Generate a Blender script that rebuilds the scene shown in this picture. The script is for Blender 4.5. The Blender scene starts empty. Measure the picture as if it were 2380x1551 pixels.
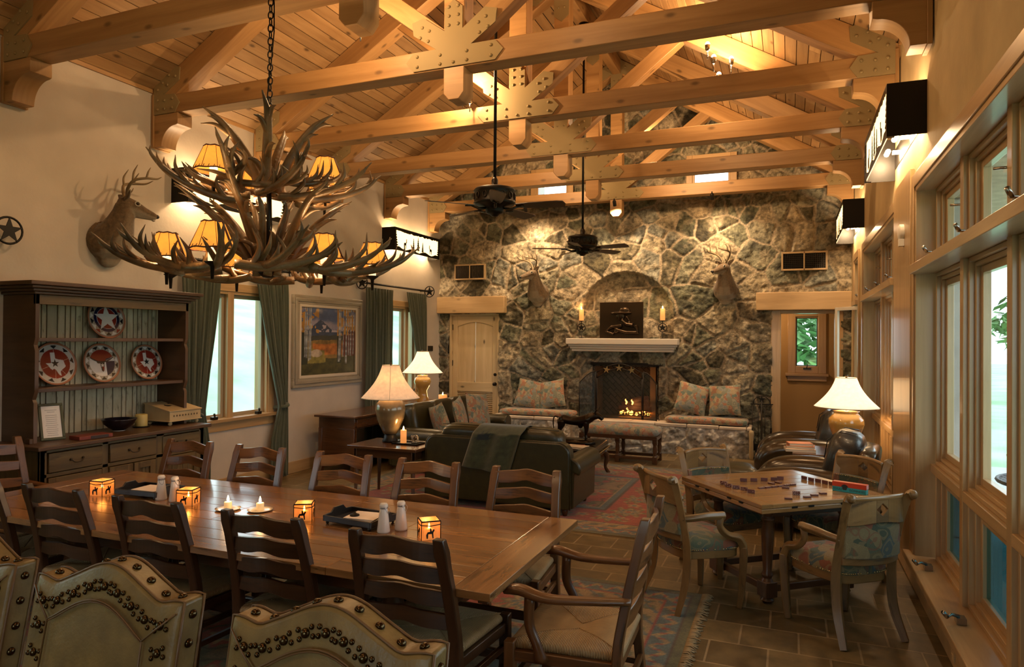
import bpy, math, random
import numpy as np
from mathutils import Matrix, Vector
R = math.radians
PI = math.pi
rnd = random.Random(7)
SC = bpy.context.scene
COL = SC.collection
XL, XR, YS, YB = -6.38, 0.905, 11.95, -2.6     # left wall, right wall, stone wall, back wall
EAVE, RX, RZ = 4.53, -2.74, 6.71               # eave height, ridge x and z
SLOPE = (RZ - EAVE) / (RX - XL)

# ------------------------------------------------------------------ objects
def tag(o, label=None, cat=None, group=None, kind=None):
    if label: o['label'] = label
    if cat: o['category'] = cat
    if group: o['group'] = group
    if kind: o['kind'] = kind
    return o

def thing(name, label, cat, loc=(0, 0, 0), rz=0.0, group=None):
    o = bpy.data.objects.new(name, None)
    COL.objects.link(o)
    o.location = loc
    o.rotation_euler = (0, 0, rz)
    o.empty_display_size = 0.1
    return tag(o, label, cat, group)

def dup(o, loc=None, rz=None, label=None, group=None, parent=None):
    c = o.copy()
    COL.objects.link(c)
    if parent is not None: c.parent = parent
    if loc is not None: c.location = loc
    if rz is not None: c.rotation_euler = (0, 0, rz)
    if label: c['label'] = label
    if group: c['group'] = group
    for ch in KIDS.get(o.name, []):
        dup(ch, parent=c)
    return c

KIDS = {}

# ------------------------------------------------------------------ mesh builder
class MB:
    def __init__(s, seed=None):
        s.v, s.f, s.uv, s.sm = [], [], [], []
        s.m = Matrix.Identity(4)
        s.r = random.Random(seed if seed is not None else rnd.random())
    def at(s, m):
        s.m = m
        return s
    def _add(s, vs, fs, uvs, smooth):
        b = len(s.v)
        for p in vs: s.v.append(s.m @ Vector(p))
        for f, u in zip(fs, uvs):
            s.f.append([b + i for i in f]); s.uv.append(u); s.sm.append(smooth)
    def box(s, c, d, rot=None):
        """box with centre c and full sizes d; rot an optional 3x3/4x4 matrix"""
        hx, hy, hz = d[0] / 2, d[1] / 2, d[2] / 2
        P = [(x, y, z) for x in (-hx, hx) for y in (-hy, hy) for z in (-hz, hz)]
        F = [((0, 1, 3, 2), 0), ((4, 6, 7, 5), 0), ((0, 4, 5, 1), 1), ((2, 3, 7, 6), 1), ((0, 2, 6, 4), 2), ((1, 5, 7, 3), 2)]
        L = max(range(3), key=lambda i: d[i])
        ou, ov = s.r.uniform(0, 50), s.r.uniform(0, 50)
        uvs, fs = [], []
        for f, n in F:
            ax = [a for a in range(3) if a != n]
            if L in ax: a = L; b = [q for q in ax if q != L][0]
            else: a, b = ax
            uvs.append([(P[i][a] + ou, P[i][b] + ov + n * .37) for i in f]); fs.append(f)
        if rot is not None:
            rot = rot.to_3x3()
            P = [rot @ Vector(p) for p in P]
        P = [(p[0] + c[0], p[1] + c[1], p[2] + c[2]) for p in P]
        s._add(P, fs, uvs, False)
        return s
    def bb(s, x0, x1, y0, y1, z0, z1):
        return s.box(((x0 + x1) / 2, (y0 + y1) / 2, (z0 + z1) / 2), (abs(x1 - x0), abs(y1 - y0), abs(z1 - z0)))
    def beam(s, p0, p1, w, h, up=(0, 0, 1)):
        """box from p0 to p1, h along up, w across"""
        p0, p1 = Vector(p0), Vector(p1)
        x = (p1 - p0); L = x.length; x.normalize()
        y = Vector(up).cross(x).normalized(); z = x.cross(y)
        m = Matrix((x, y, z)).transposed()
        return s.box((p0 + p1) / 2, (L, w, h), m)
    def prism(s, pts, t, frame=None, smooth=False):
        """2D outline pts (x,y) extruded by t along +z of frame"""
        n = len(pts)
        if frame is None: frame = Matrix.Identity(4)
        P = [frame @ Vector((p[0], p[1], 0)) for p in pts] + [frame @ Vector((p[0], p[1], t)) for p in pts]
        ou, ov = s.r.uniform(0, 50), s.r.uniform(0, 50)
        fs = [tuple(range(n - 1, -1, -1)), tuple(range(n, 2 * n))]
        uv = [[(pts[i][0] + ou, pts[i][1] + ov) for i in fs[0]], [(pts[i - n][0] + ou, pts[i - n][1] + ov) for i in fs[1]]]
        acc = 0
        for i in range(n):
            j = (i + 1) % n
            l = math.dist(pts[i], pts[j])
            fs.append((i, j, j + n, i + n))
            uv.append([(acc + ou, ov), (acc + l + ou, ov), (acc + l + ou, ov + t), (acc + ou, ov + t)])
            acc += l
        s._add(P, fs, uv, smooth)
        return s
    def tube(s, pts, rad, n=8, caps=True, flat=1.0, smooth=True, closed=False):
        pts = [Vector(p) for p in pts]
        if not hasattr(rad, '__len__'): rad = [rad] * len(pts)
        k = len(pts)
        T = []
        for i in range(k):
            if closed: d = pts[(i + 1) % k] - pts[i - 1]
            else: d = pts[min(i + 1, k - 1)] - pts[max(i - 1, 0)]
            T.append(d.normalized() if d.length > 1e-9 else Vector((0, 0, 1)))
        a = Vector((0, 0, 1)) if abs(T[0].z) < .9 else Vector((1, 0, 0))
        u = T[0].cross(a).normalized()
        V, ou = [], s.r.uniform(0, 50)
        acc = [0]
        for i in range(1, k): acc.append(acc[-1] + (pts[i] - pts[i - 1]).length)
        for i in range(k):
            u = (u - T[i] * u.dot(T[i])).normalized()
            w = T[i].cross(u)
            for j in range(n):
                an = 2 * PI * j / n
                V.append(pts[i] + (u * math.cos(an) + w * math.sin(an) * flat) * rad[i])
        fs, uv = [], []
        rng = k if closed else k - 1
        for i in range(rng):
            i2 = (i + 1) % k
            for j in range(n):
                j2 = (j + 1) % n
                fs.append((i * n + j, i * n + j2, i2 * n + j2, i2 * n + j))
                l1 = acc[i2] if i2 > i else acc[i] + .01
                va, vb = j * rad[i] * 6.28 / n, (j + 1) * rad[i] * 6.28 / n
                uv.append([(acc[i] + ou, va), (acc[i] + ou, vb), (l1 + ou, vb), (l1 + ou, va)])
        if caps and not closed:
            fs.append(tuple(range(n - 1, -1, -1))); uv.append([(ou, 0)] * n)
            fs.append(tuple(range((k - 1) * n, k * n))); uv.append([(ou, 0)] * n)
        s._add(V, fs, uv, smooth)
        return s
    def lathe(s, prof, n=20, c=(0, 0, 0), sx=1.0, sy=1.0, smooth=True, flute=None, caps=True):
        """prof: list of (r,z)"""
        V, fs, uv = [], [], []
        k = len(prof); ou = s.r.uniform(0, 50)
        for i, (r, z) in enumerate(prof):
            for j in range(n):
                a = 2 * PI * j / n
                rr = r * (flute(a, z) if flute else 1)
                V.append((c[0] + rr * sx * math.cos(a), c[1] + rr * sy * math.sin(a), c[2] + z))
        for i in range(k - 1):
            for j in range(n):
                j2 = (j + 1) % n
                fs.append((i * n + j, i * n + j2, (i + 1) * n + j2, (i + 1) * n + j))
                r = prof[i][0]
                uv.append([(prof[i][1] + ou, j * r * 6.28 / n), (prof[i][1] + ou, (j + 1) * r * 6.28 / n),
                           (prof[i + 1][1] + ou, (j + 1) * r * 6.28 / n), (prof[i + 1][1] + ou, j * r * 6.28 / n)])
        if caps and prof[0][0] > 1e-4: fs.append(tuple(range(n - 1, -1, -1))); uv.append([(ou, 0)] * n)
        if caps and prof[-1][0] > 1e-4: fs.append(tuple(range((k - 1) * n, k * n))); uv.append([(ou, 0)] * n)
        s._add(V, fs, uv, smooth)
        return s
    def ball(s, c, r, n=10, m=7, sc=(1, 1, 1)):
        prof = [(max(1e-5, math.sin(PI * i / m)) * r, -math.cos(PI * i / m) * r * sc[2]) for i in range(m + 1)]
        return s.lathe(prof, n, c, sc[0], sc[1])
    def puff(s, c, d, e=3.5, n=18, m=10, rot=None, ez=None):
        """rounded cushion (superellipsoid), full sizes d"""
        ez = ez or e
        V, fs, uv = [], [], []
        sp = lambda x, p: math.copysign(abs(x) ** (2 / p), x)
        N = n * 2
        for i in range(m + 1):
            ph = -PI / 2 + PI * i / m
            cz, sz = sp(math.cos(ph), ez), sp(math.sin(ph), ez)
            for j in range(N):
                a = 2 * PI * j / N
                V.append(Vector((cz * sp(math.cos(a), e) * d[0] / 2, cz * sp(math.sin(a), e) * d[1] / 2, sz * d[2] / 2)))
        U = [(p.x, p.y + p.z) for p in V]
        if rot is not None: V = [rot.to_3x3() @ p for p in V]
        V = [p + Vector(c) for p in V]
        for i in range(m):
            for j in range(N):
                j2 = (j + 1) % N
                f = (i * N + j, i * N + j2, (i + 1) * N + j2, (i + 1) * N + j)
                fs.append(f); uv.append([U[q] for q in f])
        s._add(V, fs, uv, True)
        return s
    def grid(s, fn, nu, nv, smooth=True, uvs=(1, 1)):
        """surface fn(u,v)->xyz for u,v in 0..1"""
        V = [fn(i / nu, j / nv) for i in range(nu + 1) for j in range(nv + 1)]
        fs, uv = [], []
        for i in range(nu):
            for j in range(nv):
                f = (i * (nv + 1) + j, (i + 1) * (nv + 1) + j, (i + 1) * (nv + 1) + j + 1, i * (nv + 1) + j + 1)
                fs.append(f)
                uv.append([((q // (nv + 1)) / nu * uvs[0], (q % (nv + 1)) / nv * uvs[1]) for q in f])
        s._add(V, fs, uv, smooth)
        return s
    def build(s, name, mat, parent=None, bevel=0, seg=2, sub=0, angle=40, solid=0, remesh=0, loc=None, rz=None):
        me = bpy.data.meshes.new(name)
        me.from_pydata([tuple(p) for p in s.v], [], s.f)
        me.polygons.foreach_set('use_smooth', s.sm)
        ul = me.uv_layers.new(name='UVMap')
        flat = [c for poly in s.uv for uvp in poly for c in uvp]
        ul.data.foreach_set('uv', flat)
        me.materials.append(mat)
        me.update()
        o = bpy.data.objects.new(name, me)
        COL.objects.link(o)
        if parent is not None:
            o.parent = parent
            KIDS.setdefault(parent.name, []).append(o)
        if loc is not None: o.location = loc
        if rz is not None: o.rotation_euler = (0, 0, rz)
        if solid:
            md = o.modifiers.new('s', 'SOLIDIFY'); md.thickness = solid; md.offset = 0
        if bevel:
            md = o.modifiers.new('b', 'BEVEL'); md.width = bevel; md.segments = seg
            md.limit_method = 'ANGLE'; md.angle_limit = R(angle); md.harden_normals = False
            if seg > 1:
                me.polygons.foreach_set('use_smooth', [True] * len(me.polygons))
                try: me.set_sharp_from_angle(angle=R(50))
                except Exception: pass
        if remesh:
            md = o.modifiers.new('r', 'REMESH'); md.mode = 'VOXEL'; md.voxel_size = remesh; md.use_smooth_shade = True
            md = o.modifiers.new('c', 'SMOOTH'); md.iterations = 4; md.factor = .5
        if sub:
            md = o.modifiers.new('u', 'SUBSURF'); md.levels = sub; md.render_levels = sub
        return o

def TR(x, y, z): return Matrix.Translation((x, y, z))
def RZm(a): return Matrix.Rotation(a, 4, 'Z')
def RXm(a): return Matrix.Rotation(a, 4, 'X')
def RYm(a): return Matrix.Rotation(a, 4, 'Y')
def frame(o, x, y):
    """4x4 with origin o and axes x, y (z = x cross y)"""
    x = Vector(x).normalized(); y = Vector(y).normalized(); z = x.cross(y)
    m = Matrix((x, y, z)).transposed().to_4x4(); m.translation = Vector(o)
    return m
def bez(pts, n=8):
    """Catmull-Rom through pts"""
    P = [Vector(p) for p in pts]
    P = [P[0] * 2 - P[1]] + P + [P[-1] * 2 - P[-2]]
    out = []
    for i in range(1, len(P) - 2):
        for k in range(n):
            t = k / n
            a, b, c, d = P[i - 1], P[i], P[i + 1], P[i + 2]
            out.append(.5 * ((2 * b) + (c - a) * t + (2 * a - 5 * b + 4 * c - d) * t * t + (-a + 3 * b - 3 * c + d) * t ** 3))
    out.append(P[-2])
    return out
def lerp(a, b, t): return a + (b - a) * t
def interp(rads, k):
    out = []
    for i in range(k):
        t = i / (k - 1) * (len(rads) - 1); j = min(int(t), len(rads) - 2)
        out.append(lerp(rads[j], rads[j + 1], t - j))
    return out
def star(r, r2=None, n=5, rot=PI / 2):
    r2 = r2 or r * .4
    return [((r if i % 2 == 0 else r2) * math.cos(rot + i * PI / n), (r if i % 2 == 0 else r2) * math.sin(rot + i * PI / n)) for i in range(2 * n)]

# ------------------------------------------------------------------ painted meshes (the thing's own colours, plus pit shade on the rock)
def painted(name, w, h, res, colf, mat, frm, parent=None, disp=None, mask=None, solid=0):
    """grid w x h in the xy plane of frm (origin at its corner); colf(x,y)->(N,3) linear colours; disp(x,y)->N offset along z"""
    nx, ny = max(2, int(w / res)), max(2, int(h / res))
    xs, ys = np.linspace(0, w, nx + 1), np.linspace(0, h, ny + 1)
    X, Y = np.meshgrid(xs, ys, indexing='ij'); X = X.ravel(); Y = Y.ravel()
    C = colf(X, Y)
    Z = disp(X, Y) if disp else np.zeros_like(X)
    idx = np.arange((nx + 1) * (ny + 1)).reshape(nx + 1, ny + 1)
    q = np.stack([idx[:-1, :-1], idx[1:, :-1], idx[1:, 1:], idx[:-1, 1:]], -1).reshape(-1, 4)
    if mask is not None:
        mx = mask((X[q].mean(1)), (Y[q].mean(1)))
        q = q[mx]
    M = np.array(frm)
    P = np.stack([X, Y, Z, np.ones_like(X)], 1) @ M.T
    used = np.unique(q)
    re = -np.ones(len(X), int); re[used] = np.arange(len(used))
    q = re[q]; P = P[used, :3]; C = C[used]
    me = bpy.data.meshes.new(name)
    me.vertices.add(len(P)); me.vertices.foreach_set('co', P.astype(np.float32).ravel())
    me.loops.add(q.size); me.loops.foreach_set('vertex_index', q.astype(np.int32).ravel())
    me.polygons.add(len(q)); me.polygons.foreach_set('loop_start', (np.arange(len(q)) * 4).astype(np.int32))
    me.update(calc_edges=True)
    me.polygons.foreach_set('use_smooth', [True] * len(q))
    ca = me.color_attributes.new('Col', 'FLOAT_COLOR', 'POINT')
    ca.data.foreach_set('color', np.concatenate([C, np.ones((len(C), 1))], 1).astype(np.float32).ravel())
    me.materials.append(mat)
    o = bpy.data.objects.new(name, me)
    COL.objects.link(o)
    if parent is not None:
        o.parent = parent; KIDS.setdefault(parent.name, []).append(o)
    if solid:
        md = o.modifiers.new('s', 'SOLIDIFY'); md.thickness = solid; md.offset = -1
    return o

def inpoly(X, Y, poly):
    ins = np.zeros(X.shape, bool)
    n = len(poly)
    for i in range(n):
        x0, y0 = poly[i]; x1, y1 = poly[(i + 1) % n]
        if y0 == y1: continue
        c = ((y0 > Y) != (y1 > Y)) & (X < (x1 - x0) * (Y - y0) / (y1 - y0) + x0)
        ins ^= c
    return ins
_g = np.random.default_rng(3)
_N = _g.random((64, 64))
def vnoise(x, y):
    """smooth value noise 0..1"""
    xi, yi = np.floor(x).astype(int), np.floor(y).astype(int)
    fx, fy = x - xi, y - yi
    fx = fx * fx * (3 - 2 * fx); fy = fy * fy * (3 - 2 * fy)
    g = lambda a, b: _N[a % 64, b % 64]
    return (g(xi, yi) * (1 - fx) + g(xi + 1, yi) * fx) * (1 - fy) + (g(xi, yi + 1) * (1 - fx) + g(xi + 1, yi + 1) * fx) * fy
def fbm(x, y, o=4):
    s, a, t = 0, 1, 0
    for i in range(o):
        s = s + a * vnoise(x * 2 ** i + 7.3 * i, y * 2 ** i + 3.1 * i); t += a; a *= .5
    return s / t
def col(*c): return np.array(c, float)
def hexc(h):
    """sRGB hex -> linear tuple"""
    v = [int(h[i:i + 2], 16) / 255 for i in (0, 2, 4)]
    return tuple(c / 12.92 if c <= .04045 else ((c + .055) / 1.055) ** 2.4 for c in v)

# ------------------------------------------------------------------ materials
def newmat(name):
    m = bpy.data.materials.new(name); m.use_nodes = True
    nt = m.node_tree; b = nt.nodes['Principled BSDF']
    return m, nt, b
def N(nt, t, **kw):
    n = nt.nodes.new(t)
    for k, v in kw.items():
        if hasattr(n, k): setattr(n, k, v)
        else: n.inputs[k.replace('_', ' ')].default_value = v
    return n
def c4(c): return (c[0], c[1], c[2], 1)
def ramp(nt, stops, interp='LINEAR'):
    r = nt.nodes.new('ShaderNodeValToRGB'); r.color_ramp.interpolation = interp
    e = r.color_ramp.elements
    while len(e) < len(stops): e.new(.5)
    for el, (p, c) in zip(e, stops): el.position = p; el.color = c4(c)
    return r
def plain(name, c, rough=.6, metal=0, bump=0, bscale=60, coat=0, spec=None, var=0, sheen=0, emit=None, es=0, trans=0, alpha=1):
    m, nt, b = newmat(name)
    b.inputs['Base Color'].default_value = c4(c)
    b.inputs['Roughness'].default_value = rough
    b.inputs['Metallic'].default_value = metal
    if coat: b.inputs['Coat Weight'].default_value = coat; b.inputs['Coat Roughness'].default_value = .15
    if spec is not None: b.inputs['Specular IOR Level'].default_value = spec
    if sheen: b.inputs['Sheen Weight'].default_value = sheen
    if emit: b.inputs['Emission Color'].default_value = c4(emit); b.inputs['Emission Strength'].default_value = es
    if trans: b.inputs['Transmission Weight'].default_value = trans
    tc = N(nt, 'ShaderNodeTexCoord')
    if var:
        n = N(nt, 'ShaderNodeTexNoise', Scale=bscale * .12, Detail=4.0)
        nt.links.new(tc.outputs['Object'], n.inputs['Vector'])
        r = ramp(nt, [(.3, [x * (1 - var) for x in c]), (.7, [min(1, x * (1 + var)) for x in c])])
        nt.links.new(n.outputs['Fac'], r.inputs['Fac']); nt.links.new(r.outputs['Color'], b.inputs['Base Color'])
    if bump:
        n = N(nt, 'ShaderNodeTexNoise', Scale=float(bscale), Detail=3.0)
        nt.links.new(tc.outputs['Object'], n.inputs['Vector'])
        bp = N(nt, 'ShaderNodeBump', Strength=bump, Distance=.01)
        nt.links.new(n.outputs['Fac'], bp.inputs['Height']); nt.links.new(bp.outputs['Normal'], b.inputs['Normal'])
    return m
def wood(name, dark, light, rough=.45, su=1.1, sv=13, bump=.15, coat=0, streak=0.0, isl=.35, knot=0.0, streakc=None, spec=None):
    """grain along UV u; each island (board) gets its own tone"""
    m, nt, b = newmat(name)
    L = nt.links.new
    tc = N(nt, 'ShaderNodeTexCoord')
    mp = N(nt, 'ShaderNodeMapping'); mp.inputs['Scale'].default_value = (su, sv, 1)
    L(tc.outputs['UV'], mp.inputs['Vector'])
    n1 = N(nt, 'ShaderNodeTexNoise', Scale=1.0, Detail=6.0, Roughness=.6, Distortion=.8)
    L(mp.outputs['Vector'], n1.inputs['Vector'])
    r1 = ramp(nt, [(.25, dark), (.75, light)])
    L(n1.outputs['Fac'], r1.inputs['Fac'])
    geo = N(nt, 'ShaderNodeNewGeometry')
    mr = N(nt, 'ShaderNodeMapRange'); mr.inputs['To Min'].default_value = 1 - isl; mr.inputs['To Max'].default_value = 1 + isl * .5
    L(geo.outputs['Random Per Island'], mr.inputs['Value'])
    mx = N(nt, 'ShaderNodeMix', data_type='RGBA', blend_type='MULTIPLY'); mx.inputs[0].default_value = 1
    L(r1.outputs['Color'], mx.inputs[6]); L(mr.outputs['Result'], mx.inputs[7])
    out = mx.outputs[2]
    if streak:
        mp2 = N(nt, 'ShaderNodeMapping'); mp2.inputs['Scale'].default_value = (su * 2.6, sv * 1.6, 1); mp2.inputs['Location'].default_value = (3, 9, 0)
        L(tc.outputs['UV'], mp2.inputs['Vector'])
        n2 = N(nt, 'ShaderNodeTexNoise', Scale=1.0, Detail=5.0, Roughness=.65)
        L(mp2.outputs['Vector'], n2.inputs['Vector'])
        r2 = ramp(nt, [(.56, (0, 0, 0)), (.68, (1, 1, 1))])
        L(n2.outputs['Fac'], r2.inputs['Fac'])
        mu = N(nt, 'ShaderNodeMath', operation='MULTIPLY'); mu.inputs[1].default_value = streak
        L(r2.outputs['Color'], mu.inputs[0])
        m2 = N(nt, 'ShaderNodeMix', data_type='RGBA'); L(mu.outputs[0], m2.inputs[0]); L(out, m2.inputs[6])
        m2.inputs[7].default_value = c4(streakc or [x * .25 for x in dark]); out = m2.outputs[2]
    if knot:
        mp3 = N(nt, 'ShaderNodeMapping'); mp3.inputs['Scale'].default_value = (1.5, 3.2, 1)
        L(tc.outputs['UV'], mp3.inputs['Vector'])
        vo = N(nt, 'ShaderNodeTexVoronoi', Scale=1.0); vo.voronoi_dimensions = '2D'
        L(mp3.outputs['Vector'], vo.inputs['Vector'])
        r3 = ramp(nt, [(.03, (1, 1, 1)), (.085, (0, 0, 0))])
        L(vo.outputs['Distance'], r3.inputs['Fac'])
        mu = N(nt, 'ShaderNodeMath', operation='MULTIPLY'); mu.inputs[1].default_value = knot
        L(r3.outputs['Color'], mu.inputs[0])
        m3 = N(nt, 'ShaderNodeMix', data_type='RGBA'); L(mu.outputs[0], m3.inputs[0]); L(out, m3.inputs[6])
        m3.inputs[7].default_value = c4([x * .3 for x in dark]); out = m3.outputs[2]
    L(out, b.inputs['Base Color'])
    b.inputs['Roughness'].default_value = rough
    if spec is not None: b.inputs['Specular IOR Level'].default_value = spec
    if coat: b.inputs['Coat Weight'].default_value = coat; b.inputs['Coat Roughness'].default_value = .12
    if bump:
        bp = N(nt, 'ShaderNodeBump', Strength=bump, Distance=.004)
        L(n1.outputs['Fac'], bp.inputs['Height']); L(bp.outputs['Normal'], b.inputs['Normal'])
    return m
def colmat(name, rough=.7, noise=.25, nscale=40, bump=.3, bscale=60, bdist=.01, coat=0, spec=None, sheen=0):
    """colour attribute times fine noise"""
    m, nt, b = newmat(name); L = nt.links.new
    at = N(nt, 'ShaderNodeAttribute', attribute_name='Col')
    tc = N(nt, 'ShaderNodeTexCoord')
    n = N(nt, 'ShaderNodeTexNoise', Scale=float(nscale), Detail=5.0, Roughness=.7)
    L(tc.outputs['Object'], n.inputs['Vector'])
    mr = N(nt, 'ShaderNodeMapRange'); mr.inputs['From Min'].default_value = .3; mr.inputs['From Max'].default_value = .7
    mr.inputs['To Min'].default_value = 1 - noise; mr.inputs['To Max'].default_value = 1 + noise
    L(n.outputs['Fac'], mr.inputs['Value'])
    mx = N(nt, 'ShaderNodeMix', data_type='RGBA', blend_type='MULTIPLY'); mx.inputs[0].default_value = 1
    L(at.outputs['Color'], mx.inputs[6]); L(mr.outputs['Result'], mx.inputs[7]); L(mx.outputs[2], b.inputs['Base Color'])
    b.inputs['Roughness'].default_value = rough
    if coat: b.inputs['Coat Weight'].default_value = coat; b.inputs['Coat Roughness'].default_value = .08
    if spec is not None: b.inputs['Specular IOR Level'].default_value = spec
    if sheen: b.inputs['Sheen Weight'].default_value = sheen
    if bump:
        n2 = N(nt, 'ShaderNodeTexNoise', Scale=float(bscale), Detail=6.0, Roughness=.65)
        L(tc.outputs['Object'], n2.inputs['Vector'])
        bp = N(nt, 'ShaderNodeBump', Strength=bump, Distance=bdist)
        L(n2.outputs['Fac'], bp.inputs['Height']); L(bp.outputs['Normal'], b.inputs['Normal'])
    return m
def tapestry(name, pal, scale=9, rough=.85, dist=1.2, lines=None):
    """woven fabric: distorted cells in a small palette with outlined scrolls"""
    m, nt, b = newmat(name); L = nt.links.new
    tc = N(nt, 'ShaderNodeTexCoord')
    nz = N(nt, 'ShaderNodeTexNoise', Scale=scale * .55, Detail=1.0)
    L(tc.outputs['Object'], nz.inputs['Vector'])
    sc = N(nt, 'ShaderNodeVectorMath', operation='SCALE'); sc.inputs['Scale'].default_value = dist / scale
    L(nz.outputs['Color'], sc.inputs[0])
    ad = N(nt, 'ShaderNodeVectorMath', operation='ADD'); L(tc.outputs['Object'], ad.inputs[0]); L(sc.outputs[0], ad.inputs[1])
    vo = N(nt, 'ShaderNodeTexVoronoi', Scale=float(scale)); L(ad.outputs[0], vo.inputs['Vector'])
    sp = N(nt, 'ShaderNodeSeparateColor'); L(vo.outputs['Color'], sp.inputs[0])
    k = len(pal)
    r = ramp(nt, [(i / k, pal[i]) for i in range(k)], 'CONSTANT'); L(sp.outputs[0], r.inputs['Fac'])
    wv = N(nt, 'ShaderNodeMath', operation='MULTIPLY'); wv.inputs[1].default_value = 15.0; L(vo.outputs['Distance'], wv.inputs[0])
    sn = N(nt, 'ShaderNodeMath', operation='SINE'); L(wv.outputs[0], sn.inputs[0])
    r2 = ramp(nt, [(.55, (0, 0, 0)), (.7, (1, 1, 1))]); L(sn.outputs[0], r2.inputs['Fac'])
    mu = N(nt, 'ShaderNodeMath', operation='MULTIPLY'); mu.inputs[1].default_value = .55; L(r2.outputs['Color'], mu.inputs[0])
    mx = N(nt, 'ShaderNodeMix', data_type='RGBA'); L(mu.outputs[0], mx.inputs[0]); L(r.outputs['Color'], mx.inputs[6])
    r3 = ramp(nt, [(0, lines or pal[-1]), (.45, pal[1]), (.75, lines or pal[-1])], 'CONSTANT'); L(sp.outputs[1], r3.inputs['Fac'])
    L(r3.outputs['Color'], mx.inputs[7])
    n2 = N(nt, 'ShaderNodeTexNoise', Scale=scale * 22.0, Detail=2.0); L(tc.outputs['Object'], n2.inputs['Vector'])
    mr = N(nt, 'ShaderNodeMapRange'); mr.inputs['To Min'].default_value = .6; mr.inputs['To Max'].default_value = 1.4
    L(n2.outputs['Fac'], mr.inputs['Value'])
    m2 = N(nt, 'ShaderNodeMix', data_type='RGBA', blend_type='MULTIPLY'); m2.inputs[0].default_value = 1
    L(mx.outputs[2], m2.inputs[6]); L(mr.outputs['Result'], m2.inputs[7]); L(m2.outputs[2], b.inputs['Base Color'])
    b.inputs['Roughness'].default_value = rough; b.inputs['Sheen Weight'].default_value = .2
    bp = N(nt, 'ShaderNodeBump', Strength=.25, Distance=.002); L(n2.outputs['Fac'], bp.inputs['Height']); L(bp.outputs['Normal'], b.inputs['Normal'])
    return m
def emis(name, c, s):
    m, nt, b = newmat(name)
    b.inputs['Base Color'].default_value = c4([x * .6 for x in c]); b.inputs['Emission Color'].default_value = c4(c); b.inputs['Emission Strength'].default_value = s
    b.inputs['Roughness'].default_value = .5
    return m
def shade_mat(name, c, es, ec, stripe=None):
    """lit lampshade: diffuse + translucent, with its own glow that is strongest near the bulb"""
    m, nt, b = newmat(name); L = nt.links.new
    out = nt.nodes['Material Output']
    tr = N(nt, 'ShaderNodeBsdfTranslucent'); tr.inputs['Color'].default_value = c4(c)
    b.inputs['Base Color'].default_value = c4(c); b.inputs['Roughness'].default_value = .8
    b.inputs['Emission Color'].default_value = c4(ec); b.inputs['Emission Strength'].default_value = es
    tc = N(nt, 'ShaderNodeTexCoord')
    n = N(nt, 'ShaderNodeTexNoise', Scale=22.0, Detail=4.0); L(tc.outputs['Object'], n.inputs['Vector'])
    r = ramp(nt, [(.3, [x * .75 for x in c]), (.7, c)]); L(n.outputs['Fac'], r.inputs['Fac'])
    L(r.outputs['Color'], b.inputs['Base Color']); L(r.outputs['Color'], tr.inputs['Color'])
    mx = N(nt, 'ShaderNodeMixShader'); mx.inputs[0].default_value = .5
    L(b.outputs[0], mx.inputs[1]); L(tr.outputs[0], mx.inputs[2]); L(mx.outputs[0], out.inputs['Surface'])
    return m
def glass_mat(name, tint=(1, 1, 1), refl=.06):
    m, nt, b = newmat(name); L = nt.links.new
    out = nt.nodes['Material Output']
    t = N(nt, 'ShaderNodeBsdfTransparent'); t.inputs['Color'].default_value = c4(tint)
    g = N(nt, 'ShaderNodeBsdfGlossy'); g.inputs['Roughness'].default_value = .02
    lw = N(nt, 'ShaderNodeLayerWeight'); pw = N(nt, 'ShaderNodeMath', operation='POWER'); pw.inputs[1].default_value = 5.0; L(lw.outputs['Facing'], pw.inputs[0])
    fr = N(nt, 'ShaderNodeMath', operation='MULTIPLY_ADD'); fr.inputs[1].default_value = .5; fr.inputs[2].default_value = .025; L(pw.outputs[0], fr.inputs[0])
    mx = N(nt, 'ShaderNodeMixShader'); L(fr.outputs[0], mx.inputs[0]); L(t.outputs[0], mx.inputs[1]); L(g.outputs[0], mx.inputs[2])
    L(mx.outputs[0], out.inputs['Surface'])
    nt.nodes.remove(b)
    return m
# ================================================================== materials
M_plaster = plain('plaster', (.50, .44, .37), .9, bump=.12, bscale=35, var=.05)
M_plasterR = plain('plaster_gold', (.44, .32, .16), .85, bump=.12, bscale=35, var=.08)
M_beam = wood('beam_pine', (.27, .135, .045), (.50, .29, .115), .5, .6, 8, .2, knot=.7, isl=.25)
M_board = wood('ceiling_pine', (.27, .145, .055), (.47, .29, .13), .55, .9, 10, .15, knot=.85, isl=.38)
M_gusset = plain('gusset_paint', (.27, .20, .095), .62, bump=.05, bscale=50, spec=.25)
M_trim = wood('window_pine', (.33, .20, .085), (.50, .33, .16), .35, .8, 14, .08, isl=.12, coat=.3)
M_lintel = wood('lintel_pine', (.38, .24, .11), (.55, .37, .19), .5, .8, 9, .12, knot=.5, isl=.1)
M_door = wood('door_pine', (.46, .33, .17), (.62, .47, .27), .45, .9, 10, .06, knot=1.0, isl=.08)
M_base = wood('baseboard_pine', (.36, .23, .11), (.52, .36, .19), .4, .8, 12, .08)
M_glass = glass_mat('window_glass', (.95, .99, .98))
M_tealglass = glass_mat('dark_teal_glass', (.16, .30, .32))  # dark teal tinted glass of the lower panes
M_black = plain('black_iron', (.012, .010, .008), .45, metal=.6)
M_dkmetal = plain('dark_bronze', (.05, .04, .03), .3, metal=.9)
M_chrome = plain('brushed_metal', (.35, .33, .3), .25, metal=1)
M_mantel = plain('mantel_limestone', (.62, .55, .47), .6, bump=.1, bscale=80)
M_stone = colmat('rock_wall', .8, .5, 17, 1.0, 30, .03)
M_stoneh = colmat('hearth_rock', .75, .25, 16, .7, 30, .015)
M_grass = plain('grass', (.30, .50, .30), .95, var=.3, bscale=5)
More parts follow.
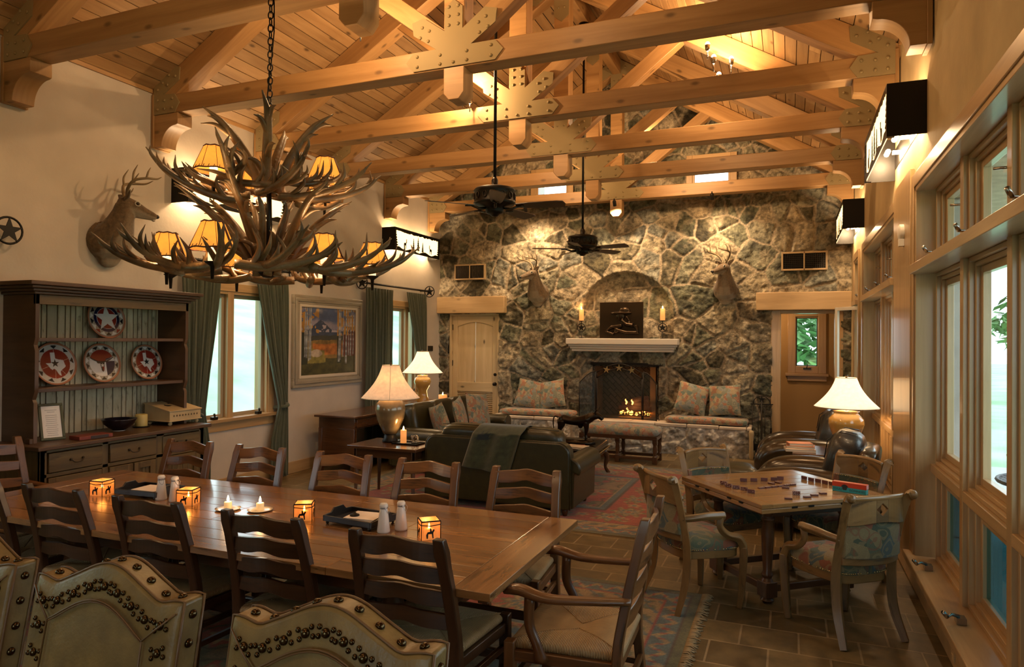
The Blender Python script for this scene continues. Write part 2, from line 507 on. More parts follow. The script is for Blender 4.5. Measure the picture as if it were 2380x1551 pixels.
M_patio = plain('patio_slab', (.45, .47, .47), .8, var=.1, bscale=20)
M_white = plain('white_paint', (.75, .70, .62), .5)

# tiles
M_tile, nt, b = newmat('floor_tile'); L = nt.links.new
tc = N(nt, 'ShaderNodeTexCoord')
mp = N(nt, 'ShaderNodeMapping'); mp.inputs['Location'].default_value = (.11, .01, 0)
L(tc.outputs['Object'], mp.inputs['Vector'])
br = N(nt, 'ShaderNodeTexBrick'); br.offset = .5
for k, v in (('Scale', 1.0), ('Mortar Size', .007), ('Mortar Smooth', .2), ('Brick Width', .345), ('Row Height', .32), ('Bias', 0.0)): br.inputs[k].default_value = v
br.inputs['Color1'].default_value = (.095, .065, .028, 1); br.inputs['Color2'].default_value = (.165, .115, .052, 1); br.inputs['Mortar'].default_value = (.25, .18, .10, 1)
L(mp.outputs['Vector'], br.inputs['Vector'])
n1 = N(nt, 'ShaderNodeTexNoise', Scale=7.0, Detail=6.0, Roughness=.65); L(tc.outputs['Object'], n1.inputs['Vector'])
mr = N(nt, 'ShaderNodeMapRange'); mr.inputs['From Min'].default_value = .3; mr.inputs['From Max'].default_value = .7; mr.inputs['To Min'].default_value = .62; mr.inputs['To Max'].default_value = 1.3
L(n1.outputs['Fac'], mr.inputs['Value'])
mx = N(nt, 'ShaderNodeMix', data_type='RGBA', blend_type='MULTIPLY'); mx.inputs[0].default_value = 1
L(br.outputs['Color'], mx.inputs[6]); L(mr.outputs['Result'], mx.inputs[7]); L(mx.outputs[2], b.inputs['Base Color'])
b.inputs['Roughness'].default_value = .38
iv = N(nt, 'ShaderNodeMath', operation='MULTIPLY_ADD'); iv.inputs[1].default_value = -1.0; iv.inputs[2].default_value = 1.0; L(br.outputs['Fac'], iv.inputs[0])
ad = N(nt, 'ShaderNodeMath', operation='MULTIPLY_ADD'); ad.inputs[1].default_value = .25; L(n1.outputs['Fac'], ad.inputs[0]); L(iv.outputs[0], ad.inputs[2])
bp = N(nt, 'ShaderNodeBump', Strength=.5, Distance=.006); L(ad.outputs[0], bp.inputs['Height']); L(bp.outputs['Normal'], b.inputs['Normal'])

# firebrick (herringbone look)
M_fbrick, nt, b = newmat('firebrick'); L = nt.links.new
tc = N(nt, 'ShaderNodeTexCoord'); mp = N(nt, 'ShaderNodeMapping'); mp.inputs['Rotation'].default_value = (0, 0, R(45))
L(tc.outputs['UV'], mp.inputs['Vector'])
br = N(nt, 'ShaderNodeTexBrick')
for k, v in (('Scale', 1.0), ('Mortar Size', .008), ('Brick Width', .2), ('Row Height', .075)): br.inputs[k].default_value = v
br.inputs['Color1'].default_value = (.05, .04, .025, 1); br.inputs['Color2'].default_value = (.075, .06, .04, 1); br.inputs['Mortar'].default_value = (.012, .01, .008, 1)
L(mp.outputs['Vector'], br.inputs['Vector']); L(br.outputs['Color'], b.inputs['Base Color']); b.inputs['Roughness'].default_value = .9

def ring(mb, x0, x1, y0, y1, z0, z1, w, wb=None):
    """rectangular frame in the yz plane, from x0 to x1 deep, w wide"""
    wb = wb or w
    mb.bb(x0, x1, y0, y0 + w, z0, z1); mb.bb(x0, x1, y1 - w, y1, z0, z1)
    mb.bb(x0, x1, y0 + w, y1 - w, z1 - w, z1); mb.bb(x0, x1, y0 + w, y1 - w, z0, z0 + wb)

def ringx(mb, y0, y1, x0, x1, z0, z1, w, wb=None):
    wb = wb or w
    mb.bb(x0, x0 + w, y0, y1, z0, z1); mb.bb(x1 - w, x1, y0, y1, z0, z1)
    mb.bb(x0 + w, x1 - w, y0, y1, z1 - w, z1); mb.bb(x0 + w, x1 - w, y0, y1, z0, z0 + wb)

def struct(name, mb, mat, bevel=0, **k):
    o = mb.build(name, mat, bevel=bevel, **k); o['kind'] = 'structure'; return o
def sroot(name, loc=(0, 0, 0)):
    o = thing(name, None, None, loc); o['kind'] = 'structure'; return o

# ================================================================== shell
struct('floor', MB().bb(XL - .3, XR + .25, YB - .2, 14.4, -.12, 0), M_tile)
def wall_holes(mb, x0, x1, ya, yb, zt, holes):
    """wall along y with holes (y0,y1,z0,z1)"""
    holes = sorted(holes); y = ya
    for h in holes:
        mb.bb(x0, x1, y, h[0], 0, zt)
        if h[2] > 0: mb.bb(x0, x1, h[0], h[1], 0, h[2])
        mb.bb(x0, x1, h[0], h[1], h[3], zt)
        y = h[1]
    mb.bb(x0, x1, y, yb, 0, zt)
W1, W2 = (6.0, 7.17, .86, 2.44), (9.93, 11.05, .86, 2.44)
mb = MB(); wall_holes(mb, XL - .22, XL, YB, 14.4, EAVE + .1, [W1, W2, (-1.2, 1.6, .9, 2.44)])
struct('wall_left', mb, M_plaster)
G1, G2, G3 = (.97, 6.02, .226, 3.07), (7.1, 9.99, .226, 3.07), (10.65, 11.3, .226, 3.07)
mb = MB(); wall_holes(mb, XR, XR + .22, YB, 14.4, EAVE + .1, [G1, G2, G3])
struct('wall_right', mb, M_plasterR)
mb = MB()   # back wall with two big windows behind the viewer
mb.bb(XL, XR, YB - .2, YB, 0, .6); mb.bb(XL, XR, YB - .2, YB, 2.6, 6.8)
for a, c in ((XL, -2.2), (-.2, XR)): mb.bb(a, c, YB - .2, YB, .6, 2.6)
struct('wall_back', mb, M_plaster)
# ceiling: boards running along the room, each its own tone
mb = MB(5)
for sd in (-1, 1):
    xe = XL - .1 if sd < 0 else XR + .1
    Ls = math.hypot(xe - RX, (xe - RX) * SLOPE); nb = int(Ls / .138)
    ang = math.atan(SLOPE)
    for i in range(nb + 1):
        t = (i + .5) / (nb + 1)
        x = lerp(xe, RX, t); z = RZ - abs(x - RX) * SLOPE
        y = YB - .2 + mb.r.uniform(-2, 0)
        while y < YS + .1:
            ln = mb.r.choice((2.4, 3.0, 3.6, 4.2)); y0, y1 = max(y, YB - .2), min(y + ln, YS + .1)
            if y1 > y0 + .02:
                mb.box((x, (y0 + y1) / 2, z + .012), (Ls / (nb + 1) - .010, y1 - y0 - .003, .024), RYm(-sd * -ang if sd > 0 else -ang))
            y += ln
struct('ceiling', mb, M_board)
mb = MB()   # dark roof deck above the boards keeps the sky out
for sd in (-1, 1):
    xe = XL - .6 if sd < 0 else XR + .6
    mb.beam((xe, (YB + YS) / 2, RZ + .06 - abs(xe - RX) * SLOPE), (RX, (YB + YS) / 2, RZ + .06), YS - YB + 1.6, .04)
struct('roof_deck', mb, M_black)
mb = MB(); mb.bb(XL, XL + .018, YB, YS, EAVE - .03, EAVE + .03); mb.bb(XR - .018, XR, YB, YS, EAVE - .03, EAVE + .03)
struct('trim_1', mb, M_beam)
mb = MB()
for a, c in ((YB, YS),): mb.bb(XL, XL + .018, a, c, 0, .16)
struct('baseboard_left', mb, M_base, .004)
mb = MB(); mb.bb(XR - .018, XR, YB, YS, 0, .15)
struct('baseboard_right', mb, M_base, .004)
mb = MB(); mb.bb(XR - .03, XR, 6.12, 7.0, .15, 3.24)
struct('trim_2', mb, M_trim, .004)

# ------------------------------------------------------------------ windows, right side
def crank(mb, x, y, z, sy=1, out=-1):
    """folding crank handle on a base plate"""
    mb.box((x + out * .02, y, z + .02), (.05, .07, .035))
    mb.tube([(x + out * .03, y, z + .04), (x + out * .07, y - sy * .03, z + .055), (x + out * .10, y - sy * .07, z + .05)], [.011, .009, .008], 7)
    mb.tube([(x + out * .10, y - sy * .07, z + .05), (x + out * .125, y - sy * .10, z + .085)], [.012, .012], 8)
def right_group(name, g, nb):
    y0, y1, z0, z1 = g
    r = sroot(name)
    fr = MB()
    xi, xf = XR, XR + .10
    fr.bb(xi - .012, XR + .22, y0 - .0, y0 + .03, z0, z1); fr.bb(xi - .012, XR + .22, y1 - .03, y1, z0, z1)
    fr.bb(xi - .012, XR + .22, y0, y1, z1 - .035, z1)
    # casing on the wall face
    ring(fr, XR - .022, XR, y0 - .10, y1 + .10, z0 - .12, z1 + .10, .10, .12)
    fr.bb(XR - .05, XR + .22, y0, y1, 2.40, 2.47)                       # upper transom shelf
    fr.bb(xf - .01, XR + .22, y0 + .03, y1 - .03, .90, .965)            # lower transom
    st = MB(); st.bb(XR - .075, XR + .22, y0 - .13, y1 + .13, z0 - .02, z0 + .03)
    bw = (y1 - y0 - .06) / nb
    gl, tg, hd = MB(), MB(), MB()
    for i in range(nb + 1):
        y = y0 + .03 + bw * i
        if 0 < i < nb: fr.bb(xf - .012, XR + .22, y - .04, y + .04, z0, z1)
    for i in range(nb):
        a, c = y0 + .03 + bw * i + .04, y0 + .03 + bw * (i + 1) - .04
        for (za, zb, gm) in ((z0 + .03, .90, tg), (.965, 2.40, gl), (2.47, z1 - .035, gl)):
            ring(fr, xf + .015, XR + .22, a, c, za, zb, .028)
            ring(fr, xf + .045, XR + .22, a + .028, c - .028, za + .028, zb - .028, .028)
            sa = MB()
            ring(sa, xf + .07, xf + .115, a + .056, c - .056, za + .056, zb - .056, .045)
            sh = sa.build('sash', M_trim, r, .004)
            gb = MB(); gb.bb(xf + .092, xf + .096, a + .1, c - .1, za + .1, zb - .1)
            gb.build('pane', M_tealglass if gm is tg else M_glass, sh)
        crank(hd, xf - .005, c - .30, 2.47); crank(hd, xf - .06, c - .30, z0 + .03)
        hd.tube([(xf + .01, a + .02, 1.25), (xf + .0, a + .02, 1.33)], .008, 6)
        hd.tube([(xf, a + .02, 2.75), (xf - .05, a + .07, 2.76)], .008, 6)
        hd.tube([(xf + .01, a + .02, .52), (xf - .0, a + .02, .60)], .008, 6)
    fr.build('window_frame', M_trim, r, .004)
    st.build('window_stool', M_trim, r, .006)
    hd.build('crank_handle', M_chrome, r)
    return r
right_group('window_1', G1, 5)
right_group('window_2', G2, 3)
r3 = right_group('window_3', G3, 1)
sa = MB(); sa.at(TR(XR + .02, 10.68, 0) @ RZm(R(35)))
ring(sa, -.02, .02, 0, .5, .98, 2.38, .05); sa.build('casement_leaf', M_white, r3, .004)

# ------------------------------------------------------------------ windows, left side
def left_win(name, w, my):
    y0, y1, z0, z1 = w
    r = sroot(name)
    fr = MB()
    ring(fr, XL - .2, XL + .005, y0, y1, z0, z1, .035)
    ring(fr, XL, XL + .022, y0 - .09, y1 + .09, z0 - .12, z1 + .10, .10, .12)
    fr.bb(XL - .1, XL + .01, my - .05, my + .05, z0, z1)
    fr.bb(XL - .1, XL + .075, y0 - .12, y1 + .12, z0 - .01, z0 + .03)
    for a, c in ((y0 + .035, my - .05), (my + .05, y1 - .035)):
        sa = MB(); ring(sa, XL - .10, XL - .05, a, c, z0 + .035, z1 - .035, .045)
        sh = sa.build('sash', M_tealtrim, r, .004)
        g = MB(); g.bb(XL - .077, XL - .073, a + .045, c - .045, z0 + .08, z1 - .08); g.build('pane', M_glass, sh)
    fr.build('window_frame', M_trim, r, .004)
    hd = MB()
    crank(hd, XL + .02, my - .28, z0 + .03, 1, 1); crank(hd, XL + .02, y1 - .22, z0 + .03, 1, 1)
    hd.build('crank_handle', M_dkmetal, r)
M_tealtrim = plain('sash_paint', (.34, .27, .17), .4)
left_win('window_4', W1, 6.50)
left_win('window_5', W2, 10.68)
left_win('window_6', (-1.2, 1.6, .9, 2.44), .2)
r = sroot('window_7')
for i, (a, c) in enumerate(((-2.2, -.2),)):
    fr = MB(); ringx(fr, YB - .12, YB + .02, a, c, .6, 2.6, .07); fr.bb((a + c) / 2 - .03, (a + c) / 2 + .03, YB - .1, YB, .6, 2.6)
    fr.build('window_frame', M_trim, r, .004)
    g = MB(); g.bb(a, c, YB - .06, YB - .055, .6, 2.6); g.build('pane', M_glass, r)

# ------------------------------------------------------------------ rock wall
PAL = [(.12, .12, .075), (.19, .18, .12), (.27, .24, .16), (.34, .28, .18), (.44, .37, .26), (.09, .075, .04), (.24, .23, .18), (.38, .30, .19), (.15, .145, .09)]
def rock(w, h, dens, seed, pal=PAL, mortar=(.37, .295, .20), mw=.021, hs=.055, warp=.055):
    g = np.random.default_rng(seed)
    n = int(w * h * dens)
    S = np.stack([g.uniform(-.2, w + .2, n), g.uniform(-.2, h + .2, n)], 1)
    for _ in range(2):      # spread the seeds a little
        D = np.linalg.norm(S[:, None] - S[None], axis=2) + np.eye(n) * 9
        j = D.argmin(1); d = D[np.arange(n), j]
        mv = (S - S[j]) / d[:, None] * np.clip(.30 / math.sqrt(dens) * 2 - d, 0, 1)[:, None] * .35
        S = S + mv
    pc = np.array(pal)[g.integers(0, len(pal), n)]
    hh = g.uniform(-.3, 1, n); tx = g.uniform(-.08, .08, n); ty = g.uniform(-.08, .08, n)
    cache = {}
    def ev(X, Y):
        key = (len(X), float(X[-1]))
        if key in cache: return cache[key]
        wx = X + (fbm(X * 2.4, Y * 2.4, 3) - .5) * warp * 2; wy = Y + (fbm(X * 2.4 + 40, Y * 2.4 + 11, 3) - .5) * warp * 2
        F1 = np.full(len(X), 9e9); F2 = np.full(len(X), 9e9); i1 = np.zeros(len(X), int); i2 = np.zeros(len(X), int)
        for k in range(n):
            d = (wx - S[k, 0]) ** 2 + ((wy - S[k, 1]) * 1.15) ** 2
            a = d < F1
            F2 = np.where(a, F1, np.minimum(F2, d)); i2 = np.where(a, i1, np.where(d == F2, k, i2))
            F1 = np.where(a, d, F1); i1 = np.where(a, k, i1)
        ds = np.linalg.norm(S[i1] - S[i2], axis=1) + 1e-6
        e = (F2 - F1) / (2 * ds)
        cache[key] = (e, i1, wx, wy)
        return cache[key]
    def colf(X, Y):
        e, i1, wx, wy = ev(X, Y)
        c = pc[i1]
        n1 = fbm(X * 9, Y * 9, 4); n2 = fbm(X * 3.2 + 9, Y * 3.2, 3)
        c = c * (0.40 + 1.15 * n1)[:, None] * np.where(fbm(X * 24 + 3, Y * 24, 2) < .40, .55, 1.0)[:, None]  # dark specks put the small shadows of pits into the stone colour
        dk = np.clip((n2 - .55) * 6, 0, 1)[:, None]
        c = c * (1 - .55 * dk)
        lt = np.clip((fbm(X * 6 + 30, Y * 6 + 8, 3) - .60) * 7, 0, 1)[:, None]
        c = c * (1 - lt * .5) + np.array((.40, .33, .22)) * lt * .5
        m = np.clip((mw * (0.7 + fbm(X * 12, Y * 12, 2) * .9) - e) / .008, 0, 1)[:, None]
        mo = np.array(mortar) * (0.8 + .4 * fbm(X * 14 + 5, Y * 14, 3))[:, None]
        return c * (1 - m) + mo * m
    def disp(X, Y):
        e, i1, wx, wy = ev(X, Y)
        up = np.clip((e - mw * .6) / .035, 0, 1); up = up * up * (3 - 2 * up)
        lx = X - S[i1, 0]; ly = Y - S[i1, 1]
        st = hs * (.45 + .45 * hh[i1] + tx[i1] * lx * 8 + ty[i1] * ly * 8) + (fbm(X * 12, Y * 12, 4) - .5) * .085 + (fbm(X * 3, Y * 3, 2) - .5) * .05
        bead = .010 * np.clip(1 - e / (mw * .6), 0, 1)
        return up * st + bead
    return colf, disp
NX, NZ, NR = -2.68, 1.90, .84       # arched niche
HW = [(-4.33, -3.75), (-1.51, -.93)]   # high windows
def rockmask(X, Y):
    x, z = X + XL, Y
    k = np.ones(X.shape, bool)
    k &= z < RZ + .12 - np.abs(x - RX) * SLOPE
    k &= ~((x > -6.16) & (x < -5.10) & (z < 2.36))
    k &= ~((x > -.25) & (x < .76) & (z < 2.38))
    k &= ~((x > -3.27) & (x < -2.08) & (z < 1.45) & (z > .45))
    for a, c in HW: k &= ~((x > a) & (x < c) & (z > 4.50) & (z < 4.86))
    return k
cf, df = rock(XR - XL, 6.9, 8.4, 11, hs=.05)
def dwall(X, Y):
    d = df(X, Y); x, z = X + XL, Y
    r = np.where(z > NZ + .35, np.hypot(x - NX, (z - NZ - .35)), np.abs(x - NX))
    ins = np.clip((NR - r) / .02, 0, 1) * (z > NZ - .02)
    return d * (1 - .6 * ins) - .20 * ins
# grid lies in the xz plane facing -y : x axis +X, y axis +Z, normal -Y
fm = frame((XL, YS, 0), (1, 0, 0), (0, 0, 1))
o = painted('wall_far', XR - XL, 6.9, .0165, cf, M_stone, fm, disp=dwall, mask=rockmask); o['kind'] = 'structure'
mb = MB()      # solid backing of the rock wall
Yb = YS + .32
for a, c, z0, z1 in ((XL, -6.16, 0, 2.4), (-5.10, -3.27, 0, 2.4), (-2.08, -.25, 0, 2.4), (-3.27, -2.08, 1.45, 2.4), (-3.27, -2.08, 0, .45), (.76, XR, 0, 2.4), (XL, XR, 2.38, 4.5),
                     (XL, HW[0][0], 4.5, 4.9), (HW[0][1], HW[1][0], 4.5, 4.9), (HW[1][1], XR, 4.5, 4.9), (XL, XR, 4.9, 6.9)):
    mb.bb(a, c, YS + .24, Yb, z0, z1)
struct('wall_far_backing', mb, M_black)

# high windows
for i, (a, c) in enumerate(HW):
    r = sroot('window_%d' % (8 + i))
    fr = MB(); ringx(fr, YS - .08, YS + .25, a - .02, c + .02, 4.48, 4.88, .04); ringx(fr, YS - .10, YS - .07, a - .12, c + .12, 4.46, 5.02, .10, .03)
    fr.build('window_frame', M_trim, r, .004)
    g = MB(); g.bb(a, c, YS + .06, YS + .065, 4.50, 4.85); g.build('pane', M_glass, r)

# lintels
o = MB().bb(XL, -4.95, YS - .14, YS + .2, 2.37, 2.69).build('trim_3', M_lintel, bevel=.012); o['kind'] = 'structure'
o = MB().bb(-.50, XR, YS - .14, YS + .2, 2.38, 2.67).build('trim_4', M_lintel, bevel=.012); o['kind'] = 'structure'
# mantel
mb = MB()
for k, (e, z0, z1) in enumerate(((0, 1.80, 1.905), (.035, 1.76, 1.80), (.06, 1.72, 1.76), (.085, 1.675, 1.72))):
    mb.bb(-3.71 + e, -1.74 - e, YS - .24 + e, YS + .1, z0, z1)
tag(mb.build('mantel_shelf', M_mantel, bevel=.01), 'white carved limestone mantel shelf above the fireplace opening', 'mantel')

# door on the left of the rock wall
r = sroot('door_1')
DX0, DX1 = -6.12, -5.15
mb = MB(); ringx(mb, YS - .01, YS + .16, DX0 - .04, DX1 + .05, -.03, 2.37, .04); mb.build('door_frame', M_door, r, .003)
mb = MB()
yd = YS + .05
mb.bb(DX0, DX0 + .11, yd, yd + .04, .01, 2.33); mb.bb(DX1 - .11, DX1, yd, yd + .04, .01, 2.33)
mb.bb(DX0 + .11, DX1 - .11, yd, yd + .04, .86, 1.04)
mb.bb(DX0 + .11, DX1 - .11, yd, yd + .04, .01, .2)
xa, xb = DX0 + .11, DX1 - .11
arch = [(xa, 2.33), (xa, 2.12)] + [(lerp(xa, xb, t), 2.12 + .085 * math.sin(PI * t)) for t in [i / 12 for i in range(1, 12)]] + [(xb, 2.12), (xb, 2.33)]
mb.prism(arch, .04, frame((0, yd + .04, 0), (1, 0, 0), (0, 0, 1)))
dl = mb.build('door_leaf', M_door, r, .004)
mb = MB(); mb.bb(xa, (xa + xb) / 2 - .003, yd + .024, yd + .034, 1.04, 2.25); mb.bb((xa + xb) / 2 + .003, xb, yd + .024, yd + .034, 1.04, 2.25); mb.build('door_panel', M_door, dl)
mb = MB()
mb.bb(xa, xb, yd + .036, yd + .04, .2, .87)
for i in range(17): mb.box(((xa + xb) / 2, yd + .02, .24 + .037 * i), (xb - xa, .03, .008), RXm(R(-35)))
mb.build('louvre', M_door, dl)
mb = MB()
for z in (1.02, 1.2): mb.at(TR(DX1 - .055, yd - .0, z) @ RXm(R(90))).lathe([(.034, 0), (.034, .008), (.012, .012), (.012, .035), (.03, .045), (.033, .06), (.02, .075), (.001, .08)] if z < 1.1 else [(.03, 0), (.03, .015), (.02, .02), (.001, .022)], 14)
mb.at(Matrix.Identity(4))
for z in (.4, 1.35, 2.05): mb.bb(DX0 - .012, DX0 + .012, yd - .012, yd + .005, z, z + .11)
mb.build('door_handle', M_black, r)

# doorway on the right with the hall behind
r = sroot('door_2')
mb = MB(); mb.bb(-.27, -.13, YS - .03, YS + .3, 0, 2.38); mb.bb(.68, .79, YS - .03, YS + .3, 0, 2.38); mb.bb(-.13, .68, YS - .03, YS + .3, 2.33, 2.38)
mb.build('door_frame', M_trim, r, .004)
mb = MB(); mb.bb(-.16, -.125, YS + .05, YS + .30, 0, 2.33); mb.build('door_stop', M_door, r, .003)
M_hall = plain('hall_plaster', (.36, .23, .10), .85, bump=.1, bscale=35)
mb = MB(); HY = 13.5
mb.bb(-2.2, .10, HY, HY + .1, 0, 2.7); mb.bb(.50, XR, HY, HY + .1, 0, 2.7); mb.bb(.10, .50, HY, HY + .1, 0, 1.42); mb.bb(.10, .50, HY, HY + .1, 2.32, 2.7)
mb.bb(-2.3, -2.2, YS + .32, HY + .1, 0, 2.7); mb.bb(-2.2, XR, YS + .3, HY + .1, 2.62, 2.7)
struct('wall_hall', mb, M_hall)
r = sroot('window_10')
mb = MB(); ringx(mb, HY - .03, HY + .02, -.02, .62, 1.30, 2.46, .13); ringx(mb, HY, HY + .08, .09, .51, 1.40, 2.34, .035)
mb.bb(-.06, .66, HY - .08, HY, 1.25, 1.30); mb.bb(-.03, .63, HY - .04, HY, 1.16, 1.25); mb.build('window_frame', M_trim, r, .005)
mb = MB(); mb.bb(.12, .48, HY + .04, HY + .045, 1.42, 2.32); mb.build('pane', M_glass, r)
mb = MB(); ringx(mb, HY + .015, HY + .05, .12, .48, 1.43, 2.31, .018); mb.build('sash', M_black, r)
mb = MB(); mb.bb(.24, .37, HY - .045, HY, 1.37, 1.40); mb.tube([(.3, HY - .04, 1.39), (.31, HY - .08, 1.47)], .008, 6); mb.build('crank_handle', M_dkmetal, r)

# ------------------------------------------------------------------ trusses
TY = [3.831 + 1.5175 * i for i in range(-3, 6)]
ZT0, ZT1 = 4.26, 4.455
def bolts(mb, pts, y):
    for x, z in pts: mb.at(TR(x, y, z) @ RXm(R(90))).lathe([(.016, 0), (.015, .006), (.009, .011), (.001, .013)], 8)
    mb.at(Matrix.Identity(4))
def truss(y):
    t = thing('roof_truss', '', 'roof truss', (0, y, 0), group='pine roof trusses')
    MB().bb(XL + .03, XR - .03, 0, .19, ZT0, ZT1).build('tie_beam', M_beam, t, .008)
    a = math.atan(SLOPE); dp = .23
    for sd in (-1, 1):
        xe = XL + .01 if sd < 0 else XR - .01
        off = (dp / 2 + .006) / math.cos(a)
        z = lambda x: RZ - abs(x - RX) * SLOPE - off
        m = MB(); m.beam((xe, .095, z(xe)), (RX, .095, z(RX)), .19, dp, (0, 0, 1)); m.build('rafter', M_beam, t, .006)
        m = MB(); s = 1.42
        m.beam((RX + sd * .05, .095, 4.48), (RX + sd * (s + .1), .095, 4.48 + .77 * (s + .05)), .15, .17, (0, 0, 1)); m.build('strut', M_beam, t, .006)
        # corbel
        w, h = .335, .345
        pr = [(0, 0), (.105, 0)] + [(.105 + .20 * (1 - math.cos(PI / 2 * k / 10)), .215 * math.sin(PI / 2 * k / 10)) for k in range(1, 11)]
        pr += [(.335, .225), (w, h), (0, h)]
        X0 = xe + (0.03 if sd < 0 else -.03)
        m = MB(); m.prism([(p[0], p[1]) for p in pr], .19, frame((X0, .19 if sd < 0 else 0, ZT0 - h), (-sd, 0, 0), (0, 0, 1)) if sd < 0 else frame((X0, 0, ZT0 - h), (-1, 0, 0), (0, 0, 1)))
        m.build('corbel', M_beam, t, .004)
        m = MB(); m.bb(xe - sd * 0, xe - sd * .032, -.015, .205, ZT0 - h - .01, EAVE - .05); m.build('wall_plate', M_beam, t, .003)
        m = MB()
        g = [(0, 0), (.30, 0), (.365, .10), (.30, .195), (.135, .205), (.36, .34), (.37, .47), (.26, .50), (.02, .365), (0, .33)]
        fmx = frame((X0 - sd * -.0, 0.0, ZT0), (-sd, 0, 0), (0, 0, 1))
        m.prism(g, .012 if sd < 0 else -.012, fmx)
        bl = [(.06, .05), (.06, .15), (.16, .05), (.16, .14), (.27, .05), (.27, .15), (.06, .26), (.13, .33), (.2, .30), (.22, .40), (.31, .38)]
        bolts(m, [(X0 - sd * p[0], ZT0 + p[1]) for p in bl], -.012)
        m.build('gusset_plate', M_gusset, t)
    m = MB(); zb = 3.985
    pr = [(-.10, zb + .06), (-.05, zb), (.05, zb), (.10, zb + .06), (.10, RZ - .25), (-.10, RZ - .25)]
    m.prism(pr, .19, frame((RX, .19, 0), (1, 0, 0), (0, 0, 1))); m.build('king_post', M_beam, t, .006)
    half = [(.40, -.085), (.475, 0), (.40, .085), (.17, .085), (.40, .24), (.415, .355), (.30, .385), (.088, .235), (.088, .43), (0, .505)]
    g = half + [(-x, y_) for x, y_ in half[-2::-1]]
    m = MB(); m.prism(g, .012, frame((RX, 0, 4.36), (1, 0, 0), (0, 0, 1)))
    bl = [(.13, -.05), (.36, -.045), (.36, .045), (.13, .03), (.25, .17), (.33, .21), (.31, .30), (.24, .26), (.045, .28), (.045, .36), (.045, .44)]
    bolts(m, [(RX + sx * p[0], 4.36 + p[1]) for p in bl for sx in (-1, 1)] + [(RX, 4.31)], -.012)
    m.build('gusset_plate', M_gusset, t)
    m = MB(); z1 = RZ - .02
    ap = [(0, z1), (-.46, z1 - .28), (-.47, z1 - .40), (-.36, z1 - .44), (-.10, z1 - .28), (-.10, z1 - .62), (0, z1 - .70), (.10, z1 - .62), (.10, z1 - .28), (.36, z1 - .44), (.47, z1 - .40), (.46, z1 - .28)]
    m.prism(ap, .012, frame((RX, 0, 0), (1, 0, 0), (0, 0, 1)))
    bolts(m, [(RX + sx * p[0], z1 + p[1]) for p in ((.3, -.3), (.4, -.34), (.15, -.18), (.04, -.4), (.04, -.52)) for sx in (-1, 1)], -.012)
    m.build('gusset_plate', M_gusset, t)
    return t
tr0 = truss(TY[3])
wh = {0: 'fourth', 1: 'fifth', 2: 'sixth'}
names = ['pine roof truss behind the viewer, farthest from the rock wall', 'pine roof truss behind the viewer, second from the back wall', 'pine roof truss over the front edge of the long table',
         'pine roof truss nearest the viewer, its left corbel at the left edge of the photo',
         'pine roof truss whose right corbel hangs above the large sconce beside the near windows',
         'pine roof truss just past the nearer fan, right corbel touching the large sconce',
         'pine roof truss halfway between the two ceiling fans',
         'pine roof truss passing in front of the two high windows',
         'pine roof truss closest to the rock wall']
tr0['label'] = names[3]
for i, y in enumerate(TY):
    if i != 3 and y > .5: dup(tr0, loc=(0, y, 0), label=names[i])
mb = MB(); mb.bb(RX - .07, RX + .07, YB, YS, RZ - .30, RZ - .05)
struct('trim_5', mb, M_beam, .006)
# ================================================================== furniture materials
M_tabletop = wood('table_walnut', (.14, .062, .020), (.34, .165, .058), .25, 1.0, 11, .10, coat=.5, streak=.85, isl=.22)
M_tablebase = wood('table_base_wood', (.06, .025, .01), (.14, .06, .022), .35, 1.0, 12, .1, streak=.5)
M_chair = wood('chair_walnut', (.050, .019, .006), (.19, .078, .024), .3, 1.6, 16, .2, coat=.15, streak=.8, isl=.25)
M_chair_shade = wood('chair_walnut_shade', (.020, .008, .003), (.062, .024, .008), .3, 1.6, 16, .2, coat=.12, streak=.7, isl=.25)  # chair walnut with backlit shade put into the colour, for near-side chairs
M_rush = plain('rush', (.30, .18, .075), .7)
# rush weave: fine cords, direction depends on the quadrant of the seat
def rushmat():
    m, nt, b = newmat('rush_seat'); L = nt.links.new
    tc = N(nt, 'ShaderNodeTexCoord'); w = N(nt, 'ShaderNodeTexWave', wave_type='BANDS', bands_direction='X')
    w.inputs['Scale'].default_value = 42.0; w.inputs['Distortion'].default_value = .6; w.inputs['Detail'].default_value = 1.0
    L(tc.outputs['UV'], w.inputs['Vector'])
    n = N(nt, 'ShaderNodeTexNoise', Scale=14.0, Detail=4.0); L(tc.outputs['Object'], n.inputs['Vector'])
    r = ramp(nt, [(.1, (.10, .05, .018)), (.55, (.42, .27, .12)), (1, (.52, .36, .17))]); L(w.outputs['Fac'], r.inputs['Fac'])
    mr = N(nt, 'ShaderNodeMapRange'); mr.inputs['To Min'].default_value = .65; mr.inputs['To Max'].default_value = 1.3; L(n.outputs['Fac'], mr.inputs['Value'])
    mx = N(nt, 'ShaderNodeMix', data_type='RGBA', blend_type='MULTIPLY'); mx.inputs[0].default_value = 1
    L(r.outputs['Color'], mx.inputs[6]); L(mr.outputs['Result'], mx.inputs[7]); L(mx.outputs[2], b.inputs['Base Color'])
    bp = N(nt, 'ShaderNodeBump', Strength=.8, Distance=.004); L(w.outputs['Fac'], bp.inputs['Height']); L(bp.outputs['Normal'], b.inputs['Normal'])
    b.inputs['Roughness'].default_value = .55
    return m
M_rush = rushmat()
M_leather = plain('tan_leather', (.165, .105, .030), .42, bump=.15, bscale=90, var=.25)
M_piping = plain('leather_piping', (.12, .06, .02), .4)
M_nail = plain('bronze_nail', (.07, .045, .02), .22, metal=.95)
M_nail2 = plain('brass_nail', (.45, .33, .15), .25, metal=1)
M_game = wood('game_table_wood', (.13, .062, .018), (.36, .19, .066), .24, 1.0, 10, .1, coat=.3, streak=.6, isl=.2)
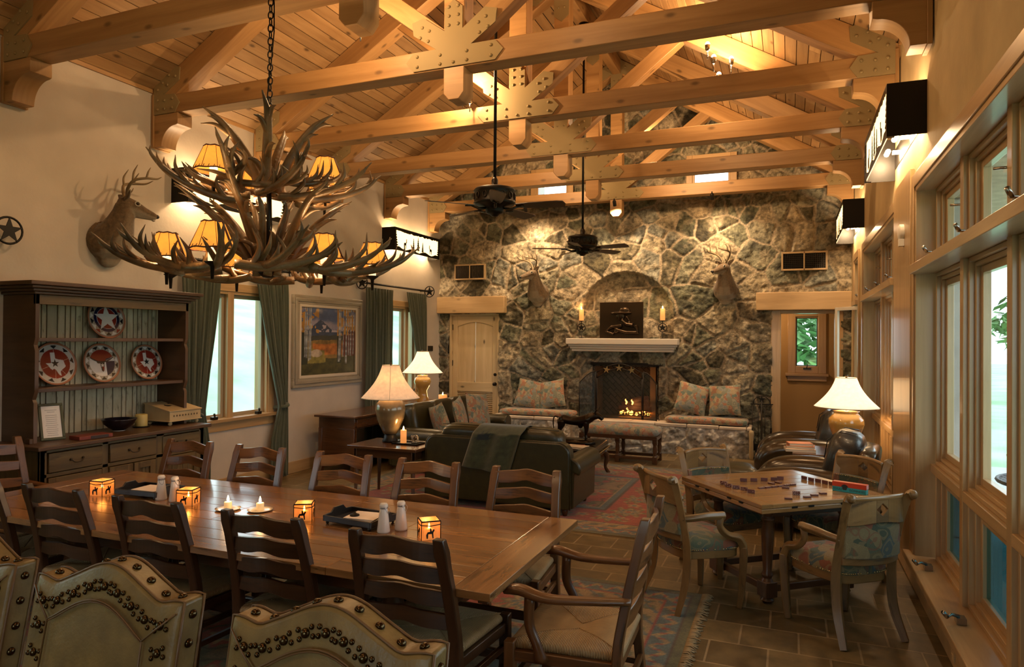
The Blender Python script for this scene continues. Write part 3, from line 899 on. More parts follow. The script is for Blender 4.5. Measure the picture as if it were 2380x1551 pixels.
M_gamechair = wood('game_chair_wood', (.10, .050, .015), (.27, .155, .056), .34, 1.2, 9, .15, coat=.15, streak=.8, isl=.2)
PALT = [(.045, .060, .035), (.17, .055, .025), (.07, .085, .05), (.17, .13, .06), (.05, .075, .075), (.10, .085, .04)]
M_tap = tapestry('paisley_fabric', PALT, 11, lines=(.20, .15, .07), dist=2.0)
M_tap2 = tapestry('kilim_fabric', [(.30, .13, .07), (.20, .20, .14), (.33, .25, .14), (.12, .16, .13), (.36, .16, .09), (.22, .23, .20)], 16, lines=(.40, .33, .22))

# ================================================================== dining table
TX0, TX1, TY0, TY1, TZ = -5.18, -1.21, 2.755, 4.10, .76
tb = thing('dining_table', 'long polished plank dining table with breadboard ends, set with candles', 'table', ((TX0 + TX1) / 2, (TY0 + TY1) / 2, 0))
hx, hy = (TX1 - TX0) / 2, (TY1 - TY0) / 2
m = MB(21)
nb = 9; bw = 2 * hy / nb
for i in range(nb):
    y = -hy + bw * (i + .5); x = -hx + .19
    while x < hx - .19:
        x2 = min(x + m.r.choice((1.2, 1.7, 2.3)), hx - .19)
        if hx - .19 - x2 < .5: x2 = hx - .19
        m.box(((x + x2) / 2, y, TZ - .019), (x2 - x - .0015, bw - .002, .038)); x = x2
m.build('tabletop', M_tabletop, tb, .002, 1)
for sx in (-1, 1):
    m = MB(); m.box((sx * (hx - .094), 0, TZ - .019), (.186, 2 * hy, .038)); m.build('breadboard_end', M_tabletop, tb, .003)
m = MB(); a = .16
for sy in (-1, 1): m.box((0, sy * (hy - .14), TZ - .09), (2 * hx - .5, .03, .10))
for sx in (-1, 1): m.box((sx * (hx - .26), 0, TZ - .09), (.03, 2 * hy - .28, .10))
for sx in (-1, 1): m.box((sx * (hx - .06), 0, TZ - .055), (.05, 2 * hy - .10, .03))
m.build('apron', M_tablebase, tb, .004)
for sx in (-1, 1):
    m = MB()
    x = sx * (hx - .75)
    m.box((x, 0, .05), (.16, 1.0, .10)); m.box((x, 0, TZ - .09), (.14, .9, .10))
    for sy in (-1, 1): m.lathe([(.06, 0), (.075, .05), (.05, .1), (.085, .22), (.07, .34), (.045, .42), (.07, .48), (.06, .52)], 14, (x, sy * .26, .10))
    m.build('trestle', M_tablebase, tb, .008)
m = MB(); m.box((0, 0, .16), (2 * hx - 1.5, .09, .10)); m.build('stretcher', M_tablebase, tb, .006)

# ================================================================== ladderback chairs (local: faces +y, back at y=0, x across)
def slat(mb, w, zc, hgt, y0, bow, t=.022):
    """wavy ladder slat, bowed backwards"""
    nn = 14
    def top(u): return .5 * hgt * (1 + .62 * math.exp(-((u - .5) / .17) ** 2)) - .004 * math.cos(u * 12)
    def bot(u): return -.5 * hgt * (1 - .62 * math.exp(-((u - .5) / .17) ** 2)) 
    V, fs, uv = [], [], []
    for i in range(nn + 1):
        u = i / nn; x = (u - .5) * w; y = y0 - bow * math.sin(PI * u)
        for (dy, z) in ((-t / 2, zc + bot(u)), (t / 2, zc + bot(u)), (t / 2, zc + top(u)), (-t / 2, zc + top(u))): V.append((x, y + dy, z))
    ou = mb.r.uniform(0, 50)
    for i in range(nn):
        for k in range(4):
            k2 = (k + 1) % 4
            fs.append((i * 4 + k, i * 4 + k2, i * 4 + 4 + k2, i * 4 + 4 + k))
            u0, u1 = i / nn * w + ou, (i + 1) / nn * w + ou
            uv.append([(u0, V[i * 4 + k][2] + k * .1), (u0, V[i * 4 + k2][2] + k * .1), (u1, V[i * 4 + 4 + k2][2] + k * .1), (u1, V[i * 4 + 4 + k][2] + k * .1)])
    fs.append((0, 3, 2, 1)); uv.append([(0, 0)] * 4); fs.append((nn * 4, nn * 4 + 1, nn * 4 + 2, nn * 4 + 3)); uv.append([(0, 0)] * 4)
    mb._add(V, fs, uv, False)
def rush_seat(t, w1, w0, d, z, mat=M_rush):
    """woven seat: four triangular fields meeting on a short ridge, UV across the cords"""
    m = MB()
    P = [(-w0 / 2, .02), (w0 / 2, .02), (w1 / 2, d), (-w1 / 2, d)]
    C0, C1 = (-.03, d / 2), (.03, d / 2)
    zc, ze = z - .012, z
    def fld(a, b_, c, cdir, dd=None):
        pts = [a, b_, c] + ([dd] if dd else [])
        n = 8
        # subdivide edge a-b to centre
        for i in range(n):
            t0, t1 = i / n, (i + 1) / n
            if dd: q = [(lerp(a[k], dd[k], t0), lerp(b_[k], c[k], t0)) for k in (0, 1)]
            lo0 = (lerp(a[0], (dd or c)[0], t0), lerp(a[1], (dd or c)[1], t0)); hi0 = (lerp(b_[0], c[0], t0), lerp(b_[1], c[1], t0))
            lo1 = (lerp(a[0], (dd or c)[0], t1), lerp(a[1], (dd or c)[1], t1)); hi1 = (lerp(b_[0], c[0], t1), lerp(b_[1], c[1], t1))
            zz = lambda q: ze + .012 * math.sin(PI * min(q * 1.1, 1)) - .012 * q
            vs = [(lo0[0], lo0[1], zz(t0)), (hi0[0], hi0[1], zz(t0)), (hi1[0], hi1[1], zz(t1)), (lo1[0], lo1[1], zz(t1))]
            us = [((p[0] if cdir == 0 else p[1]), (p[1] if cdir == 0 else p[0])) for p in vs]
            m._add(vs, [(0, 1, 2, 3)], [us], True)
    fld(P[0], P[1], C1, 0, C0); fld(P[2], P[3], C0, 0, C1)
    fld(P[1], P[2], C1, 1); fld(P[3], P[0], C0, 1)
    # rolled edges
    for a, b_, cd in ((P[0], P[1], 0), (P[1], P[2], 1), (P[2], P[3], 0), (P[3], P[0], 1)):
        nn = 6
        ctr = Vector(((a[0] + b_[0]) / 2, (a[1] + b_[1]) / 2)); out = (ctr - Vector((0, d / 2))).normalized()
        V = []
        for e in (a, b_):
            for k in range(nn + 1):
                an = PI / 2 - PI * k / nn
                V.append((e[0] + out.x * .022 * math.cos(an), e[1] + out.y * .022 * math.cos(an), ze - .022 + .022 * math.sin(an)))
        fs = [(k, k + 1, nn + 2 + k, nn + 1 + k) for k in range(nn)]
        us = [[((V[q][0] if cd == 0 else V[q][1]), .02 * k) for q in f] for k, f in enumerate(fs)]
        m._add(V, fs, us, True)
    for a_, b_ in ((P[0], C0), (P[1], C1), (P[2], C1), (P[3], C0)): m.tube([(lerp(a_[0], b_[0], k / 8), lerp(a_[1], b_[1], k / 8), z + .012 * math.sin(PI * min(k / 8 * 1.1, 1)) - .012 * k / 8 + .0005) for k in range(9)], .003, 5)
    m._add([(p[0], p[1], z - .044) for p in P], [(3, 2, 1, 0)], [[(0, 0)] * 4], False)
    return m.build('rush_seat', mat, t)

def ladder_chair(arm=False, wood_=M_chair, h=1.0):
    t = thing('dining_armchair' if arm else 'dining_chair', '', 'chair')
    w0, w1, d, z = .50, .58, .50, .455
    if arm: w0, w1, d = .54, .60, .52
    lean = .10
    px = w0 / 2
    for sx in (-1, 1):
        m = MB()
        pts = bez([(sx * px, -.02, 0), (sx * px, .02, z - .05), (sx * (px - .012), -.015, .68), (sx * (px - .03), -lean, h)], 5)
        for i in range(len(pts) - 1): pass
        V, fs, uv = [], [], []
        wx, wy = .056, .044
        for i, p in enumerate(pts):
            k = 1.12 if i == len(pts) - 2 else (.92 if i == len(pts) - 1 else 1)
            for a, b_ in ((-1, -1), (1, -1), (1, 1), (-1, 1)): V.append((p.x + a * wx / 2 * k, p.y + b_ * wy / 2 * k, p.z))
        ou = m.r.uniform(0, 50)
        for i in range(len(pts) - 1):
            for k in range(4):
                k2 = (k + 1) % 4; fs.append((i * 4 + k, i * 4 + k2, i * 4 + 4 + k2, i * 4 + 4 + k))
                uv.append([(pts[i].z + ou, k * .05), (pts[i].z + ou, k * .05 + .04), (pts[i + 1].z + ou, k * .05 + .04), (pts[i + 1].z + ou, k * .05)])
        e = len(pts) * 4 - 4
        fs.append((e, e + 1, e + 2, e + 3)); uv.append([(ou, 0), (ou, .04), (ou + .04, .04), (ou + .04, 0)]); fs.append((3, 2, 1, 0)); uv.append([(0, 0)] * 4)
        m._add(V, fs, uv, False); m.build('back_post', wood_, t, .006)
        m = MB(); zl = z + .012
        m.box((sx * (w1 / 2 - .0), d, zl / 2), (.052, .052, zl)); m.build('leg', wood_, t, .006)
    ns = 4 if arm else 4
    for i in range(ns):
        zz = (.60, .71, .82, .93)[i] if not arm else (.60, .73, .86, .985)[i]
        k = (zz - .45) / (h - .45); y = .02 - lean * 1.12 * max(0, k) ** 1.3
        m = MB(); slat(m, w0 - .05 - .02 * k, zz, .072 if i < ns - 1 else .082, y, .028 + .01 * k); m.build('slat', wood_, t, .003, 1)
    m = MB()
    m.beam((-px + .01, 0.02, z - .05), (px - .01, 0.02, z - .05), .03, .05); m.beam((-w1 / 2, d, z - .055), (w1 / 2, d, z - .055), .03, .05)
    for sx in (-1, 1):
        m.beam((sx * (px), .02, z - .055), (sx * w1 / 2, d, z - .055), .03, .05); m.beam((sx * px, 0.0, .20), (sx * w1 / 2, d, .20), .025, .03)
        m.beam((sx * px, 0.0, .30), (sx * w1 / 2, d, .30), .025, .03)
    m.beam((-w1 / 2, d, .25), (w1 / 2, d, .25), .025, .05); m.beam((-px, 0, .24), (px, 0, .24), .025, .03)
    m.build('stretcher', wood_, t, .004)
    rush_seat(t, w1 - .05, w0 - .05, d - .01, z + .01)
    if arm:
        for sx in (-1, 1):
            m = MB(); xa = sx * (w1 / 2 + .02)
            pts = bez([(sx * (px + .02), -.045, .715), (sx * (px + .03), .12, .70), (xa, .33, .69), (xa, .47, .715), (xa, .545, .70)], 5)
            m.at(Matrix.Identity(4)); m.tube(pts, interp([.022, .026, .027, .030, .036, .034, .02], len(pts)), 10, flat=.75)
            m.build('armrest', wood_, t)
            m = MB(); m.tube(bez([(sx * (w1 / 2 + .02), .36, .40), (sx * (w1 / 2 + .025), .38, .47), (xa, .42, .56), (xa, .42, .69)], 4), [.036, .033, .03, .027] + [.026] * 9, 8, flat=.7); m.build('arm_support', wood_, t)
    return t

ch = ladder_chair()
ch.location = (-1.66, 4.275, 0); ch.rotation_euler = (0, 0, PI)
fx = [(-1.66, 'far-side ladderback chair closest to the right end of the long table'), (-2.414, 'far-side ladderback chair in front of the green throw on the sofa'),
      (-3.15, 'far-side ladderback chair in front of the lamp end table'), (-3.96, 'far-side ladderback chair in front of the tied green curtain'),
      (-4.717, 'far-side ladderback chair in front of the hutch')]
ch['label'] = fx[0][1]; ch['group'] = 'ladderback dining chairs'
for x, lb in fx[1:]: dup(ch, (x, 4.275, 0), PI, lb)
ch2 = ladder_chair(wood_=M_chair_shade)
ch2['label'] = 'near-side shade-darkened ladderback chair below the right pair of white shakers'; ch2['group'] = 'ladderback dining chairs'
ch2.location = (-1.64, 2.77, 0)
for x, lb in ((-2.44, 'near-side shade-darkened ladderback chair in front of the two small plate candles'), (-3.23, 'near-side shade-darkened ladderback chair below the left pair of white shakers'),
              (-3.99, 'near-side shade-darkened ladderback chair below the leftmost glass candle box'), (-4.74, 'near-side shade-darkened ladderback chair cut by the left edge of the photo')):
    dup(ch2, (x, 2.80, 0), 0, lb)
ac = ladder_chair(True, M_chair, 1.08)
ac['label'] = 'rush-seated ladderback armchair at the right end of the long table'; ac['group'] = 'ladderback end armchairs'
ac.location = (-.70, 3.31, 0); ac.rotation_euler = (0, 0, PI / 2 + R(2))
dup(ac, (-5.58, 3.32, 0), -PI / 2, 'ladderback armchair at the left end of the long table, beside the hutch')

# ================================================================== studded leather chairs (face -y; back leans +y)
def leather_chair():
    t = thing('leather_side_chair', '', 'chair')
    W, H0, zb = .65, 1.085, .46
    def topz(u):  # u 0..1 across; shoulder, dip, camel hump
        a = abs(u - .5) * 2
        return H0 + .07 * (.5 + .5 * math.cos(PI * min(a / .72, 1))) - .012 * math.exp(-((a - .72) / .12) ** 2)
    th = .085; tilt = math.tan(R(10))
    def P(u, z, y): return ((u - .5) * W, y + (z - zb) * tilt, z)
    nu, nv = 36, 14
    V, fs, uv = [], [], []
    for side in (0, 1):
        for i in range(nu + 1):
            for j in range(nv + 1):
                u = i / nu; v = j / nv; z = lerp(zb, topz(u), v)
                e = min(u, 1 - u, (1 - v) * .9 + .0) * W
                pf = .012 * (1 - math.exp(-e / .02)) + (.012 * (1 - math.exp(-max(0, e - .12) / .04)) if side == 0 else 0)
                V.append(P(u, z, (-pf if side == 0 else th)))
    K = (nu + 1) * (nv + 1); ix = lambda i, j: i * (nv + 1) + j
    for i in range(nu):
        for j in range(nv):
            f = (ix(i, j), ix(i + 1, j), ix(i + 1, j + 1), ix(i, j + 1)); fs.append(f); uv.append([(V[q][0], V[q][2]) for q in f])
            f = tuple(K + q for q in f[::-1]); fs.append(f); uv.append([(V[q][0], V[q][2]) for q in f])
    for i in range(nu):
        f = (ix(i, nv), ix(i + 1, nv), K + ix(i + 1, nv), K + ix(i, nv)); fs.append(f); uv.append([(V[q][0], V[q][1]) for q in f])
    for j in range(nv):
        f = (K + ix(0, j), ix(0, j), ix(0, j + 1), K + ix(0, j + 1)); fs.append(f); uv.append([(V[q][1], V[q][2]) for q in f])
        f = (ix(nu, j), K + ix(nu, j), K + ix(nu, j + 1), ix(nu, j + 1)); fs.append(f); uv.append([(V[q][1], V[q][2]) for q in f])
    m = MB(); m._add(V, fs, uv, False)
    bk = m.build('backrest', M_leather, t, .012, 3, angle=50)
    # piping: edge welt and inner seam
    m = MB()
    for yy in (.006, th - .004):
        m.tube([P(0, zb, yy)] + [P(0, zb + (topz(0) - zb) * k / 4, yy) for k in (1, 2, 3, 4)] + [P(i / 30, topz(i / 30) + .001, yy) for i in range(1, 30)] + [P(1, zb + (topz(1) - zb) * (4 - k) / 4, yy) for k in (0, 1, 2, 3, 4)], .0045, 6)
    inn = .115
    u0, u1 = inn / W, 1 - inn / W
    zc_ = H0 - .115; sm = lambda k: zc_ + .085 * (math.sin(PI * k) ** 1.15 if 0 < k < 1 else 0)
    pk = [P(u0 - .01, zb, -.026), P(u0, zc_, -.026)] + [P(lerp(u0, u1, k / 14), sm(k / 14), -.026) for k in range(1, 14)] + [P(u1, zc_, -.026), P(u1 + .01, zb, -.026)]
    for o_ in (0, .007): m.tube([(p[0], p[1], p[2] - o_) for p in pk], .0028, 6)
    for s_, uu in ((-1, u0), (1, u1)):
        q = P(uu, zc_, -.026); e = P(.02 if s_ < 0 else .98, topz(0) - .03, -.012)
        m.tube([q, ((q[0] + e[0]) / 2, (q[1] + e[1]) / 2 - .004, (q[2] + e[2]) / 2), e], .003, 6)
    m.build('seam_piping', M_piping, bk)
    # nail clusters along front border and big nails on the side band
    nm1 = MB().lathe([(.0138, 0), (.0128, .005), (.0085, .0095), (.004, .0115), (.0001, .012)], 14); nm2 = MB().lathe([(.0082, 0), (.0076, .003), (.005, .006), (.0022, .007), (.0001, .0072)], 10)
    proto = {}
    def nail(mb, p, r, nrm):
        n = Vector(nrm).normalized(); nmn = 'nailhead' if mb is nm1 else 'small_nailhead'
        if nmn not in proto: o_ = proto[nmn] = mb.build(nmn, M_nail, bk)
        else:
            o_ = proto[nmn].copy(); COL.objects.link(o_); KIDS[bk.name].append(o_)
        o_.location = p; o_.rotation_euler = n.to_track_quat('Z', 'Y').to_euler()
    fn = (0, -1, tilt)
    cl = [(u, topz(u) - .062, 0) for u in (.10, .20, .305, .41, .51, .60, .70, .80, .90)] + [(u, topz(0) - .062 - k * .083, 1) for k in range(1, 7) for u in (.095, .905)]
    for u, z, _ in cl:
        c = P(u, z, -.012); nail(nm1, c, .0165, fn)
        rr = math.atan2(topz(min(1, u + .02)) - topz(max(0, u - .02)), .04 * W)
        for k in range(4):
            a = rr + (R(28), R(152), R(208), R(332))[k]
            nail(nm2, (c[0] + .0255 * math.cos(a), c[1] + .0255 * math.sin(a) * tilt, c[2] + .0255 * math.sin(a)), .0088, fn)
    for k in range(7):
        for s_ in (0, 1):
            z = topz(0) - .045 - k * .082; p = P(s_, z, th * .5); nail(nm1, p, .0165, (1 if s_ else -1, 0, 0))
    for u in [.07 + .107 * k for k in range(9)]:
        p = P(u, topz(u), th * .5); dz = (topz(u + .01) - topz(u - .01)) / (.02 * W); nail(nm1, p, .0155, (-dz, 0, 1))
    m = MB(); m.puff((0, -.25, zb - .02), (W - .03, .56, .15), 8); m.build('seat', M_leather, t)
    for sx in (-1, 1):
        for y in (-.48, .03):
            m = MB(); m.lathe([(.022, 0), (.03, .04), (.024, .1), (.034, .2), (.03, .38)], 12, (sx * (W / 2 - .05), y, 0)); m.build('leg', M_chair_shade, t)
    return t
lc = leather_chair()
lc['label'] = 'tan leather chair with bronze nailhead clusters, whole camel-back top seen at bottom left'; lc['group'] = 'studded leather side chairs'
lc.location = (-1.997, 1.42, 0)
dup(lc, (-1.147, 1.41, 0), None, 'studded tan leather chair at the bottom centre of the photo, left of the rush armchair')
dup(lc, (-2.80, 1.44, 0), None, 'studded tan leather chair mostly cut off at the bottom left corner of the photo')

# ================================================================== things on the table
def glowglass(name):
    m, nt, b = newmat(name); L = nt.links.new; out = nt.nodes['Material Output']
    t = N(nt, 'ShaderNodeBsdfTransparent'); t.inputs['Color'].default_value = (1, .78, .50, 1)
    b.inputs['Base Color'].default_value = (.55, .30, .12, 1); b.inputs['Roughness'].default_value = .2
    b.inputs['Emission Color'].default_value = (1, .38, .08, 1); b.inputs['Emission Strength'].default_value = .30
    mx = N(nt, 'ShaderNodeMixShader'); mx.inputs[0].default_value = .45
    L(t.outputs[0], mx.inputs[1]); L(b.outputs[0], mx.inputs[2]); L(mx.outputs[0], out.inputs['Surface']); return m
M_ceram = plain('white_ceramic', (.62, .56, .50), .18, coat=.4)
M_wire = plain('steel_wire', (.3, .3, .3), .3, metal=1)
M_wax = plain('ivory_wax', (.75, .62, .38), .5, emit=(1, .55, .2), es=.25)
M_flame = emis('candle_flame', (1, .62, .22), 60)
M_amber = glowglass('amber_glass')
M_amber2 = plain('amber_glass_dim', (.5, .26, .1), .25, emit=(1, .4, .1), es=.45)
M_tray = plain('dark_tray', (.012, .009, .008), .3, coat=.3)
M_napkin = plain('napkin', (.72, .62, .55), .9)
M_plate = plain('white_plate', (.68, .60, .50), .2, coat=.3)
LIGHTS = []
def plight(name, loc, w, c=(1, .55, .22), r=.03):
    d = bpy.data.lights.new(name, 'POINT'); d.energy = w; d.color = c; d.shadow_soft_size = r
    o = bpy.data.objects.new(name, d); COL.objects.link(o); o.location = loc; return o
def flame(mb, x, y, z, s=1.0):
    mb.lathe([(.0005, 0), (.005 * s, .006 * s), (.006 * s, .012 * s), (.004 * s, .022 * s), (.0004, .034 * s)], 8, (x, y, z))
vot = [(-4.494, 3.399, 'amber glass candle box at the left end of the table'), (-3.721, 3.438, 'amber glass candle box just right of the left pair of white shakers'),
       (-2.768, 3.438, 'amber glass candle box between the plate candles and the black tray'), (-1.873, 3.40, 'amber glass candle box nearest the right end of the table')]
v0 = None
for i, (x, y, lb) in enumerate(vot):
    if v0 is None:
        v0 = thing('candle_box', lb, 'candle holder', (x, y, TZ), R(8), 'glass candle boxes on the table')
        g = MB(); s_ = .052; h = .105
        for k in range(4): g.at(RZm(PI / 2 * k)).bb(-s_, s_, -s_, -s_ + .004, .004, h)
        g.at(Matrix.Identity(4)); g.bb(-s_, s_, -s_, s_, 0, .005); g.build('glass', M_amber, v0)
        f = MB()
        for k in range(4): f.at(RZm(PI / 2 * k)).bb(-s_ - .001, s_ + .001, -s_ - .001, -s_ + .003, h - .006, h + .001)
        for k in range(4):
            f.at(RZm(PI / 2 * k)); f.tube([(-s_ - .002, -s_ - .002, 0), (-s_ - .002, -s_ - .002, h)], .0025, 5)
            f.tube([(-s_, -s_ - .003, h - .02), (0, -s_ - .004, h - .026), (s_, -s_ - .003, h - .02)], .0028, 5)
            # little horse and rider silhouette as a plate of metal
            sil = [(-.025, .01), (-.018, .01), (-.016, .035), (.004, .035), (.008, .01), (.014, .01), (.012, .04), (.02, .056), (.014, .062), (.004, .048), (.0, .066), (-.007, .066), (-.006, .048), (-.02, .046), (-.028, .03)]
            f.prism(sil, .002, frame((0, -s_ - .003, 0), (1, 0, 0), (0, 0, 1)))
        f.build('metal_silhouette', M_black, v0)
        w = MB(); w.lathe([(.028, .005), (.028, .05), (.001, .052)], 14); w.build('tealight', M_wax, v0)
        fl = MB(); flame(fl, 0, 0, .05, 1.0); fl.build('flame', M_flame, v0)
    else: dup(v0, (x, y, TZ), R(8 + i * 11), lb)
    plight('candle_light', (x, y, TZ + .085), .45)
sh0 = None
for x, y, lb in ((-3.99, 3.455, 'left white ceramic shaker of the pair on the left half of the table'), (-3.87, 3.46, 'right white ceramic shaker of the pair on the left half of the table'),
                 (-2.165, 3.39, 'shorter-looking front white shaker beside the black tray'), (-2.10, 3.475, 'rear white shaker beside the black tray')):
    if sh0 is None:
        sh0 = thing('shaker', lb, 'shaker', (x, y, TZ), 0, 'white ceramic shakers')
        m = MB(); m.lathe([(.036, 0), (.038, .01), (.024, .13), (.021, .14)], 20); m.build('body', M_ceram, sh0)
        m = MB(); m.lathe([(.021, .143), (.025, .146), (.025, .158), (.018, .168), (.001, .17)], 20); m.build('lid', M_ceram, sh0)
        m = MB(); m.tube(bez([(.02, -.015, .150), (.034, -.01, .135), (.028, -.012, .11), (.018, -.026, .118), (.0, -.027, .148)], 5), .0013, 5); m.lathe([(.0235, .138), (.0245, .141), (.0235, .144)], 20, caps=False); m.build('wire_clip', M_wire, sh0)
    else: dup(sh0, (x, y, TZ), R(40), lb)
p0 = None
for x, y, lb in ((-3.37, 3.43, 'small white plate under the left tea candle'), (-3.16, 3.49, 'small white plate under the right tea candle')):
    if p0 is None: p0 = tag(MB().lathe([(.0005, 0), (.055, 0), (.078, .008), (.08, .011), (.056, .005), (.001, .004)], 28).build('plate', M_plate, loc=(x, y, TZ)), lb, 'plate', 'small candle plates')
    else: dup(p0, (x, y, TZ), None, lb)
t0 = None
for x, y, lb in ((-3.37, 3.43, 'short lit candle on the left white plate'), (-3.16, 3.49, 'short lit candle on the right white plate')):
    if t0 is None:
        t0 = thing('tea_candle', lb, 'candle', (x, y, TZ + .004), 0, 'short lit candles on plates')
        m = MB(); m.lathe([(.0005, 0), (.024, 0), (.024, .045), (.02, .048), (.001, .046)], 16); m.build('wax', M_wax, t0)
        m = MB(); flame(m, 0, 0, .048, 1.2); m.build('flame', M_flame, t0)
    else: dup(t0, (x, y, TZ + .004), None, lb)
    plight('candle_light', (x, y, TZ + .09), .5)
def tray(lb, x, y, rz):
    t = thing('serving_tray', lb, 'tray', (x, y, TZ), rz, 'black serving trays')
    m = MB(); w, d = .36, .26; m.bb(-w / 2, w / 2, -d / 2, d / 2, .02, .028)
    for a, b_, c, e in ((-w / 2, w / 2, -d / 2, -d / 2 + .012), (-w / 2, w / 2, d / 2 - .012, d / 2)): m.bb(a, b_, c, e, .02, .055)
    for s_ in (-1, 1): m.prism([(-d / 2, .02), (d / 2, .02), (d / 2, .055), (d / 4, .06), (.04, .085), (-.04, .085), (-d / 4, .06), (-d / 2, .055)], .012, frame((s_ * w / 2, 0, 0), (0, 1, 0), (0, 0, 1)))
    for a in (-1, 1):
        for c in (-1, 1): m.ball((a * (w / 2 - .02), c * (d / 2 - .02), .01), .011)
    m.build('tray_body', M_tray, t, .003); return t
tr1 = tray('black wooden tray holding napkins beside the right pair of shakers', -2.40, 3.50, R(-6))
tray('black wooden tray holding napkins beside the left pair of shakers', -4.19, 3.53, R(4))
for x, y, lb in ((-2.37, 3.50, 'cream napkin stack in the right black tray'), (-4.17, 3.53, 'cream napkin stack in the left black tray')):
    m = MB(); 
    for k in range(4): m.box((.002 * k, 0, .003 + .005 * k), (.2, .17, .004), RZm(R(3 * k - 4)))
    tag(m.build('napkin_stack', M_napkin, loc=(x, y, TZ + .03)), lb, 'napkins', 'napkin stacks in trays')
m = MB(); m.lathe([(.03, 0), (.028, .006), (.012, .012), (.006, .02), (.001, .024)], 14); tag(m.build('napkin_weight', M_black, loc=(-2.42, 3.47, TZ + .052)), 'small dark weight resting on the right napkin stack', 'weight')
# ================================================================== game table
def strip(mb, xs, lo, hi, yf, t):
    """curved board: columns at xs, z from lo(x) to hi(x), front face y=yf(x), thickness t"""
    V, fs, uv = [], [], []; ou = mb.r.uniform(0, 50)
    for x in xs:
        for dy, z in ((0, lo(x)), (t, lo(x)), (t, hi(x)), (0, hi(x))): V.append((x, yf(x) + dy, z))
    for i in range(len(xs) - 1):
        for k in range(4):
            k2 = (k + 1) % 4; f = (i * 4 + k, i * 4 + 4 + k, i * 4 + 4 + k2, i * 4 + k2); fs.append(f)
            uv.append([(V[q][0] + ou, V[q][2] + V[q][1]) for q in f])
    e = len(xs) * 4 - 4
    fs += [(0, 1, 2, 3), (e + 3, e + 2, e + 1, e)]; uv += [[(0, 0)] * 4] * 2
    mb._add(V, fs, uv, False)
gc = ((-.828 + .695) / 2, (5.762 + 5.674) / 2)
GA = R(39.5); GC = (-.067, 5.717)
gt = thing('game_table', 'square flip-top wooden game table with dominoes laid out on it', 'table', (GC[0], GC[1], 0), GA)
gw, gd = 1.10, 1.02
m = MB(); n_ = 7
for i in range(n_): m.box((0, -gd / 2 + .09 + (gd - .18) / n_ * (i + .5), .745), (gw - .18, (gd - .18) / n_ - .002, .03))
for s_ in (-1, 1):
    m.box((s_ * (gw / 2 - .045), 0, .745), (.09, gd, .03)); m.box((0, s_ * (gd / 2 - .045), .745), (gw - .18, .09, .03))
m.build('tabletop', M_game, gt, .003, 1)
m = MB(); m.box((0, 0, .712), (gw, gd, .032)); m.build('folding_leaf', M_game, gt, .004)
m = MB()
for a in (-.28, -.14, .14, .28):
    m.box((a, -gd / 2 - .001, .728), (.045, .006, .014)); m.box((-gw / 2 - .001, a, .728), (.006, .045, .014))
m.build('hinge', M_black, gt)
m = MB()
for s_ in (-1, 1): m.box((0, s_ * .30, .655), (.7, .03, .085)); m.box((s_ * .34, 0, .655), (.03, .6, .085))
m.build('apron', M_tablebase, gt, .004)
for sx in (-1, 1):
    for sy in (-1, 1):
        m = MB(); x, y = sx * .34, sy * .30
        m.lathe([(.03, .03), (.045, .05), (.05, .09), (.035, .13), (.045, .15), (.03, .18), (.042, .20), (.03, .23), (.04, .38), (.043, .50), (.034, .58), (.046, .60), (.034, .62), (.045, .64), (.045, .695)], 16, (x, y, 0))
        m.lathe([(.025, 0), (.05, .02), (.035, .045)], 16, (x, y, 0)); m.box((x, y, .10), (.10, .10, .11))
        m.build('leg', M_tablebase, gt, .004)
m = MB()
for s_ in (-1, 1): m.box((0, s_ * .30, .10), (.68, .04, .05)); m.box((s_ * .34, 0, .10), (.04, .6, .05))
m.build('stretcher', M_tablebase, gt, .004)

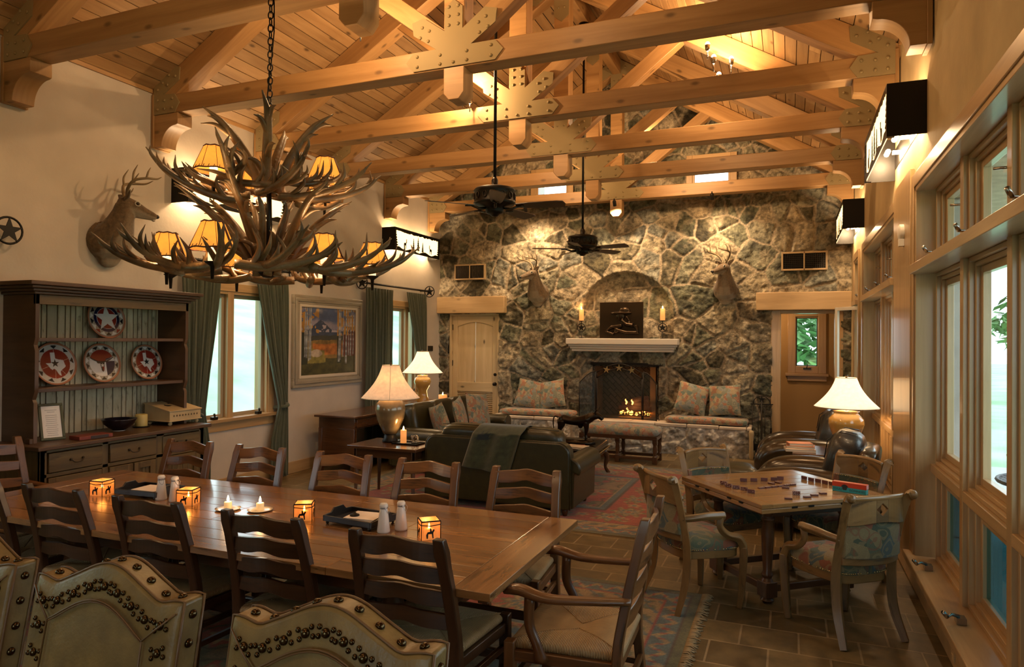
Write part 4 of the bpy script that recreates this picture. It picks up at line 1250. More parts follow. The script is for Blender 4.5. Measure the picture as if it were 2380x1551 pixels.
def game_chair():
    t = thing('game_armchair', '', 'chair'); h = .93; w = .43
    yb = lambda x, z: -.02 - .055 * (1 - (x / (w / 2)) ** 2) - .16 * max(0, (z - .45)) ** 1.15
    for s_ in (-1, 1):
        m = MB()
        pts = bez([(s_ * (w / 2 + .02), -.075, 0), (s_ * (w / 2), .0, .20), (s_ * (w / 2), .015, .42), (s_ * (w / 2), -.015, .62), (s_ * (w / 2 + .012), -.09, h - .03), (s_ * (w / 2 + .02), -.125, h)], 4)
        m.tube(pts, interp([.024, .031, .034, .031, .027, .031, .034], len(pts)), 4, flat=1.25, smooth=False); m.ball((s_ * (w / 2 + .02), -.125, h + .002), .03, 10, 6, (.85, 1.1, 1))
        m.build('back_post', M_gamechair, t, .007, 3)
        m = MB(); pts = bez([(s_ * .235, .43, 0), (s_ * .245, .44, .12), (s_ * .26, .445, .36), (s_ * .262, .44, .44)], 4)
        m.tube(pts, interp([.025, .030, .035, .034], len(pts)), 4, flat=1.2, smooth=False)
        m.tube(bez([(s_ * .262, .445, .43), (s_ * .265, .40, .50), (s_ * .262, .31, .53), (s_ * .26, .25, .59), (s_ * .26, .255, .665)], 4), interp([.032, .028, .025, .025, .029], 17), 4, flat=1.2, smooth=False)
        m.build('leg', M_gamechair, t, .007, 3)
        m = MB(); m.tube(bez([(s_ * (w / 2 + .005), -.03, .655), (s_ * .25, .05, .665), (s_ * .262, .15, .672), (s_ * .262, .28, .668)], 4), interp([.023, .025, .027, .029], 13), 6, flat=1.1, smooth=False)
        m.build('armrest', M_gamechair, t, .006, 3)
    zt, zb_ = h - .005, .765
    hi = lambda x: zt - .01 * (x / (w / 2)) ** 2; lo = lambda x: zb_ + .012 * math.cos(x * 14)
    dm, dz, zc = .045, .038, .855
    yf = lambda x: yb(x, .85) - .0
    xs = [-w / 2 + k * (w / 2 - dm) / 6 for k in range(7)]
    m = MB(); strip(m, xs, lo, hi, yf, .024); strip(m, [-x for x in xs[::-1]], lo, hi, yf, .024)
    xd = [-dm + dm * k / 4 for k in range(9)]
    strip(m, xd, lambda x: zc + dz * (1 - abs(x) / dm), hi, yf, .024); strip(m, xd, lo, lambda x: zc - dz * (1 - abs(x) / dm), yf, .024)
    xa = [-w / 2 + w * k / 16 for k in range(17)]
    for i in range(16):   # rolled top edge
        pass
    m.tube([(x, yf(x) + .01, hi(x)) for x in xa], .017, 8)
    m.build('crest_rail', M_gamechair, t, .002, 1)
    m = MB(); strip(m, xa, lambda x: .545, lambda x: .775, lambda x: yb(x, .66) - .006, .045); m.build('back_cushion', M_tap, t, .008, 2)
    m = MB(); strip(m, xa, lambda x: .50, lambda x: .555, lambda x: yb(x, .52) - .008, .03); m.build('back_rail', M_gamechair, t, .005, 2)
    # seat
    def outl(k, n=48, gx=1.0):
        a = 2 * PI * k / n; sp = lambda q, p: math.copysign(abs(q) ** (2 / p), q)
        y = sp(math.sin(a), 4) * .235; x = sp(math.cos(a), 4) * (.235 + .03 * (y / .235)) * gx
        return (x, y + .225)
    ol = [outl(k) for k in range(48)]
    m = MB(); m.prism([(p[0] * .99, (p[1] - .225) * .99 + .225) for p in ol], .06, TR(0, 0, .365)); m.build('seat_rail', M_gamechair, t, .006, 2)
    m = MB(); V = []; fs = []; uv = []
    lv = [(1.0, .42), (1.015, .445), (1.0, .475), (.94, .498), (.8, .512), (.5, .522), (.001, .526)]
    for sc_, z in lv:
        for p in ol: V.append((p[0] * sc_, (p[1] - .225) * sc_ + .225, z))
    for i in range(len(lv) - 1):
        for k in range(48):
            k2 = (k + 1) % 48; fs.append((i * 48 + k, i * 48 + k2, i * 48 + 48 + k2, i * 48 + 48 + k)); uv.append([(0, 0)] * 4)
    m._add(V, fs, uv, True); m.build('seat_cushion', M_tap, t)
    m = MB()
    for k in range(96):
        x, y = outl(k, 96, 1.0); m.ball((x * 1.012, (y - .225) * 1.012 + .225, .43), .0058, 6, 4)
    for k in range(27):
        x = -w / 2 + .03 + (w - .06) * k / 26; m.ball((x, yb(x, .66) + .04, .768), .005, 6, 4)
    m.build('nail_trim', M_nail2, t)
    return t
g0 = game_chair()
def put_chair(o, mx_, my_, ang):
    o.location = (mx_ + .12 * math.cos(ang) * .6, my_ + .12 * math.sin(ang) * .6, 0); o.rotation_euler = (0, 0, ang - PI / 2)
g0['group'] = 'game table armchairs'
put_chair(g0, .50, 4.78, R(128.5)); g0['label'] = 'game armchair nearest the viewer, its carved back turned to the camera, below the domino box'
for mx_, my_, a, lb in ((-.85, 4.925, 41, 'game armchair seen side-on at the left of the game table, beside the rush armchair'), (-.675, 6.165, -46, 'game armchair behind the left corner of the game table, bright back facing the camera'),
                        (.54, 6.25, 224, 'game armchair behind the game table by the windows, behind the domino box')):
    c = dup(g0, label=lb); put_chair(c, mx_, my_, R(a))

# ------------------------------------------------------------------ dominoes
M_dom = plain('domino_wood', (.10, .035, .03), .35, coat=.2)
M_pip = plain('domino_pip', (.75, .7, .6), .4)
dz = .761
doms = []
def domino(x, y, ang, up=True, pips=(3, 2), lb=''):
    """standing (up) or flat domino, face towards local -y (standing) or +z (flat)"""
    if up: w_, d_, h_ = .052, .010, .027
    else: w_, d_, h_ = .052, .026, .010
    t = thing('domino', lb, 'domino', (x, y, dz), ang, 'dominoes on the game table')
    MB().box((0, 0, h_ / 2), (w_, d_, h_)).build('tile', M_dom, t, .0012, 1)
    m = MB(); P = {1: [(0, 0)], 2: [(-1, -1), (1, 1)], 3: [(-1, -1), (0, 0), (1, 1)], 4: [(-1, -1), (1, 1), (-1, 1), (1, -1)], 5: [(-1, -1), (1, 1), (-1, 1), (1, -1), (0, 0)], 6: [(-1, -1), (1, 1), (-1, 1), (1, -1), (-1, 0), (1, 0)]}
    for k, n in enumerate(pips):
        for a, b_ in P.get(n, []):
            px_, pz_ = (-.013 + .026 * k) + a * .0072, b_ * .0075
            if up: m.ball((px_, -d_ / 2, h_ / 2 + pz_), .0022, 6, 4, (1, .5, 1))
            else: m.ball((px_, pz_, h_), .0022, 6, 4, (1, 1, .5))
    if m.v: m.build('pips', M_pip, t)
    return t
ORD = ['first', 'second', 'third', 'fourth', 'fifth', 'sixth', 'seventh']
face = R(-20)
for k, (x, y) in enumerate(((-.467, 5.558), (-.425, 5.476), (-.366, 5.436), (-.308, 5.398), (-.253, 5.329))):
    domino(x, y, R(-14 + 6 * (k % 3)), True, ((3, 5), (4, 3), (1, 2), (6, 2), (0, 1))[k], '%s from the left of five upright dominoes showing pips along the left table edge' % ORD[k])
for k, (x, y) in enumerate(((-.331, 5.742), (-.255, 5.776), (-.180, 5.828), (-.107, 5.879), (-.062, 5.94))):
    domino(x, y, R(8), True, (0, 0), '%s from the left of five blank-backed upright dominoes across the table back' % ORD[k])
for k, (x, y) in enumerate(((.118, 6.035), (.168, 5.984), (.218, 5.955), (.266, 5.915), (.312, 5.875))):
    domino(x, y, R(-42), True, (0, 0), '%s from the left of five upright dominoes lined up left of the domino box' % ORD[k])
for k in range(6):
    t_ = k / 5; domino(lerp(-.19, .03, t_), lerp(5.53, 5.76, t_), R(46), False, ((6, 6), (6, 5), (5, 4), (4, 4), (3, 5), (5, 6))[k], '%s from the left of six flat dominoes in the line played across the table centre' % ORD[k])
for k, (x, y) in enumerate(((-.125, 5.74), (-.075, 5.80))): domino(x, y, R(-35), False, (5, 3), ('left' if k == 0 else 'right') + ' one of two flat dominoes branching behind the played line')
domino(-.02, 5.62, R(5), False, (2, 2), 'flat domino lying just in front of the right end of the played line')
domino(.054, 5.405, R(12), True, (5, 4), 'upright domino with many white pips facing the viewer near the front corner')
for k, (x, y, a) in enumerate(((.0, 5.235, 8), (.125, 5.345, 25), (.175, 5.43, 20), (.235, 5.52, 30))):
    domino(x, y, R(a), False, (0, 0), '%s from the left of four face-down dominoes lying near the front right edge' % ORD[k])
# domino box
M_red = plain('box_red', (.50, .045, .015), .35); M_teal = plain('box_teal', (.03, .32, .34), .4); M_ink = plain('box_ink', (.015, .02, .02), .5); M_pink = plain('box_pink', (.75, .35, .33), .4)
bx = thing('domino_box', 'orange-red and teal cardboard domino box at the right of the game table', 'box', (.425, 5.665, dz), R(-21))
MB().box((0, 0, .018), (.235, .05, .036)).build('box_bottom', M_teal, bx, .001, 1)
MB().box((0, 0, .053), (.238, .053, .036)).build('box_lid', M_red, bx, .002, 2)
m = MB(); m.box((.1195, 0, .053), (.001, .048, .03)); m.build('end_label', M_pink, bx)
m = MB()   # feathered emblem
for k in range(7):
    a = R(30 + 20 * k); m.prism([(0, 0), (.022 * math.cos(a - .2), .022 * math.sin(a - .2)), (.03 * math.cos(a), .03 * math.sin(a)), (.022 * math.cos(a + .2), .022 * math.sin(a + .2))], .0008, frame((-.03, -.0268, .03), (1, 0, 0), (0, 0, 1)))
m.prism([(-.012, -.015), (.012, -.015), (.018, 0), (.01, .014), (-.01, .014), (-.018, 0)], .0012, frame((-.03, -.0268, .03), (1, 0, 0), (0, 0, 1)))
m.build('emblem', M_ink, bx)
def text(name, s_, size, mat, parent, loc, rot, ext=.0004, align='CENTER', sx=1.0):
    c = bpy.data.curves.new(name, 'FONT'); c.body = s_; c.size = size; c.extrude = ext; c.align_x = align; c.materials.append(mat)
    o = bpy.data.objects.new(name, c); COL.objects.link(o)
    me = bpy.data.meshes.new_from_object(o.evaluated_get(bpy.context.evaluated_depsgraph_get())); bpy.data.objects.remove(o)
    if not me.materials: me.materials.append(mat)
    o = bpy.data.objects.new(name, me); COL.objects.link(o); o.parent = parent; o.location = loc; o.rotation_euler = rot; o.scale = (sx, 1, 1)
    KIDS.setdefault(parent.name, []).append(o); return o
text('lettering', 'TEXAS', .026, M_ink, bx, (-.083, -.0262, .010), (PI / 2, 0, 0), sx=.9)
text('lettering', 'DOMINOES', .022, M_ink, bx, (.055, -.0262, .010), (PI / 2, 0, 0), sx=.95)

# ================================================================== hutch
M_oak = wood('hutch_oak', (.055, .032, .010), (.155, .10, .034), .45, 1.0, 11, .12, streak=.6, isl=.15)
M_oakd = wood('hutch_dark_oak', (.05, .024, .010), (.11, .055, .024), .4, 1.0, 11, .1, streak=.4, isl=.1)
M_bead = wood('cream_beadboard', (.34, .28, .16), (.58, .50, .34), .6, 2.2, 9, .1, streak=.75, isl=.2, streakc=(.10, .08, .04))
HY0, HY1 = 3.87, 5.47
hu = thing('hutch', 'tall oak dresser hutch with cream beadboard back, drawers and open plate shelves', 'hutch', (XL, (HY0 + HY1) / 2, 0))
hl = (HY1 - HY0) / 2; bl_ = .86
# base: x from 0 (wall) to .62
m = MB()
m.bb(.02, .60, -bl_, -bl_ + .045, .08, .92); m.bb(.02, .60, bl_ - .045, bl_, .08, .92); m.bb(.02, .04, -bl_, bl_, .08, .92); m.bb(.04, .60, -bl_, bl_, .08, .12)
for y in (-bl_ + .0, -.30, .30, bl_ - .06): m.bb(.57, .60, y if y != .30 else .27, (y + .06), .12, .92)
m.bb(.57, .60, -bl_, bl_, .68, .715); m.bb(.57, .60, -bl_, bl_, .89, .92); m.bb(.57, .60, -bl_, bl_, .12, .16)
for y in (-bl_, bl_ - .07):
    for x in (.03, .54): m.bb(x, x + .06, y, y + .07, 0, .1)
m.build('base_cabinet', M_oak, hu, .004)
m = MB(); m.bb(0, .66, -bl_ - .05, bl_ + .05, .92, .955); m.build('counter', M_oakd, hu, .006)
for (a, c) in ((-bl_ + .065, -.30 - .005), (-.235, .265), (.335, bl_ - .065)):
    m = MB(); m.bb(.575, .612, a + .005, c - .0, .72, .885); d = m.build('drawer', M_oak, hu, .005)
    m = MB(); yc = (a + c) / 2
    for s_ in ((-1, 1) if True else ()):
        m.ball((.62, yc + s_ * .055, .81), .011, 8, 5)
    m.tube(bez([(.625, yc - .055, .81), (.64, yc - .03, .785), (.64, yc + .03, .785), (.625, yc + .055, .81)], 5), .004, 6); m.build('bail_handle', M_dkmetal, d)
for (a, c) in ((-bl_ + .065, -.305), (-.235, .015), (.02, .265), (.335, bl_ - .065)):
    m = MB(); ring(m, .575, .61, a + .004, c - .004, .165, .675, .06)
    nb_ = max(3, int((c - a - .12) / .06))
    for k in range(nb_): m.bb(.578, .594, a + .064 + (c - a - .128) / nb_ * k + .002, a + .064 + (c - a - .128) / nb_ * (k + 1) - .002, .225, .615)
    d = m.build('door', M_oak, hu, .003)
    m = MB(); yk = c - .035 if a < 0 else a + .035
    m.ball((.62, yk, .56), .010, 8, 5); m.box((.614, yk, .54), (.004, .016, .06)); m.build('knob', M_dkmetal, d)
# upper part x 0..0.42
for s_ in (-1, 1):
    m = MB(); y0 = s_ * hl
    zs = [(.955, .42), (1.30, .42), (1.33, .40), (1.40, .43), (1.45, .43), (1.75, .43), (1.80, .41), (1.86, .43), (2.24, .43)]
    pr = [(0, .955)] + [(x, z) for z, x in zs] + [(0, 2.24)]
    m.prism(pr, .035, frame((0, y0 - (.035 if s_ > 0 else 0) + .035, 0), (1, 0, 0), (0, 0, 1)))
    m.build('side_panel', M_oakd, hu, .003)
m = MB(9); y = -hl + .035
while y < hl - .036:
    w_ = min(m.r.choice((.05, .075, .085, .10)), hl - .035 - y); m.bb(.02, .034, y + .0045, y + w_ - .0045, .955, 2.22); y += w_
m.build('back_board', M_bead, hu, .003, 1)
for z in (1.405, 1.845):
    m = MB(); m.bb(.02, .40, -hl + .035, hl - .035, z - .012, z + .012); m.bb(.385, .405, -hl + .035, hl - .035, z - .016, z + .016); m.build('shelf', M_oakd, hu, .003)
m = MB(); m.bb(.40, .43, -hl, hl, 2.15, 2.24); m.build('frieze', M_oak, hu, .003)
m = MB()
for k, (e, z0, z1) in enumerate(((.02, 2.235, 2.26), (.05, 2.26, 2.285), (.08, 2.285, 2.31), (.105, 2.31, 2.345))): m.bb(0, .43 + e, -hl - e, hl + e, z0, z1)
m.bb(-.0, .43, -hl, hl, 2.225, 2.24); m.build('cornice', M_oakd, hu, .006)
m = MB(); m.bb(.36, .42, -hl - .03, -hl + .0, .955, 1.0); m.build('foot_moulding', M_oakd, hu, .004)

# ------------------------------------------------------------------ painted plates
M_glaze = colmat('plate_glaze', .15, .04, 30, .08, 60, .002, coat=.6)
M_terra = plain('terracotta', (.30, .11, .045), .5, bump=.1, bscale=60)
TEX = [(-.30, .78), (.02, .78), (.02, .38), (.10, .34), (.30, .28), (.52, .26), (.60, .22), (.66, -.02), (.72, -.18), (.60, -.30), (.42, -.42), (.30, -.56), (.34, -.82), (.22, -.80), (.10, -.62), (.0, -.42), (-.14, -.34), (-.26, -.42), (-.40, -.30), (-.50, -.12), (-.68, .04), (-.30, .06)]
RED, BLUE, WHT, BLK, CRM = (.20, .02, .012), (.008, .012, .045), (.60, .58, .56), (.01, .015, .02), (.30, .27, .22)
def plate_col(kind, Rr):
    def f(X, Y):
        x, y = (X - Rr) / Rr, (Y - Rr) / Rr
        r = np.hypot(x, y); a = np.arctan2(y, x)
        C = np.tile(np.array(CRM if kind != 'texas1' else (.45, .42, .38)), (len(X), 1))
        # dog-tooth rim
        k = (a / (2 * PI) * 18) % 1; tooth = (r > .74 + .17 * np.abs(k - .5) * 2) & (r < .92)
        odd = (np.floor(a / (2 * PI) * 18).astype(int) % 2) == 0
        if kind == 'texas1': C[tooth & odd] = BLK
        else:
            C[tooth & odd] = WHT; C[tooth & ~odd] = BLK
            if kind == 'star': C[tooth & ~odd & (np.floor(a / (2 * PI) * 9).astype(int) % 2 == 0)] = RED
        inn = r < .73
        xs, ys = x / .73, y / .73
        if kind == 'star':
            C[inn] = BLUE; C[r < .56] = RED; C[(np.abs(r - .56) < .008)] = WHT
            C[inpoly(xs, ys, star(1.0, .40)) & inn] = WHT
        elif kind == 'steer':
            C[inn] = WHT; C[inn & (ys > .12 + .25 * np.abs(xs) ** 2 * 0 + .42 * xs ** 2)] = RED
            C[inn & (xs > .30) & (ys < .30 + .25 * (xs - .3))] = BLUE
            C[inn & (xs > .28) & (ys > .12) & (ys < .42 * xs ** 2 + .14)] = WHT
            C[inn & (ys < .42 * xs ** 2 + .12) & (ys > .42 * xs ** 2 + .02) & (np.abs(xs) < .95)] = BLK
            head = inpoly(xs, ys, [(-.2, .12), (.2, .12), (.16, -.15), (.10, -.55), (.02, -.68), (-.10, -.6), (-.16, -.2)])
            C[inn & head] = BLK; C[inn & inpoly(xs, ys, [(-.45, .10), (-.16, .10), (-.2, -.05), (-.38, -.03)])] = BLK
            C[inn & inpoly(xs - .0, ys + .18, star(.17, .07))] = WHT; C[inn & inpoly(xs, ys, [(-.02, -.3), (.14, -.3), (.10, -.55), (0, -.6)])] = RED
        else:
            C[inn] = RED
            C[inn & inpoly(xs * 1.05, ys * 1.0, TEX)] = WHT
            C[inn & inpoly(xs + .02, ys - .02, star(.30, .12))] = BLK
            for aa in (92, 20, -50, 200, 265): # grout lines
                d = np.abs(xs * math.sin(R(aa)) - ys * math.cos(R(aa))); C[inn & (d < .012) & ((xs * math.cos(R(aa)) + ys * math.sin(R(aa))) > .3) & ~inpoly(xs * 1.05, ys, TEX)] = (.5, .35, .25)
        return C
    return f
def wall_plate(kind, y, z, rad, lb, lean=R(12)):
    # leans against the back board; faces +x
    t = thing('decorative_plate', lb, 'plate', (XL + .095, y, z), 0, 'mosaic plates on the hutch shelves')
    Mx = RYm(-lean)
    m = MB(); m.at(Mx @ frame((0, 0, 0), (0, 1, 0), (0, 0, 1)))
    m.lathe([(rad * .55, -.012), (rad * .95, -.004), (rad, .008), (rad * .985, .014), (rad * .93, .012), (rad * .90, .004), (.001, .002)], 40)
    m.build('rim', M_terra, t)
    fm_ = Mx @ frame((0, -rad * .925, -rad * .925), (0, 1, 0), (0, 0, 1))
    R2 = rad * .925
    painted('glazed_face', 2 * R2, 2 * R2, .0032, plate_col(kind, R2), M_glaze, fm_, t, disp=lambda X, Y: .0055 + 0 * X, mask=lambda X, Y: np.hypot(X - R2, Y - R2) < R2)
    return t
wall_plate('star', 4.777, 2.055, .203, 'round mosaic plate with a white five-point star, alone on the top shelf')
wall_plate('texas1', 4.27, 1.62, .203, 'mosaic plate with a white state outline and dark star at the left of the middle shelf, widest pale rim')
wall_plate('steer', 4.735, 1.615, .197, 'mosaic plate with a longhorn steer head in red, white and blue, centre of the middle shelf')
wall_plate('texas2', 5.24, 1.61, .188, 'mosaic plate with a white state outline on red at the right of the middle shelf')
# things on the counter
CZ = .955
t = thing('menu_frame', 'dark green picture frame with a printed white sheet leaning on the hutch counter', 'picture frame', (-6.02, 4.07, CZ), 0)
M_green = plain('frame_green', (.03, .04, .015), .4); M_paper = plain('paper', (.62, .60, .58), .8); M_ptxt = plain('print', (.25, .25, .25), .8)
fr_ = frame((0, -.095, .008), (.30, .95, 0), (-.32, .1, 1))
m = MB(); m.at(fr_)
for a, c, d_, e in ((0, .19, 0, .022), (0, .19, .308, .33), (0, .022, .022, .308), (.168, .19, .022, .308)): m.box(((a + c) / 2, (d_ + e) / 2, 0), (c - a, e - d_, .014))
m.build('frame', M_green, t, .003)
m = MB(); m.at(fr_); m.box((.095, .165, -.002), (.148, .288, .003)); m.build('sheet', M_paper, t)
m = MB(); m.at(fr_)
for k in range(13): m.box((.095, .27 - .018 * k - (.012 if k > 1 else 0), .0005), (.05 + .05 * rnd.random() if k < 2 else .075 + .03 * rnd.random(), .0035, .001))
m.build('printed_lines', M_ptxt, t)
m = MB(); m.lathe([(.055, 0), (.06, .012), (.09, .03), (.14, .075), (.155, .11), (.158, .118), (.15, .115), (.13, .078), (.08, .035), (.001, .03)], 32)
bw_ = thing('bowl', 'dark fluted bowl on a white foot on the hutch counter', 'bowl', (-6.08, 4.77, CZ))
m.v = [Vector((p.x, p.y, p.z)) for p in m.v]; m.build('bowl_body', plain('cobalt_glaze', (.006, .005, .012), .12, coat=.5), bw_)
MB().lathe([(.055, 0), (.058, .006), (.055, .012)], 28).build('foot_ring', M_plate, bw_)
m = MB(); m.lathe([(.075, 0), (.08, .008), (.078, .012), (.05, .008)], 26); tag(m.build('candle_dish', M_black, loc=(-6.12, 5.05, CZ)), 'small black dish under the yellow pillar candle', 'dish')
m = MB(); m.lathe([(.001, 0), (.056, 0), (.058, .005), (.058, .115), (.052, .122), (.04, .116), (.001, .112)], 26); tag(m.build('pillar_candle', plain('yellow_wax', (.46, .36, .12), .5), loc=(-6.12, 5.05, CZ + .010)), 'unlit yellow pillar candle on the hutch counter', 'candle')
M_boxw = plain('pale_box_wood', (.42, .31, .16), .5, var=.15, bscale=30)
t = thing('desk_box', 'pale slant-lid wooden box on ball feet at the right end of the hutch counter', 'box', (-6.08, 5.42, CZ), 0)
m = MB(); m.prism([(-.20, .05), (.16, .05), (.16, .145), (-.20, .215)], .40, frame((0, .20, 0), (1, 0, 0), (0, 0, 1))); m.build('box_body', M_boxw, t, .003)
m = MB(); m.beam((-.205, 0, .222), (.17, 0, .149), .42, .012); ld = m.build('lid', M_boxw, t, .003)
m = MB(); m.bb(-.21, .17, -.21, .21, .04, .052); m.build('plinth', M_boxw, t, .004)
m = MB()
for a in (-.16, .13):
    for c in (-.17, .17): m.ball((a, c, .02), .022, 12, 8)
m.build('ball_foot', M_boxw, t)
m = MB(); r_ = random.Random(4)
for k in range(9):
    u, v = r_.uniform(-.08, .04), r_.uniform(-.10, .08); x = -.0 + u; zz = lerp(.222, .149, (x + .205) / .375) + .008
    m.prism([(0, 0), (.03, .012), (.05, .0), (.03, -.012)], .002, frame((x, v, zz), (math.cos(k), math.sin(k), -.19 * math.cos(k)), (-math.sin(k), math.cos(k), .19 * math.sin(k))))
m.build('inlay', M_dkmetal, ld)
m = MB()
for k in range(9): m.prism(star(.012, .005, 4), .002, frame((.1625, -.15 + .037 * k, .10), (0, 1, 0), (0, 0, 1)))
m.build('carving', M_dkmetal, t)
m = MB(); m.box((0, 0, .017), (.16, .30, .032)); t = thing('book', 'worn red leather book lying at the front of the hutch counter', 'book', (-5.86, 4.32, CZ), R(-6))
m.build('cover', plain('red_leather', (.16, .025, .012), .5, var=.2), t, .003)
MB().box((.082, .03, .017), (.002, .16, .026)).build('title_band', plain('black_label', (.03, .015, .01), .5), t)

# ------------------------------------------------------------------ painting
M_wash = wood('driftwood_frame', (.19, .16, .11), (.38, .33, .25), .6, 1.2, 12, .3, streak=.3, isl=.1)
M_liner = plain('linen_liner', (.55, .48, .38), .8)
M_canvas = colmat('oil_paint', .5, .12, 90, .35, 120, .004, coat=.1)
def oil(X, Y):
    x, y = X / 1.36, Y / 1.04
    n1, n2 = fbm(x * 6, y * 6, 4), fbm(x * 18 + 5, y * 18, 3)
    C = np.zeros((len(X), 3))
    sky = np.array((.06, .10, .22)); C[:] = sky * (0.5 + 1.0 * n1)[:, None]
    cl = np.clip((fbm(x * 4 + 3, y * 6, 4) - .48) * 6, 0, 1)[:, None]; C = C * (1 - cl * .8) + np.array((.32, .28, .33)) * cl * .8
    mt = y < .62 + .16 * np.clip(1 - np.abs(x - .33) / .22, 0, 1) + .03 * (n2 - .5)
    C[mt] = (np.array((.03, .05, .10)) * (0.6 + n2)[:, None])[mt]
    sn = mt & (n2 > .5) & (y > .60); C[sn] = (.42, .36, .42)
    hl_ = y < .55 + .04 * (n1 - .5); C[hl_] = (np.array((.03, .035, .03)) * (0.6 + n1)[:, None])[hl_]
    md = y < .46 + .05 * n1; C[md] = (np.array((.22, .13, .03)) * (.3 + 1.4 * n2)[:, None])[md]
    orr = (y < .42 + .03 * n2) & (y > .28) & (x > .2) & (x < .75); C[orr] = (np.array((.40, .13, .02)) * (.3 + 1.4 * n2)[:, None])[orr]
    fg = y < .30 + .12 * np.abs(x - .5) + .05 * n1 - .1 * (x > .4); C[fg] = (np.array((.05, .05, .012)) * (.2 + 1.5 * n2)[:, None])[fg]
    gr = fg & (x < .42) & (y > .14 + .05 * n1); C[gr] = (np.array((.22, .19, .04)) * (.4 + 1.2 * n2)[:, None])[gr]
    rk = (np.hypot((x - .27) / .09, (y - .30) / .05) < .9 + .4 * n2); C[rk] = (np.array((.42, .34, .26)) * (.5 + n2)[:, None])[rk]
    ev = ((x < .12) | ((x > .62) & (x < .70))) & (y < .60 - .9 * np.abs(x - .66) * (x > .5)) & (y > .15); C[ev] = (np.array((.015, .02, .01)) * (.5 + n2)[:, None])[ev]
    rd = (x > .74) & (y > .25) & (y < .65); C[rd] = (np.array((.10, .02, .01)) * (.5 + n2)[:, None])[rd]
    lf = ((x < .30) | (x > .62)) & (y > .62 - .1 * n1) & (n2 > .44); C[lf] = (np.array((.38, .19, .03)) * (.5 + n1)[:, None])[lf]
    for tx, tw, yb_ in ((.075, .010, .25), (.105, .013, .24), (.14, .008, .2), (.165, .013, .22), (.66, .016, .17), (.685, .008, .2), (.735, .008, .24), (.79, .015, .14), (.835, .010, .26), (.875, .013, .25), (.925, .010, .27)):
        tr_ = (np.abs(x - tx - .01 * (n1 - .5) - .012 * (y - .5)) < tw * (1.1 - .5 * y)) & (y > yb_); C[tr_] = (np.array((.30, .33, .36)) * (.35 + 1.2 * vnoise(x * 9, y * 40))[:, None])[tr_]
    return C * .9
t = thing('landscape_painting', 'framed oil painting of aspen trees before mountains between the two curtained windows', 'painting', (XL, 8.43, 1.83))
hw, hh = .82, .655
for (a, c, d_, e, hz) in ((-hw, hw, hh - .13, hh, 1), (-hw, hw, -hh, -hh + .13, 1), (-hw, -hw + .13, -hh + .13, hh - .13, 0), (hw - .13, hw, -hh + .13, hh - .13, 0)):
    m = MB(); m.bb(.0, .045, a, c, d_, e)
    if hz: m.bb(.045, .06, a + .03, c - .03, d_ + .03, e - .05) if d_ > 0 else m.bb(.045, .06, a + .03, c - .03, d_ + .05, e - .03)
    else: m.bb(.045, .06, a + (.03 if a < 0 else .05), c - (.05 if a < 0 else .03), d_ - .05, e + .05)
    m.build('frame_rail', M_wash, t, .01, 3)
m = MB(); ring(m, .02, .042, -hw + .13, hw - .13, -hh + .13, hh - .13, .038); m.build('liner', M_liner, t, .002)
painted('canvas', 2 * hw - .33, 2 * hh - .33, .0055, oil, M_canvas, frame((.022, -hw + .165, -hh + .165), (0, 1, 0), (0, 0, 1)), t)

# ------------------------------------------------------------------ curtains
M_curt = plain('sage_curtain', (.060, .072, .044), .85, bump=.3, bscale=160, sheen=.3, var=.08)
def curtain(top0, top1, tie=None, name='curtain', lb='', depth=.05, zt=2.70, folds=9, parent=None, flare=0):
    """hangs at x=XL+.10; tie=(y0,y1,z) gathers it"""
    t = thing(name, lb, 'curtain', (0, 0, 0))
    def fn(u, v):
        z = zt * (1 - v) + .02 * v
        y0, y1 = top0, top1
        am = 1
        if tie:
            ty0, ty1, tz = tie
            s_ = (zt - z) / (zt - tz)
            if s_ <= 1: k = s_ ** 1.15
            else: k = 1 - .30 * min(1, (s_ - 1) / .25)
            y0, y1 = lerp(top0, ty0, k), lerp(top1, ty1, k); am = 1 - .35 * k
        ph = folds * 2 * PI * u
        x = XL + .11 + depth * .55 * am * (math.sin(ph) + .35 * math.sin(ph * 2.3 + 4 * v)) * (.35 + .65 * min(1, v * 12)) * .75
        return (x, lerp(y0, y1, u) + .012 * math.sin(ph * .5 + 5 * v), z)
    m = MB(); m.grid(fn, folds * 10, 40); m.build('panel', M_curt, t, solid=.006)
    if tie:
        y0, y1, tz = tie
        m = MB(); m.tube(bez([(XL + .02, y1 + .02 if y1 > top1 - .1 else y0 - .02, tz + .06), (XL + .17, (y0 + y1) / 2, tz), (XL + .02, y0 - .01 if y1 > top1 - .1 else y1 + .01, tz - .02)], 6), .03, 8, flat=.5); m.build('tieback', M_curt, t)
    return t
curtain(5.66, 6.26, (5.74, 6.02, 1.0), lb='left green curtain of the near window, pulled back next to the hutch')
curtain(6.80, 7.43, (7.26, 7.43, .97), lb='right green curtain of the near window, gathered by a tieback left of the painting')
curtain(9.24, 10.06, None, lb='left green curtain panel hanging straight beside the painting')
curtain(10.50, 11.22, (11.06, 11.22, 1.12), lb='right green curtain of the far window, swept toward the corner')
